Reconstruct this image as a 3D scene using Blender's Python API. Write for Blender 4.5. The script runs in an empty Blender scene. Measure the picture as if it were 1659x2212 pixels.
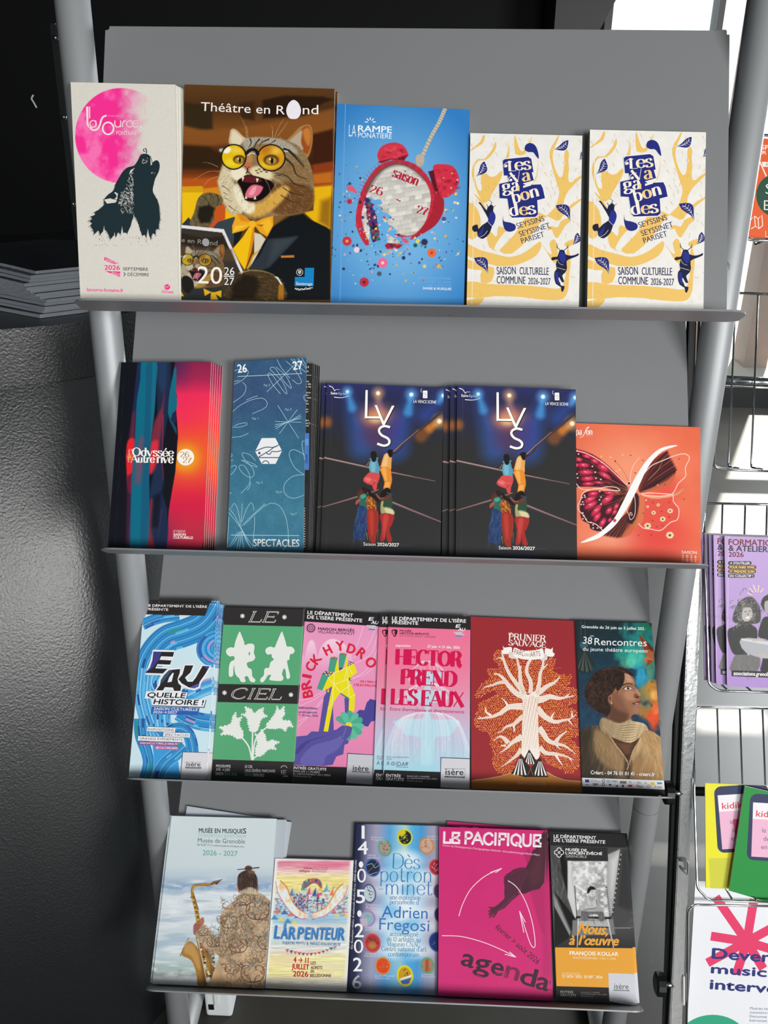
import bpy, bmesh, math, random
import numpy as np
from mathutils import Vector, Matrix
from mathutils.geometry import tessellate_polygon

scene = bpy.context.scene
COL = scene.collection
R = math.radians

# ------------------------------------------------------------------ camera
CAM_POS = np.array([0.0125, -0.8847, 1.3886])
PITCH, YAW, ROLL, FPX = R(25.0), R(2.1276), R(0.5391), 1951.08
def cam_axes():
 cp, sp, cy, sy, cr, sr = (math.cos(PITCH), math.sin(PITCH), math.cos(YAW), math.sin(YAW),
                              math.cos(ROLL), math.sin(ROLL))
 f = np.array([-sy * cp, cy * cp, -sp]); x = np.array([cy, sy, 0.0]); u = np.cross(x, f)
 return cr * x + sr * u, -sr * x + cr * u, f
CX, CU, CF = cam_axes()
cam_data = bpy.data.cameras.new('camera')
cam_data.sensor_fit = 'VERTICAL'; cam_data.sensor_height = 36.0
cam_data.lens = FPX / 2212 * 36.0
cam_data.clip_start = 0.02
cam = bpy.data.objects.new('camera', cam_data); COL.objects.link(cam)
m = Matrix.Identity(4)
for i in range(3):
 m[i][0], m[i][1], m[i][2], m[i][3] = CX[i], CU[i], -CF[i], CAM_POS[i]
cam.matrix_world = m
scene.camera = cam

# ------------------------------------------------------------------ light and exposure
scene.view_settings.view_transform = 'Standard'
scene.view_settings.look = 'None'
scene.view_settings.gamma = 1.0
scene.view_settings.use_curve_mapping = False
scene.view_settings.exposure = 0.0
world = bpy.data.worlds.new('daylight'); scene.world = world
world.use_nodes = True
wt = world.node_tree; bgn = wt.nodes['Background']
tcw = wt.nodes.new('ShaderNodeTexCoord'); sepw = wt.nodes.new('ShaderNodeSeparateXYZ'); wt.links.new(tcw.outputs['Generated'], sepw.inputs[0])
mrw = wt.nodes.new('ShaderNodeMapRange'); mrw.inputs['From Min'].default_value = 0.25; mrw.inputs['From Max'].default_value = 0.85
mrw.inputs['To Min'].default_value = 0.20; mrw.inputs['To Max'].default_value = 1.5      # the sky is brightest towards the sun, beyond the glazing
wt.links.new(sepw.outputs['Y'], mrw.inputs['Value']); wt.links.new(mrw.outputs[0], bgn.inputs['Strength'])
bgn.inputs['Color'].default_value = (0.84, 0.94, 1.0, 1)
def area(name, loc, target, sx, sy, power, color):
 l = bpy.data.lights.new(name, 'AREA'); l.shape = 'RECTANGLE'; l.size = sx; l.size_y = sy
 l.energy = power; l.color = color
 o = bpy.data.objects.new(name, l); COL.objects.link(o); o.location = loc
 o.rotation_euler = (Vector(target) - Vector(loc)).to_track_quat('-Z', 'Y').to_euler()
 return o
area('front_window_daylight', (3.7, -4.3, 1.95), (0, 0, 0.85), 1.9, 1.7, 262, (1.0, 0.985, 0.96))
area('entrance_daylight', (1.1, -4.6, 1.75), (-0.1, 0, 0.8), 0.9, 1.5, 92, (1.0, 0.99, 0.97))
area('side_window_daylight', (2.1, 2.6, 1.5), (1.0, 0.8, 0.0), 1.3, 1.3, 115, (0.93, 0.98, 1.0))
sun_d = bpy.data.lights.new('sun', 'SUN'); sun_d.energy = 9; sun_d.angle = R(0.6); sun_d.color = (1.0, 0.94, 0.84)
sun = bpy.data.objects.new('sun', sun_d); COL.objects.link(sun)
sun.rotation_euler = (Vector((-0.30, -0.70, -0.64))).to_track_quat('-Z', 'Y').to_euler()

# ------------------------------------------------------------------ materials
def s2l(c):
 c = np.asarray(c, float)
 return np.where(c <= 0.04045, c / 12.92, ((c + 0.055) / 1.055) ** 2.4)
def hx(h):
 h = h.lstrip('#')
 return np.array([int(h[i:i + 2], 16) / 255 for i in (0, 2, 4)])
def principled(name):
 mt = bpy.data.materials.new(name); mt.use_nodes = True
 return mt, mt.node_tree, mt.node_tree.nodes['Principled BSDF']
def mat(name, col, rough=0.5, metal=0.0, spec=0.5, bump=None, speck=None, coat=0, var=None):
 """procedural paint: var=(scale, amount) mottles the colour, bump=(scale, strength), speck=(scale, threshold, colour)"""
 mt, nt, b = principled(name)
 c = tuple(s2l(hx(col))) + (1,)
 b.inputs['Base Color'].default_value = c
 b.inputs['Roughness'].default_value = rough; b.inputs['Metallic'].default_value = metal
 b.inputs['Specular IOR Level'].default_value = spec; b.inputs['Coat Weight'].default_value = coat
 tc = nt.nodes.new('ShaderNodeTexCoord'); out = None
 def noise(scale, detail=4):
  n = nt.nodes.new('ShaderNodeTexNoise'); n.inputs['Scale'].default_value = scale
  n.inputs['Detail'].default_value = detail; nt.links.new(tc.outputs['Object'], n.inputs['Vector']); return n
 if var:
  n = noise(var[0]); mx = nt.nodes.new('ShaderNodeMix'); mx.data_type = 'RGBA'
  k = var[1]
  mx.inputs[6].default_value = tuple(x * (1 - k) for x in c[:3]) + (1,)
  mx.inputs[7].default_value = tuple(min(1, x * (1 + k)) for x in c[:3]) + (1,)
  nt.links.new(n.outputs['Fac'], mx.inputs[0]); out = mx.outputs[2]
 if speck:
  n = noise(speck[0], 6); rp = nt.nodes.new('ShaderNodeValToRGB')
  rp.color_ramp.elements[0].position = speck[1]; rp.color_ramp.elements[1].position = speck[1] + 0.03
  nt.links.new(n.outputs['Fac'], rp.inputs[0])
  mx = nt.nodes.new('ShaderNodeMix'); mx.data_type = 'RGBA'
  if out: nt.links.new(out, mx.inputs[6])
  else: mx.inputs[6].default_value = c
  mx.inputs[7].default_value = tuple(s2l(hx(speck[2]))) + (1,)
  nt.links.new(rp.outputs[0], mx.inputs[0]); out = mx.outputs[2]
 if out: nt.links.new(out, b.inputs['Base Color'])
 if bump:
  n = noise(bump[0], 5); bp = nt.nodes.new('ShaderNodeBump'); bp.inputs['Strength'].default_value = bump[1]
  bp.inputs['Distance'].default_value = 0.002
  nt.links.new(n.outputs['Fac'], bp.inputs['Height']); nt.links.new(bp.outputs[0], b.inputs['Normal'])
 return mt
def print_material(name, rough, spec):
 mt, nt, b = principled(name)
 a = nt.nodes.new('ShaderNodeAttribute'); a.attribute_name = 'ink'
 nt.links.new(a.outputs['Color'], b.inputs['Base Color'])
 b.inputs['Roughness'].default_value = rough; b.inputs['Specular IOR Level'].default_value = spec
 return mt
PRINT = print_material('printed_paper', 0.45, 0.3)
PRINT_GLOSS = print_material('printed_gloss_paper', 0.28, 0.4)
def paper_edge_material(name, col, col2, scale):
 """page edges: fine lines across the thickness of the block"""
 mt, nt, b = principled(name)
 tc = nt.nodes.new('ShaderNodeTexCoord'); sp = nt.nodes.new('ShaderNodeSeparateXYZ')
 nt.links.new(tc.outputs['Object'], sp.inputs[0])
 mu = nt.nodes.new('ShaderNodeMath'); mu.operation = 'MULTIPLY'; mu.inputs[1].default_value = scale
 nt.links.new(sp.outputs['Z'], mu.inputs[0])
 sn = nt.nodes.new('ShaderNodeMath'); sn.operation = 'SINE'; nt.links.new(mu.outputs[0], sn.inputs[0])
 rp = nt.nodes.new('ShaderNodeValToRGB')
 rp.color_ramp.elements[0].color = tuple(s2l(hx(col2))) + (1,); rp.color_ramp.elements[1].color = tuple(s2l(hx(col))) + (1,)
 rp.color_ramp.elements[1].position = 0.6
 nt.links.new(sn.outputs[0], rp.inputs[0]); nt.links.new(rp.outputs[0], b.inputs['Base Color'])
 b.inputs['Roughness'].default_value = 0.8; b.inputs['Specular IOR Level'].default_value = 0.2
 return mt

# ------------------------------------------------------------------ object helpers
def tag(o, label=None, cat=None, group=None, kind=None):
 for k, v in (('label', label), ('category', cat), ('group', group), ('kind', kind)):
  if v: o[k] = v
 return o
def obj(name, bm, material, parent=None, smooth=False):
 me = bpy.data.meshes.new(name)
 if isinstance(bm, bmesh.types.BMesh):
  bmesh.ops.recalc_face_normals(bm, faces=bm.faces)
  bm.to_mesh(me); bm.free()
 else:
  me.from_pydata(bm[0], [], bm[1]); me.update()
 me.materials.append(material)
 if smooth:
  me.polygons.foreach_set('use_smooth', [True] * len(me.polygons))
 o = bpy.data.objects.new(name, me); COL.objects.link(o)
 if parent: o.parent = parent
 return o
def empty(name, loc=(0, 0, 0)):
 o = bpy.data.objects.new(name, None); COL.objects.link(o); o.location = loc; o.empty_display_size = 0.05
 return o
def copy_tree(o, parent=None):
 c = o.copy(); COL.objects.link(c)
 if parent: c.parent = parent
 for ch in list(o.children): copy_tree(ch, c)
 return c
def add_box(bm, lo, hi, mtx=None):
 vs = [bm.verts.new((x, y, z)) for x in (lo[0], hi[0]) for y in (lo[1], hi[1]) for z in (lo[2], hi[2])]
 for f in ((0, 1, 3, 2), (4, 6, 7, 5), (0, 4, 5, 1), (2, 3, 7, 6), (0, 2, 6, 4), (1, 5, 7, 3)):
  bm.faces.new([vs[i] for i in f])
 if mtx: bmesh.ops.transform(bm, matrix=mtx, verts=vs)
 return vs
def box(name, lo, hi, material, parent=None, bevel=0.0, seg=2):
 bm = bmesh.new(); add_box(bm, lo, hi)
 if bevel: bmesh.ops.bevel(bm, geom=bm.edges[:], offset=bevel, segments=seg, affect='EDGES', profile=0.6)
 return obj(name, bm, material, parent)
def add_tube(bm, pts, r, n=12, cap=True, rads=None):
 pts = [Vector(p) for p in pts]; rings = []
 ref = None
 for i, p in enumerate(pts):
  d = (pts[min(i + 1, len(pts) - 1)] - pts[max(i - 1, 0)]).normalized()
  if ref is None:
   ref = Vector((0, 0, 1)) if abs(d.z) < 0.9 else Vector((1, 0, 0))
  a = (ref - d * ref.dot(d)).normalized(); ref = a; b = d.cross(a)
  rr = rads[i] if rads else r
  rings.append([bm.verts.new(p + (a * math.cos(2 * math.pi * k / n) + b * math.sin(2 * math.pi * k / n)) * rr) for k in range(n)])
 for i in range(len(rings) - 1):
  for k in range(n):
   bm.faces.new((rings[i][k], rings[i][(k + 1) % n], rings[i + 1][(k + 1) % n], rings[i + 1][k]))
 if cap:
  bm.faces.new(rings[0][::-1]); bm.faces.new(rings[-1])
def tube(name, pts, r, material, parent=None, n=16, rads=None):
 bm = bmesh.new(); add_tube(bm, pts, r, n, rads=rads)
 return obj(name, bm, material, parent, smooth=True)
def arc_corner(a, b, c, r, n=6):
 """points rounding the corner b of the path a-b-c"""
 a, b, c = Vector(a), Vector(b), Vector(c)
 p = b + (a - b).normalized() * r; q = b + (c - b).normalized() * r
 return [(p * (1 - t) ** 2 + b * 2 * t * (1 - t) + q * t * t) for t in [k / n for k in range(n + 1)]]
def round_path(pts, r):
 out = [Vector(pts[0])]
 for i in range(1, len(pts) - 1): out += arc_corner(pts[i - 1], pts[i], pts[i + 1], r)
 return out + [Vector(pts[-1])]

# ------------------------------------------------------------------ the four leaning tiers of the rack
HINGE = [np.array(p) for p in ((0, 0, 1.19), (0, -0.0229, 0.9304), (0, -0.0442, 0.6340), (0, -0.0787, 0.3165))]
LEAN = [R(27.39), R(34.33), R(41.12), R(47.52)]
EXv = np.array([1.0, 0, 0])
UPv = [np.array([0, math.sin(a), math.cos(a)]) for a in LEAN]
NRv = [np.array([0, -math.cos(a), math.sin(a)]) for a in LEAN]
def ray(px, py):
 return CX * ((px - 829.5) / FPX) - CU * ((py - 1106) / FPX) + CF
def on_plane(px, py, p0, n):
 v = ray(px, py); return CAM_POS + v * (((p0 - CAM_POS) @ n) / (v @ n))
def on_panel(row, px, py, o):
 """place on tier `row`, `o` in front of its back panel: (along, up) in metres"""
 P = on_plane(px, py, HINGE[row] + NRv[row] * o, NRv[row]) - HINGE[row]
 return np.array([P @ EXv, P @ UPv[row]])
def on_z(px, py, z): return Vector(on_plane(px, py, np.array([0, 0, z]), np.array([0, 0, 1.0])))
def on_y(px, py, y): return Vector(on_plane(px, py, np.array([0, y, 0]), np.array([0, 1.0, 0])))
def tier_matrix(row, x=0.0, h=0.0, o=0.0, rot=0.0):
 P = HINGE[row] + EXv * x + UPv[row] * h + NRv[row] * o
 M = Matrix.Identity(4)
 for i in range(3):
  M[i][0], M[i][1], M[i][2], M[i][3] = EXv[i], UPv[row][i], NRv[row][i], P[i]
 return M @ Matrix.Rotation(rot, 4, 'Z')

# ------------------------------------------------------------------ printing: noise, fonts, sheets
def _hash(ix, iy, seed):
 n = (ix * 374761393 + iy * 668265263 + seed * 974711) & 0xffffffff
 n = ((n ^ (n >> 13)) * 1274126177) & 0xffffffff
 return ((n ^ (n >> 16)) & 0xffff) / 65535.0
def vn(x, y, seed=0):
 x = np.asarray(x, float); y = np.asarray(y, float)
 ix = np.floor(x).astype(np.int64); iy = np.floor(y).astype(np.int64)
 fx = x - ix; fy = y - iy; fx = fx * fx * (3 - 2 * fx); fy = fy * fy * (3 - 2 * fy)
 a, b, c, d = _hash(ix, iy, seed), _hash(ix + 1, iy, seed), _hash(ix, iy + 1, seed), _hash(ix + 1, iy + 1, seed)
 return (a * (1 - fx) + b * fx) * (1 - fy) + (c * (1 - fx) + d * fx) * fy
def fbm(x, y, seed=0, o=4):
 t = 0; k = 0
 for i in range(o):
  t = t + vn(x * 2 ** i, y * 2 ** i, seed + i) / 2 ** i; k += 1 / 2 ** i
 return t / k
def smooth(pts, closed=True, n=6):
 """Catmull-Rom through the points"""
 P = [np.array(p, float) for p in pts]; N = len(P); out = []
 rng = range(N) if closed else range(N - 1)
 for i in rng:
  if closed: p0, p1, p2, p3 = P[(i - 1) % N], P[i], P[(i + 1) % N], P[(i + 2) % N]
  else: p0, p1, p2, p3 = P[max(i - 1, 0)], P[i], P[i + 1], P[min(i + 2, N - 1)]
  for k in range(n):
   t = k / n
   out.append(0.5 * ((2 * p1) + (p2 - p0) * t + (2 * p0 - 5 * p1 + 4 * p2 - p3) * t * t + (3 * p1 - p0 - 3 * p2 + p3) * t ** 3))
 if not closed: out.append(P[-1])
 return out
def ellipse(cx, cy, rx, ry, rot=0, n=32, a0=0, a1=360):
 c, s = math.cos(R(rot)), math.sin(R(rot)); out = []
 full = abs(a1 - a0) >= 360
 for k in range(n if full else n + 1):
  t = R(a0 + (a1 - a0) * k / n); x, y = rx * math.cos(t), ry * math.sin(t)
  out.append((cx + x * c - y * s, cy + x * s + y * c))
 return out
def rrect(x0, y0, x1, y1, r):
 out = []
 for cx, cy, a in ((x1 - r, y0 + r, -90), (x1 - r, y1 - r, 0), (x0 + r, y1 - r, 90), (x0 + r, y0 + r, 180)):
  out += ellipse(cx, cy, r, r, 0, 5, a, a + 90)
 return out
def ribbon(pts, w, w1=None):
 """closed outline of a stroke; w may be a function of t"""
 P = [np.array(p, float) for p in pts]; L, Rr = [], []
 n = len(P)
 for i, p in enumerate(P):
  d = P[min(i + 1, n - 1)] - P[max(i - 1, 0)]; d = d / (np.linalg.norm(d) + 1e-9); q = np.array([-d[1], d[0]])
  t = i / max(n - 1, 1)
  ww = (w(t) if callable(w) else (w if w1 is None else w + (w1 - w) * t)) / 2
  L.append(p + q * ww); Rr.append(p - q * ww)
 return L, Rr

_fonts = {}
def glyphs(s, bold):
 """flat mesh of a line of text in the built-in font: (verts, tris), cap height 1, starts at x=0"""
 key = (s, bold)
 if key in _fonts: return _fonts[key]
 cu = bpy.data.curves.new('t', 'FONT'); cu.body = s; cu.dimensions = '2D'; cu.fill_mode = 'BOTH'
 cu.offset = bold; cu.resolution_u = 3
 o = bpy.data.objects.new('t', cu); COL.objects.link(o)
 dg = bpy.context.evaluated_depsgraph_get()
 me = o.evaluated_get(dg).to_mesh()
 me.calc_loop_triangles()
 v = np.array([x.co[:2] for x in me.vertices]).reshape(-1, 2); t = [tuple(x.vertices) for x in me.loop_triangles]
 o.evaluated_get(dg).to_mesh_clear()
 bpy.data.objects.remove(o); bpy.data.curves.remove(cu)
 if len(v):
  v = (v - [v[:, 0].min(), 0]) / CAP
 _fonts[key] = (v, t)
 return v, t
CAP = 1.0
CAP = float(glyphs('H', 0.0)[0][:, 1].max()); _fonts.clear()

# a pen-drawn roman alphabet: strokes ('l' straight, 'c' curved, points, weight None=by direction / 0 thin / 1 thick)
XH = 0.66
SK = {
'A': (.78, [('l', (0,0, .36,1), 0), ('l', (.36,1, .74,0), 1), ('l', (.14,.36, .6,.36), 0)], 'b'),
'B': (.66, [('l', (.12,0,.12,1), 1), ('c', (.12,1,.4,1,.54,.77,.4,.53,.12,.53)), ('c', (.12,.53,.46,.53,.62,.27,.46,0,.12,0))], ''),
'C': (.74, [('c', (.66,.8,.54,.98,.34,1,.12,.8,.06,.5,.12,.2,.34,0,.54,.02,.68,.22))], ''),
'D': (.76, [('l', (.12,0,.12,1), 1), ('c', (.12,1,.42,1,.66,.78,.7,.5,.66,.22,.42,0,.12,0))], ''),
'E': (.64, [('l', (.12,0,.12,1), 1), ('l', (.12,1,.58,1), 0), ('l', (.12,.52,.46,.52), 0), ('l', (.12,0,.6,0), 0), ('l', (.58,1,.58,.78), 0), ('l', (.6,0,.6,.24), 0), ('l', (.46,.42,.46,.62), 0)], 's'),
'F': (.6, [('l', (.12,0,.12,1), 1), ('l', (.12,1,.56,1), 0), ('l', (.12,.5,.44,.5), 0), ('l', (.56,1,.56,.78), 0)], 'b'),
'G': (.78, [('c', (.66,.8,.54,.98,.34,1,.12,.8,.06,.5,.12,.2,.34,0,.56,.04,.66,.2)), ('l', (.66,.02,.66,.42), 1), ('l', (.5,.42,.76,.42), 0)], ''),
'H': (.8, [('l', (.12,0,.12,1), 1), ('l', (.66,0,.66,1), 1), ('l', (.12,.52,.66,.52), 0)], 'tb'),
'I': (.34, [('l', (.16,0,.16,1), 1)], 'tb'),
'L': (.62, [('l', (.12,0,.12,1), 1), ('l', (.12,0,.58,0), 0), ('l', (.58,0,.58,.28), 0)], 'ts'),
'M': (.96, [('l', (.1,0,.12,1), 0), ('l', (.12,1,.46,.05), 1), ('l', (.46,.05,.8,1), 0), ('l', (.8,1,.82,0), 1)], 'b'),
'N': (.82, [('l', (.12,0,.12,1), 0), ('l', (.12,1,.66,0), 1), ('l', (.66,0,.66,1), 0)], 'tb'),
'O': (.82, [('c', (.4,1,.14,.82,.06,.5,.14,.18,.4,0,.66,.18,.74,.5,.66,.82,.4,1))], ''),
'Q': (.82, [('c', (.4,1,.14,.82,.06,.5,.14,.18,.4,0,.66,.18,.74,.5,.66,.82,.4,1)), ('l', (.46,.22,.78,-.1), 1)], ''),
'P': (.64, [('l', (.12,0,.12,1), 1), ('c', (.12,1,.42,1,.58,.75,.42,.48,.12,.48))], 'b'),
'R': (.74, [('l', (.12,0,.12,1), 1), ('c', (.12,1,.42,1,.58,.76,.42,.52,.12,.52)), ('c', (.34,.52,.5,.4,.56,.1,.72,0), 1)], 'b'),
'S': (.58, [('c', (.5,.8,.4,.98,.26,1,.1,.88,.1,.7,.3,.53,.48,.38,.52,.2,.4,.02,.24,0,.1,.06,.04,.24))], ''),
'T': (.72, [('l', (.34,0,.34,1), 1), ('l', (.02,1,.66,1), 0), ('l', (.02,1,.02,.74), 0), ('l', (.66,1,.66,.74), 0)], 'b'),
'U': (.8, [('c', (.12,1,.12,.6,.13,.25,.24,.04,.4,0,.56,.04,.66,.25,.66,.6,.66,1))], 't'),
'V': (.78, [('l', (.02,1,.36,0), 1), ('l', (.36,0,.72,1), 0)], 't'),
'X': (.8, [('l', (.04,1,.7,0), 1), ('l', (.04,0,.7,1), 0)], 'tb'),
'a': (.56, [('c', (.1,.54,.2,.66,.34,.64,.4,.48,.4,.3,.4,0)), ('c', (.4,.4,.18,.34,.07,.18,.16,.01,.3,.04,.4,.18)), ('c', (.4,.1,.44,0,.52,.04), 0)], ''),
'b': (.6, [('l', (.12,0,.12,1), 1), ('c', (.12,.5,.26,.66,.44,.6,.52,.33,.44,.06,.26,0,.12,.14))], ''),
'c': (.52, [('c', (.46,.52,.34,.66,.2,.64,.08,.48,.06,.3,.14,.08,.28,0,.42,.06,.48,.18))], ''),
'd': (.6, [('l', (.46,0,.46,1), 1), ('c', (.46,.5,.34,.66,.16,.6,.06,.33,.16,.06,.34,0,.46,.14))], ''),
'e': (.54, [('c', (.07,.36,.46,.36,.44,.56,.28,.66,.12,.56,.06,.34,.12,.1,.28,0,.42,.06,.48,.18))], ''),
'f': (.36, [('c', (.4,.9,.32,1,.2,.94,.16,.75,.16,.4,.16,0)), ('l', (.02,.64,.34,.64), 0)], ''),
'g': (.56, [('c', (.26,.66,.1,.58,.1,.36,.26,.26,.4,.36,.4,.58,.26,.66)), ('c', (.16,.28,.08,.16,.2,.08,.42,.04,.48,-.12,.3,-.28,.1,-.24,.06,-.1,.2,.06)), ('l', (.38,.58,.52,.64), 0)], ''),
'h': (.62, [('l', (.12,0,.12,1), 1), ('c', (.12,.48,.26,.66,.42,.62,.48,.42,.48,0))], ''),
'i': (.28, [('l', (.13,0,.13,.66), 1), ('l', (.13,.86,.13,.95), 1)], ''),
'j': (.28, [('c', (.14,.66,.14,.2,.12,-.16,.02,-.26)), ('l', (.14,.86,.14,.95), 1)], ''),
'l': (.28, [('l', (.13,0,.13,1), 1)], 'b'),
'm': (.92, [('l', (.12,0,.12,.66), 1), ('c', (.12,.48,.24,.66,.38,.62,.44,.42,.44,0)), ('c', (.44,.48,.56,.66,.7,.62,.76,.42,.76,0))], 'b'),
'n': (.62, [('l', (.12,0,.12,.66), 1), ('c', (.12,.48,.26,.66,.42,.62,.48,.42,.48,0))], 'b'),
'o': (.58, [('c', (.28,.66,.12,.56,.06,.33,.12,.1,.28,0,.44,.1,.5,.33,.44,.56,.28,.66))], ''),
'p': (.6, [('l', (.12,-.3,.12,.66), 1), ('c', (.12,.5,.26,.66,.44,.6,.52,.33,.44,.06,.26,0,.12,.14))], ''),
'q': (.6, [('l', (.46,-.3,.46,.66), 1), ('c', (.46,.5,.34,.66,.16,.6,.06,.33,.16,.06,.34,0,.46,.14))], ''),
'r': (.44, [('l', (.12,0,.12,.66), 1), ('c', (.12,.44,.2,.62,.32,.66,.4,.58))], 'b'),
's': (.46, [('c', (.38,.52,.3,.65,.2,.66,.08,.58,.1,.44,.24,.35,.38,.24,.38,.08,.24,0,.12,.02,.05,.16))], ''),
't': (.4, [('c', (.16,.9,.16,.5,.16,.2,.2,.02,.32,.02,.38,.12)), ('l', (.02,.64,.34,.64), 0)], ''),
'u': (.62, [('c', (.12,.66,.12,.3,.14,.06,.28,0,.42,.08,.48,.24)), ('l', (.48,0,.48,.66), 1)], ''),
'v': (.56, [('l', (.02,.66,.26,0), 1), ('l', (.26,0,.5,.66), 0)], 't'),
'x': (.54, [('l', (.04,.66,.48,0), 1), ('l', (.04,0,.48,.66), 0)], ''),
'y': (.56, [('l', (.02,.66,.27,.02), 1), ('c', (.5,.66,.3,.05,.2,-.24,.04,-.26), 0)], 't'),
'0': (.58, [('c', (.28,.9,.12,.76,.06,.45,.12,.14,.28,0,.44,.14,.5,.45,.44,.76,.28,.9))], ''),
'1': (.36, [('l', (.2,0,.2,.9), 1), ('l', (.2,.9,.06,.76), 0)], 'b'),
'2': (.54, [('c', (.08,.66,.12,.86,.28,.9,.44,.78,.42,.56,.24,.3,.06,.03)), ('l', (.06,.03,.48,.03), None), ('l', (.48,0,.48,.2), 0)], ''),
'6': (.56, [('c', (.44,.8,.32,.92,.18,.8,.07,.5,.08,.2,.26,0,.44,.1,.48,.3,.4,.5,.24,.54,.1,.38))], ''),
'7': (.5, [('l', (.05,.88,.46,.88), None), ('c', (.46,.88,.3,.55,.2,.3,.18,0), 1), ('l', (.05,.88,.05,.68), 0)], ''),
'-': (.36, [('l', (.04,.34,.3,.34), None)], ''), "'": (.2, [('l', (.1,1,.08,.8), 1)], ''), ' ': (.3, [], ''),
'~': (.5, [('c', (.05,.3,.15,.4,.28,.3,.42,.4), 1)], ''), '.': (.2, [('l', (.08,0,.08,.08), 1)], ''),
',': (.2, [('l', (.1,.06,.05,-.14), 1)], '')}
ACC = {'é': ('e', 1), 'è': ('e', -1), 'à': ('a', -1)}
def sk_strokes(s, gap=0.0):
 """[(points, weight)] for a word of the pen alphabet, serif points and total width"""
 x = 0; out = []; serifs = []
 for ch in s:
  base, acc = ACC.get(ch, (ch, 0))
  w, strokes, fl = SK[base]
  for st in strokes:
   k, p = st[0], st[1]; wt = st[2] if len(st) > 2 else None
   pts = [(x + p[i], p[i + 1]) for i in range(0, len(p), 2)]
   if k == 'c': pts = smooth(pts, False, 5)
   else: pts = [np.array(pts[0]) + (np.array(pts[1]) - np.array(pts[0])) * t for t in np.linspace(0, 1, 5)]
   out.append((pts, wt))
   if k == 'l' and abs(p[0] - p[2]) < .45 and abs(p[1] - p[3]) > .5:
    for i in (0, 2):
     yy = p[i + 1]
     if ('b' in fl and yy == 0) or ('t' in fl and yy >= .66) or ('s' in fl and yy in (0, 1)): serifs.append((x + p[i], yy))
   if k == 'c' and 't' in fl and base == 'U':
    serifs += [(x + p[0], 1), (x + p[-2], 1)]
  if acc:
   out.append(([np.array((x + .2, .98)), np.array((x + .34, .79))] if acc < 0 else [np.array((x + .24, .78)), np.array((x + .38, .98))], 0.6))
  x += w + gap
 return out, serifs, x - gap

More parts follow.
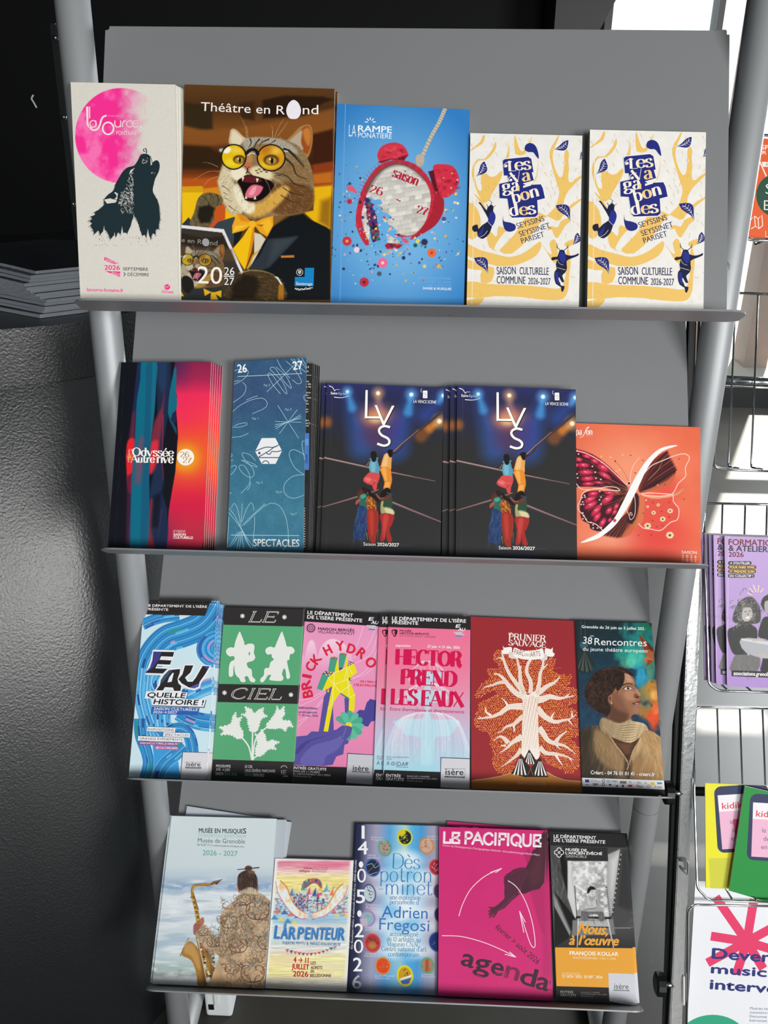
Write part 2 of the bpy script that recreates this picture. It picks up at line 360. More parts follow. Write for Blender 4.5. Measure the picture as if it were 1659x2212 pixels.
class Sheet:
 """the printed face of one brochure. Drawn in the units of a tracing (frame: x0, y0, scale); `fit` carries
 a tracing point to metres on the paper. Each ink layer lies a few microns above the last."""
 STEP = 3e-6; _k = 0
 def __init__(self, fit, w_poly, frame):
  self.fit, self.frame = fit, frame
  self.poly_uv = [np.array(p) for p in w_poly]       # BL BR TR TL in metres
  self.V, self.F, self.K, self.n, self.z = [], [], [], 0, 0.0
  c = np.array(self.poly_uv); self.c0, self.c1 = c.min(0), c.max(0)
  # edge half-planes for clipping
  self.edges = []
  for i in range(4):
   a, b = self.poly_uv[i], self.poly_uv[(i + 1) % 4]; d = b - a; nn = np.array([-d[1], d[0]]); nn /= np.linalg.norm(nn)
   self.edges.append((a, nn))
  self.x_unit = None
 def uv(self, P):
  P = np.asarray(P, float).reshape(-1, 2); x0, y0, s = self.frame
  return self.fit(P[:, 0] / s + x0, P[:, 1] / s + y0)
 def use(self, frame):
  self.frame = frame; self.H = None
 def inv_setup(self):
  """homography metres -> tracing units, from the four corners"""
  if getattr(self, 'H', None) is not None: return
  x0, y0, s = self.frame
  q = [(x0 * 0 + a, b) for a, b in ((0, 0), (1000, 0), (1000, 1000), (0, 1000))]
  uvq = self.uv(q); A = []
  for (u, v), (x, y) in zip(uvq, q):
   A.append([u, v, 1, 0, 0, 0, -x * u, -x * v, -x]); A.append([0, 0, 0, u, v, 1, -y * u, -y * v, -y])
  self.H = np.linalg.svd(np.array(A))[2][-1].reshape(3, 3)
 def _add(self, uv, faces, col, lift=True, ramp=False):
  k = len(uv); z = np.full((k, 1), self.z)
  if not lift:                       # strokes of one layer: never two in exactly the same plane
   self._k = (self._k + 1) % 6; z += self._k * 4e-7
  if ramp: z[:, 0] += np.tile(np.linspace(0, 4e-7, k // 2), 2)[:k] if k % 2 == 0 else 0
  self.V.append(np.hstack([uv, z])); self.F += [tuple(i + self.n for i in f) for f in faces]
  col = np.asarray(col, float)
  self.K.append(np.tile(col, (k, 1)) if col.ndim == 1 else col); self.n += k
  if lift: self.z += self.STEP
 def clip(self, uv):
  pts = [p for p in uv]
  for a, nn in self.edges:
   d = [(p - a) @ nn for p in pts]
   if not pts or min(d) >= 0: continue
   out = []
   for i in range(len(pts)):
    j = (i + 1) % len(pts)
    if d[i] >= 0: out.append(pts[i])
    if (d[i] >= 0) != (d[j] >= 0): out.append(pts[i] + (pts[j] - pts[i]) * (d[i] / (d[i] - d[j])))
   pts = out
  return pts
 def clamp(self, uv):
  uv = np.array(uv)
  for a, nn in self.edges:
   d = (uv - a) @ nn; uv = uv - np.minimum(d, 0)[:, None] * nn
  return uv
 def poly(self, pts, col, sm=0, lift=True):
  if sm: pts = smooth(pts, True, sm)
  uv = self.clip(list(self.uv(pts)))
  if len(uv) < 3: return
  tris = tessellate_polygon([[Vector((p[0] * 1000, p[1] * 1000, 0)) for p in uv]])
  if tris: self._add(np.array(uv), tris, hx(col) if isinstance(col, str) else col, lift)
 def polys(self, lst, col):
  for p in lst: self.poly(p, col, lift=False)
  self.z += self.STEP
 def rect(self, x0, y0, x1, y1, col): self.poly([(x0, y0), (x1, y0), (x1, y1), (x0, y1)], col)
 def ell(self, cx, cy, rx, ry, col, rot=0, n=28, lift=True): self.poly(ellipse(cx, cy, rx, ry, rot, n), col, lift=lift)
 def line(self, pts, w, col, w1=None, sm=0, lift=True):
  if sm: pts = smooth(pts, False, sm)
  L, Rr = ribbon(pts, w, w1); n = len(L)
  uv = self.clamp(self.uv(L + Rr))
  self._add(uv, [(i, i + 1, n + i + 1, n + i) for i in range(n - 1)], hx(col) if isinstance(col, str) else col, lift, True)
 def lines(self, lst, w, col, w1=None, sm=0):
  for p in lst: self.line(p, w, col, w1, sm, lift=False)
  self.z += self.STEP
 def ring(self, cx, cy, rx, ry, w, col, rot=0, a0=0, a1=360):
  self.line(ellipse(cx, cy, rx, ry, rot, 40, a0, a1) + ([ellipse(cx, cy, rx, ry, rot, 40)[0]] if a1 - a0 >= 360 else []), w, col)
 def _place(self, v, p0, p1, cap, width, slant):
  p0, p1 = np.array(p0, float), np.array(p1, float); d = p1 - p0; L = np.linalg.norm(d); d = d / L; up = np.array([d[1], -d[0]])
  x = v[:, 0] * (L / width); y = v[:, 1] * cap
  return p0 + np.outer(x + slant * y, d) + np.outer(y, up)
 def text(self, s, p0, p1, cap, col, bold=0.0, slant=0.0):
  """a line of sans lettering from p0 to p1 along the baseline"""
  v, t = glyphs(s, min(bold, 0.0))
  if not len(v): return
  P = self._place(v, p0, p1, cap, v[:, 0].max(), slant)
  if bold <= .012:
   self._add(self.clamp(self.uv(P)), t, hx(col)); return
  d = np.array(p1, float) - np.array(p0, float); d /= np.linalg.norm(d); k = bold * cap
  for a, b in ((-1, 0), (1, 0), (0, .7), (0, -.7)):
   self._add(self.clamp(self.uv(P + d * a * k + np.array([-d[1], d[0]]) * b * k)), t, hx(col), False); pass
  self.z += self.STEP
 def arc_text(self, s, c, r, a0, a1, cap, col, bold=0.0, rise=1.0):
  """letters standing on an arc about c, from angle a0 to a1 (degrees, 90 = up)"""
  n = len(s)
  for i, ch in enumerate(s):
   if ch == ' ': continue
   a = R(a0 + (a1 - a0) * (i + .5) / n); half = abs(R(a1 - a0)) / n * .44 * r
   ctr = np.array([c[0] + r * math.cos(a), c[1] - r * rise * math.sin(a)]); tg = np.array([math.sin(a), math.cos(a)])
   self.text(ch, ctr - tg * half, ctr + tg * half, cap, col, bold)
 def pen(self, s, p0, p1, cap, col, thick=.13, thin=.03, serif=.1, slant=0.0, gap=0.0):
  """a line of pen-drawn roman lettering; thick 0..: stroke widths in cap heights"""
  st, sf, W = sk_strokes(s, gap); d = np.array(p1, float) - np.array(p0, float); L = np.linalg.norm(d)
  asp = (L / W) / cap
  for pts, wt in st:
   pts = [np.array((p[0] * asp, p[1])) for p in pts]; n = len(pts); Lf, Rt = [], []
   for i in range(n):
    t = pts[min(i + 1, n - 1)] - pts[max(i - 1, 0)]; t = t / (np.linalg.norm(t) + 1e-9)
    k = abs(t[1]) ** 1.6 if wt is None else wt
    h = (thin + (thick - thin) * k) / 2; q = np.array([-t[1], t[0]])
    Lf.append(pts[i] + q * h); Rt.append(pts[i] - q * h)
   v = np.array(Lf + Rt); v[:, 0] /= asp
   P = self._place(v, p0, p1, cap, W, slant)
   self._add(self.clamp(self.uv(P)), [(i, i + 1, n + i + 1, n + i) for i in range(n - 1)], hx(col), False, True)
  if serif:
   for x, y in sf:
    hw = serif / asp; e = thin * .5
    v = np.array([(x - hw, y - e), (x + hw, y - e), (x + hw, y + e), (x - hw, y + e)])
    self._add(self.clamp(self.uv(self._place(v, p0, p1, cap, W, slant))), [(0, 1, 2, 3)], hx(col), False)
  self.z += self.STEP
 def dots(self, s, p0, p1, cap, col, r, col2=None, every=1):
  """lettering built of overlapping discs"""
  st, _, W = sk_strokes(s); cs = []
  for pts, wt in st:
   P = self._place(np.array(pts), p0, p1, cap, W, 0)
   P = [np.array(p) for p in P]; tot = sum(np.linalg.norm(P[i + 1] - P[i]) for i in range(len(P) - 1))
   n = max(2, int(tot / (r * .75)))
   cum = np.cumsum([0] + [np.linalg.norm(P[i + 1] - P[i]) for i in range(len(P) - 1)])
   for t in np.linspace(0, tot, n):
    c = (np.interp(t, cum, [p[0] for p in P]), np.interp(t, cum, [p[1] for p in P]))
    self.ell(c[0], c[1], r, r, col, n=10, lift=False)
    if t: cs.append(ellipse(c[0], c[1], r, r, 0, 8, 200, 340))
  self.z += self.STEP
  if col2: self.lines(cs, 2, col2)
 # ---- soft printing: a grid of ink values
 def paint(self, res=1.0):
  self.inv_setup()
  wpx = (self.c1 - self.c0); du = 0.00052 / res
  nx, ny = max(2, int(wpx[0] / du)), max(2, int(wpx[1] / du))
  bl, br, tr, tl = self.poly_uv
  S, T = np.meshgrid(np.linspace(0, 1, nx + 1), np.linspace(0, 1, ny + 1))
  S3, T3 = S[..., None], T[..., None]
  UV = (bl * (1 - S3) + br * S3) * (1 - T3) + (tl * (1 - S3) + tr * S3) * T3
  q = np.concatenate([UV, np.ones(UV.shape[:2] + (1,))], -1) @ self.H.T
  return Paint(self, UV, q[..., 0] / q[..., 2], q[..., 1] / q[..., 2])
 def build(self, name, material, parent):
  V = np.vstack(self.V); K = np.vstack(self.K)
  me = bpy.data.meshes.new(name)
  nv = len(V); me.vertices.add(nv); me.vertices.foreach_set('co', V.astype(np.float32).ravel())
  lens = np.array([len(f) for f in self.F], np.int32); flat = np.fromiter((i for f in self.F for i in f), np.int32)
  me.loops.add(len(flat)); me.loops.foreach_set('vertex_index', flat)
  me.polygons.add(len(lens)); st = np.concatenate([[0], np.cumsum(lens)[:-1]]).astype(np.int32)
  me.polygons.foreach_set('loop_start', st)
  me.update(calc_edges=True); me.validate()
  # every face looks out of the paper
  at = me.attributes.new('ink', 'FLOAT_COLOR', 'POINT')
  at.data.foreach_set('color', np.hstack([s2l(np.clip(K, 0, 1)), np.ones((nv, 1))]).astype(np.float32).ravel())
  me.materials.append(material)
  o = bpy.data.objects.new(name, me); COL.objects.link(o)
  if parent: o.parent = parent
  return o
class Paint:
 def __init__(self, sh, UV, X, Y):
  self.sh, self.UV, self.X, self.Y = sh, UV, X, Y; self.C = np.ones(X.shape + (3,)) * .9
 def fill(self, c): self.C[:] = hx(c)
 def mix(self, a, col):
  a = np.clip(a, 0, 1)[..., None]; col = hx(col) if isinstance(col, str) else col
  self.C = self.C * (1 - a) + col * a
 def vgrad(self, stops, axis='y'):
  t = self.Y if axis == 'y' else self.X
  xs = [s[0] for s in stops]; cs = np.array([hx(s[1]) for s in stops])
  self.C = np.stack([np.interp(t, xs, cs[:, k]) for k in range(3)], -1)
 def _win(self, x0, y0, x1, y1):
  M = (self.X >= x0) & (self.X <= x1) & (self.Y >= y0) & (self.Y <= y1)
  r = np.where(M.any(1))[0]; c = np.where(M.any(0))[0]
  if not len(r): return None
  return slice(r[0], r[-1] + 1), slice(c[0], c[-1] + 1)
 def _blend(self, w, a, col):
  a = np.clip(a, 0, 1)[..., None]; col = hx(col) if isinstance(col, str) else col
  self.C[w] = self.C[w] * (1 - a) + col * a
 def ell(self, cx, cy, rx, ry, col, rot=0, soft=.15, a=1.0):
  m = max(rx, ry) * (1 + soft) + 2; w = self._win(cx - m, cy - m, cx + m, cy + m)
  if w is None: return
  dx, dy = self.X[w] - cx, self.Y[w] - cy; c, s = math.cos(R(rot)), math.sin(R(rot))
  d = np.hypot((dx * c + dy * s) / rx, (-dx * s + dy * c) / ry)
  t = np.clip((1 + soft - d) / (2 * soft + 1e-6), 0, 1); self._blend(w, a * t * t * (3 - 2 * t), col)
 def mask(self, pts, soft, sm=0):
  if sm: pts = smooth(pts, True, sm)
  P = np.array(pts, float); m = soft + 1
  w = self._win(P[:, 0].min() - m, P[:, 1].min() - m, P[:, 0].max() + m, P[:, 1].max() + m)
  if w is None: return None, None
  X, Y = self.X[w], self.Y[w]; ins = np.zeros(X.shape, bool); D = np.full(X.shape, 1e9)
  for i in range(len(P)):
   (x0, y0), (x1, y1) = P[i], P[(i + 1) % len(P)]
   if y0 != y1:
    ins ^= ((y0 > Y) != (y1 > Y)) & (X < (x1 - x0) * (Y - y0) / (y1 - y0) + x0)
   dx, dy = x1 - x0, y1 - y0; L = dx * dx + dy * dy + 1e-9
   t = np.clip(((X - x0) * dx + (Y - y0) * dy) / L, 0, 1)
   D = np.minimum(D, (X - x0 - t * dx) ** 2 + (Y - y0 - t * dy) ** 2)
  D = np.sqrt(D); sd = np.where(ins, D, -D)
  t = np.clip(sd / (2 * soft + 1e-6) + .5, 0, 1); return w, t * t * (3 - 2 * t)
 def poly(self, pts, col, soft=1.5, a=1.0, sm=0, tex=None):
  w, t = self.mask(pts, soft, sm)
  if w is None: return
  if tex is not None:
   col = tex(self.X[w], self.Y[w])
  self._blend(w, a * t, col)
 def line(self, pts, w0, col, w1=None, soft=1.2, a=1.0, sm=0):
  if sm: pts = smooth(pts, False, sm)
  P = np.array(pts, float); w1 = w0 if w1 is None else w1; m = max(w0, w1) + soft + 1
  w = self._win(P[:, 0].min() - m, P[:, 1].min() - m, P[:, 0].max() + m, P[:, 1].max() + m)
  if w is None: return
  X, Y = self.X[w], self.Y[w]; best = np.full(X.shape, -1e9); n = len(P) - 1
  for i in range(n):
   (x0, y0), (x1, y1) = P[i], P[i + 1]; dx, dy = x1 - x0, y1 - y0
   t = np.clip(((X - x0) * dx + (Y - y0) * dy) / (dx * dx + dy * dy + 1e-9), 0, 1)
   d = np.hypot(X - x0 - t * dx, Y - y0 - t * dy); ww = (w0 + (w1 - w0) * (i + t) / n) / 2
   best = np.maximum(best, ww - d)
  t = np.clip(best / soft + .5, 0, 1); self._blend(w, a * t, col)
 def strokes(self, region, n, length, width, cols, ang, seed=1, soft=1.0, a=.6, sm=4, bend=0.25):
  """short brush marks scattered inside an outline; ang(x, y) gives their direction in degrees"""
  rnd = random.Random(seed); P = np.array(smooth(region, True, sm) if sm else region, float)
  x0, y0 = P.min(0); x1, y1 = P.max(0); k = 0; tries = 0
  while k < n and tries < n * 6:
   tries += 1
   x, y = rnd.uniform(x0, x1), rnd.uniform(y0, y1); c = False
   for i in range(len(P)):
    (ax, ay), (bx, by) = P[i], P[i - 1]
    if (ay > y) != (by > y) and x < (bx - ax) * (y - ay) / (by - ay) + ax: c = not c
   if not c: continue
   k += 1
   t = R(ang(x, y) if callable(ang) else ang) + rnd.gauss(0, bend); L = length * rnd.uniform(.6, 1.3)
   self.line([(x, y), (x + L * math.cos(t), y + L * math.sin(t))], width * rnd.uniform(.6, 1.2), rnd.choice(cols), width * .3, soft, a)
 def done(self):
  ny, nx = self.X.shape
  i = np.arange(ny * nx).reshape(ny, nx)
  q = np.stack([i[:-1, :-1], i[:-1, 1:], i[1:, 1:], i[1:, :-1]], -1).reshape(-1, 4)
  self.sh._add(self.UV.reshape(-1, 2), q.tolist(), np.clip(self.C, 0, 1).reshape(-1, 3))

# ------------------------------------------------------------------ brochures on a tier
WHITE_PAGES = paper_edge_material('page_edges', '#e9e7df', '#b9b6ac', 14000)
GREY_PAGES = paper_edge_material('grey_page_edges', '#a6a6a0', '#7f8078', 12000)
DARK_PAGES = paper_edge_material('dark_page_edges', '#2c2c30', '#101014', 9000)
def prism(poly, z0, z1, bev=0.0):
 bm = bmesh.new(); n = len(poly)
 a = [bm.verts.new((p[0], p[1], z0)) for p in poly]; b = [bm.verts.new((p[0], p[1], z1)) for p in poly]
 bm.faces.new(a[::-1]); bm.faces.new(b)
 for i in range(n): bm.faces.new((a[i], a[(i + 1) % n], b[(i + 1) % n], b[i]))
 return bm
def brochure(name, row, o, t, quad, frame, art, label, cat, group=None, pages=None, material=None, h0=0.0008, cover='front_cover'):
 """one booklet standing on the ledge of tier `row`: quad = its four corners TL TR BR BL read from the photo,
 o = distance of its face from the panel, t = its thickness, art(sheet) prints the cover"""
 c = [on_panel(row, px, py, o) for px, py in quad]
 tl, tr, br, bl = c
 def foot(top, bot):
  return top + (bot - top) * ((top[1] - h0) / (top[1] - bot[1]))
 if h0 is not None: br, bl = foot(tr, br), foot(tl, bl)
 org = np.array([(bl[0] + br[0]) / 2, min(bl[1], br[1])])
 poly = [p - org for p in (bl, br, tr, tl)]
 root = obj(name, prism(poly, -t, -0.0001), pages or WHITE_PAGES)
 root.matrix_world = tier_matrix(row, org[0], org[1], o)
 def fit(px, py):
  px, py = np.atleast_1d(px), np.atleast_1d(py)
  D = (np.outer((px - 829.5) / FPX, CX) - np.outer((py - 1106) / FPX, CU) + CF)
  p0 = HINGE[row] + NRv[row] * o
  P = CAM_POS + D * (((p0 - CAM_POS) @ NRv[row]) / (D @ NRv[row]))[:, None] - HINGE[row]
  return np.stack([P @ EXv - org[0], P @ UPv[row] - org[1]], 1)
 if art:
  sh = Sheet(fit, poly, frame); art(sh)
  sh.build(cover, material or PRINT, root)
 tag(root, label, cat, group)
 return root
def behind(src, row, dx, dh, do, rot=0.0, label=None, group=None):
 """another copy from the same pile, shifted along / up / back from the one in front"""
 c = copy_tree(src)
 c.matrix_world = Matrix.Translation(Vector(EXv * dx + UPv[row] * dh - NRv[row] * do)) @ src.matrix_world @ Matrix.Rotation(rot, 4, 'Z')
 if label: c['label'] = label
 if group: c['group'] = group
 return c
def flat(col):
 def art(S):
  S._add(np.array(S.poly_uv), [(0, 1, 2, 3)], hx(col))
 return art
def base(S, col): S._add(np.array(S.poly_uv), [(0, 1, 2, 3)], hx(col))
Z1 = (130, 160, 2.765); Z2 = (700, 190, 2.765); Z3 = (1000, 260, 2.517); Z4 = (200, 760, 3.19); Z5 = (670, 800, 2.765)
Z6 = (1200, 880, 3.614); Z7 = (260, 1280, 4.1475); Z8 = (620, 1290, 3.95); Z9 = (1000, 1310, 3.456)
ZA = (1000, 280, 5.670); ZB = (145, 170, 6.636); ZCC = (390, 180, 4.879)
ZO = (225, 770, 5.145); ZS = (480, 765, 5.086); ZL = (665, 820, 5.439); ZBF = (1235, 900, 5.821)
ZE = (275, 1290, 5.53); ZPR = (1010, 1325, 5.671); ZR = (1235, 1335, 5.671)
ZM = (325, 1750, 3.1733); ZAR = (570, 1845, 4.165); ZPO = (750, 1770, 3.343); ZOE = (1180, 1785, 3.257)
Z10 = (310, 1720, 3.53); Z11 = (740, 1740, 3.606); Z12 = (1160, 1740, 3.325)

# ------------------------------------------------------------------ the room
M_floor = mat('polished_concrete', '#34322e', 0.42, 0, 0.35, bump=(40, 0.06), var=(7, 0.35), speck=(26, 0.72, '#45423d'))
M_black = mat('black_paint', '#0b0c0e', 0.7, 0, 0.2)
M_counter = mat('black_textured_paint', '#16191b', 0.33, 0, 0.7, bump=(330, 0.34), speck=(60, 0.74, '#25292c'))
M_countertop = mat('black_counter_top', '#101217', 0.3, 0, 0.5, bump=(60, 0.15))
M_dark = mat('dark_anodised_frame', '#15181a', 0.4, 0.3, 0.5)
M_ceil = mat('grey_ceiling', '#3a3d3c', 0.8)
M_pale = mat('pale_ground', '#cfcdc4', 0.8, var=(0.8, 0.3))
def plane(name, pts, m, kind='structure'):
 o = obj(name, ([tuple(p) for p in pts], [tuple(range(len(pts)))]), m); o['kind'] = kind; return o
plane('floor', [(-4, -5, 0), (5, -5, 0), (5, 3.4, 0), (-4, 3.4, 0)], M_floor)
box('ceiling', (-4, -1.6, 2.75), (5, 3.5, 2.85), M_ceil)['kind'] = 'structure'
box('wall_back', (-4, 3.4, 0), (0.75, 3.55, 2.75), M_black)['kind'] = 'structure'
box('wall_left', (-4.1, -1.6, 0), (-4, 3.55, 2.75), M_black)['kind'] = 'structure'
o = obj('trim_1', ([(.50, 3.05, 1.6), (.67, 3.05, 1.6), (.86, 3.05, 1.98), (.50, 3.05, 1.98), (.50, 3.4, 1.6), (.67, 3.4, 1.6), (.86, 3.4, 1.98), (.50, 3.4, 1.98)], [(0, 1, 2, 3), (7, 6, 5, 4), (0, 4, 5, 1), (1, 5, 6, 2), (2, 6, 7, 3), (3, 7, 4, 0)]), mat('dark_grey_beam', '#3a3b3a', 0.7)); o['kind'] = 'structure'
# glazed wall on the right of the back wall
w = empty('window_1', (1.02, 3.45, 0)); w['kind'] = 'structure'
def wpart(name, lo, hi, m):
 o = box(name, lo, hi, m); o.parent = w; o.matrix_parent_inverse = Matrix.Translation((-1.02, -3.45, 0)); return o
for x, t in ((0.75, .03), (1.21, .025), (1.36, .09), (1.98, .05), (2.55, .05), (3.6, .05)): wpart('mullion', (x, 3.4, 0), (x + t, 3.5, 2.75), M_dark)
M_glass, ntg, bg = principled('window_glass')
bg.inputs['Base Color'].default_value = (0.9, 1, 0.97, 1); bg.inputs['Roughness'].default_value = 0.02
trn = ntg.nodes.new('ShaderNodeBsdfTransparent'); mxg = ntg.nodes.new('ShaderNodeMixShader'); mxg.inputs[0].default_value = 0.06
ntg.links.new(trn.outputs[0], mxg.inputs[1]); ntg.links.new(bg.outputs[0], mxg.inputs[2]); ntg.links.new(mxg.outputs[0], ntg.nodes['Material Output'].inputs[0])
for x0, x1 in ((.78, 1.21), (1.235, 1.36), (1.45, 1.98), (2.03, 2.55), (2.6, 3.6)): wpart('pane', (x0, 3.445, 0.1), (x1, 3.455, 2.75), M_glass)
M_wood = mat('brown_wood_post', '#7a5138', 0.5, var=(6, 0.4))
wpart('sill', (0.75, 3.4, 0), (5, 3.5, 0.10), M_dark)
wpart('transom', (0.75, 3.4, 0.93), (5, 3.5, 0.97), M_dark)
plane('ground_outside', [(-6, 3.6, -0.02), (14, 3.6, -0.02), (14, 22, -0.02), (-6, 22, -0.02)], M_pale)
for k, (x0, x1, y0, y1) in enumerate(((0.9, 5, 3.55, 3.92), (0.9, 2.0, 3.92, 4.02), (2.28, 5, 3.92, 4.02), (0.9, 5, 4.02, 4.20), (0.9, 2.12, 4.20, 4.27), (2.42, 5, 4.20, 4.27), (0.9, 5, 4.27, 4.75))): box('sun_blocker', (x0, y0, 2.76), (x1, y1, 2.79), M_dark)['kind'] = 'structure'  # added unseen boards that block the sun, with slits for floor streaks
for x in (1.62, 1.86):
 o = box('wooden_post', (x, 4.2, -0.02), (x + 0.13, 4.4, 3.4), M_wood)
 tag(o, 'brown wooden post outside the glazing, ' + ('nearer the rack' if x < 1.7 else 'farther right behind the wire stand'), 'post', 'posts outside the window')

# ------------------------------------------------------------------ the black counter on the left
Z_TOP, Z_SLAB = 1.12, 1.048
top = [on_z(px, py, Z_TOP) for px, py in ((-330, 742), (-150, 728), (0, 712), (100, 704), (190, 693), (300, 671), (420, 640))] + [Vector((-0.35, 0.80, Z_TOP))]
bot = [on_z(px, py, Z_SLAB) for px, py in ((-330, 868), (-150, 842), (0, 817), (100, 803), (190, 789), (300, 769), (420, 738))] + [Vector((-0.35, 0.80, Z_SLAB))]
foot = [Vector(p) for p in ((-.77, -.11, 0), (-.66, -.055, 0), (-.575, -.012, 0), (-.50, .022, 0), (-.438, .055, 0), (-.395, .086, 0), (-.364, .148, 0), (-.372, .42, 0))]
root = empty('counter', (-0.6, 0.6, 0))
def cpart(name, V, F, m, smooth=False):
 o = obj(name, ([tuple(Vector(v) - Vector((-0.6, 0.6, 0))) for v in V], F), m, root, smooth); return o
n = len(top)
V = [p + Vector((0, 0, 0)) for p in top] + [Vector((p.x + (q.x - p.x) * .0, p.y + (q.y - p.y) * .0, Z_SLAB)) for p, q in zip(top, bot)]
V += [p + Vector((-0.35, 0.75, 0)) for p in top]
F = [(i, i + 1, n + i + 1, n + i) for i in range(n - 1)]
cpart('apron', V[:2 * n], F, M_counter, True)
cpart('counter_top', V[:n] + V[2 * n:], [(i, n + i, n + i + 1, i + 1) for i in range(n - 1)], M_countertop)
NS = 16; V = []
for k in range(NS + 1):
 t = k / NS
 for i in range(n):
  a, b = V0 = (Vector((top[i].x, top[i].y, Z_SLAB)) + Vector((0, 0.004, 0))), foot[i]
  d = (top[min(i + 1, n - 1)] - top[max(i - 1, 0)]).normalized(); belly = (.1, .1, .1, .1, .085, .03, 0, 0)[i] * 4 * t * (1 - t)
  V.append(Vector((a.x + (b.x - a.x) * t + d.y * belly, a.y + (b.y - a.y) * t - d.x * belly, a.z + (b.z - a.z) * t)))
F = [(k * n + i, k * n + i + 1, (k + 1) * n + i + 1, (k + 1) * n + i) for k in range(NS) for i in range(n - 1)]
cpart('front', V, F, M_counter, True)
tag(root, 'black textured counter with curved front standing to the left of the brochure rack', 'counter')
#print('TOP', [tuple(round(c, 3) for c in p) for p in top]); print('BOT', [tuple(round(c, 3) for c in p) for p in bot]); print('FOOT', [tuple(round(c, 3) for c in p) for p in foot])

# ------------------------------------------------------------------ the grey brochure rack
M_sheet = mat('grey_enamelled_sheet', '#86888a', 0.42, 0.25, 0.5, bump=(900, 0.05), speck=(38, 0.745, '#4e4f50'), var=(3, 0.06))
M_tube = mat('silver_lacquered_tube', '#989b9e', 0.5, 0.3, 0.5, bump=(700, 0.05))
M_foot = mat('black_rubber', '#151515', 0.7)
rack = empty('display_rack', (0, 0.0, 0))
PLEN = [0.2873, 0.30, 0.31, 0.33]; LEDGE_TILT = [0, 0, 0, R(6)]
for row in range(4):
 bm = bmesh.new()
 add_box(bm, (-0.31, -0.001, -0.0018), (0.31, PLEN[row], 0))
 bmesh.ops.bevel(bm, geom=[e for e in bm.edges if abs((e.verts[0].co - e.verts[1].co).z) > 0.001 and e.verts[0].co.y > .1], offset=0.004, segments=3, affect='EDGES')
 p = obj('back_panel', bm, M_sheet, rack); p.matrix_world = tier_matrix(row)
 W, D, rr = 0.3195, 0.038, 0.016
 out = [(-0.31, 0), (-W, 0.004)] + [(-W + rr - rr * math.cos(R(a)), D - rr + rr * math.sin(R(a))) for a in range(0, 91, 15)]
 out += [(W - rr + rr * math.sin(R(a)), D - rr + rr * math.cos(R(a))) for a in range(0, 91, 15)] + [(W, 0.004), (0.31, 0)]
 bm = bmesh.new(); a = [bm.verts.new((x, -0.0018, z)) for x, z in out]; b = [bm.verts.new((x, 0, z)) for x, z in out]
 bm.faces.new(a); bm.faces.new(b[::-1])
 for i in range(len(out)): bm.faces.new((a[i], b[i], b[(i + 1) % len(out)], a[(i + 1) % len(out)]))
 l = obj('ledge', bm, M_sheet, p); l.rotation_euler = (LEDGE_TILT[row], 0, 0)
LT = math.tan(R(2.936)); LY = 0.1013 / math.cos(R(2.936)) - 1.19 * LT
def leg_at(s, z): return Vector((s * 0.335, LY + z * LT, z))
for s in (-1, 1):
 lg = tube('leg', [leg_at(s, 0.017), leg_at(s, 1.95)], 0.0172, M_tube, rack, 28)
 seam = 0.515 if s > 0 else 0.60
 tube('seam', [leg_at(s, seam), leg_at(s, seam + 0.0012)], 0.01735, mat('tube_joint', '#6d6f71', 0.5, 0.4), lg, 28)
 b0 = leg_at(s, 0.0172)
 tube('floor_tube', [b0, b0 + Vector((0, 0.40, 0))], 0.0172, M_tube, rack, 24)
 for y in (0.03, 0.37):
  box('rubber_foot', (b0.x - .014, b0.y + y - .014, 0), (b0.x + .014, b0.y + y + .014, 0.004), M_foot, rack)
 for row in range(4):                      # short brackets carrying each panel
  c = HINGE[row] + UPv[row] * 0.045 - NRv[row] * 0.009; q = leg_at(s, c[2])
  tube('bracket', [q, Vector((s * 0.30, c[1], c[2]))], 0.006, M_tube, rack, 10)
tube('crossbar', [leg_at(-1, 1.93), leg_at(1, 1.93)], 0.0172, M_tube, rack, 20)
tag(rack, 'grey metal brochure rack with four leaning tiers between silver tube legs', 'rack')

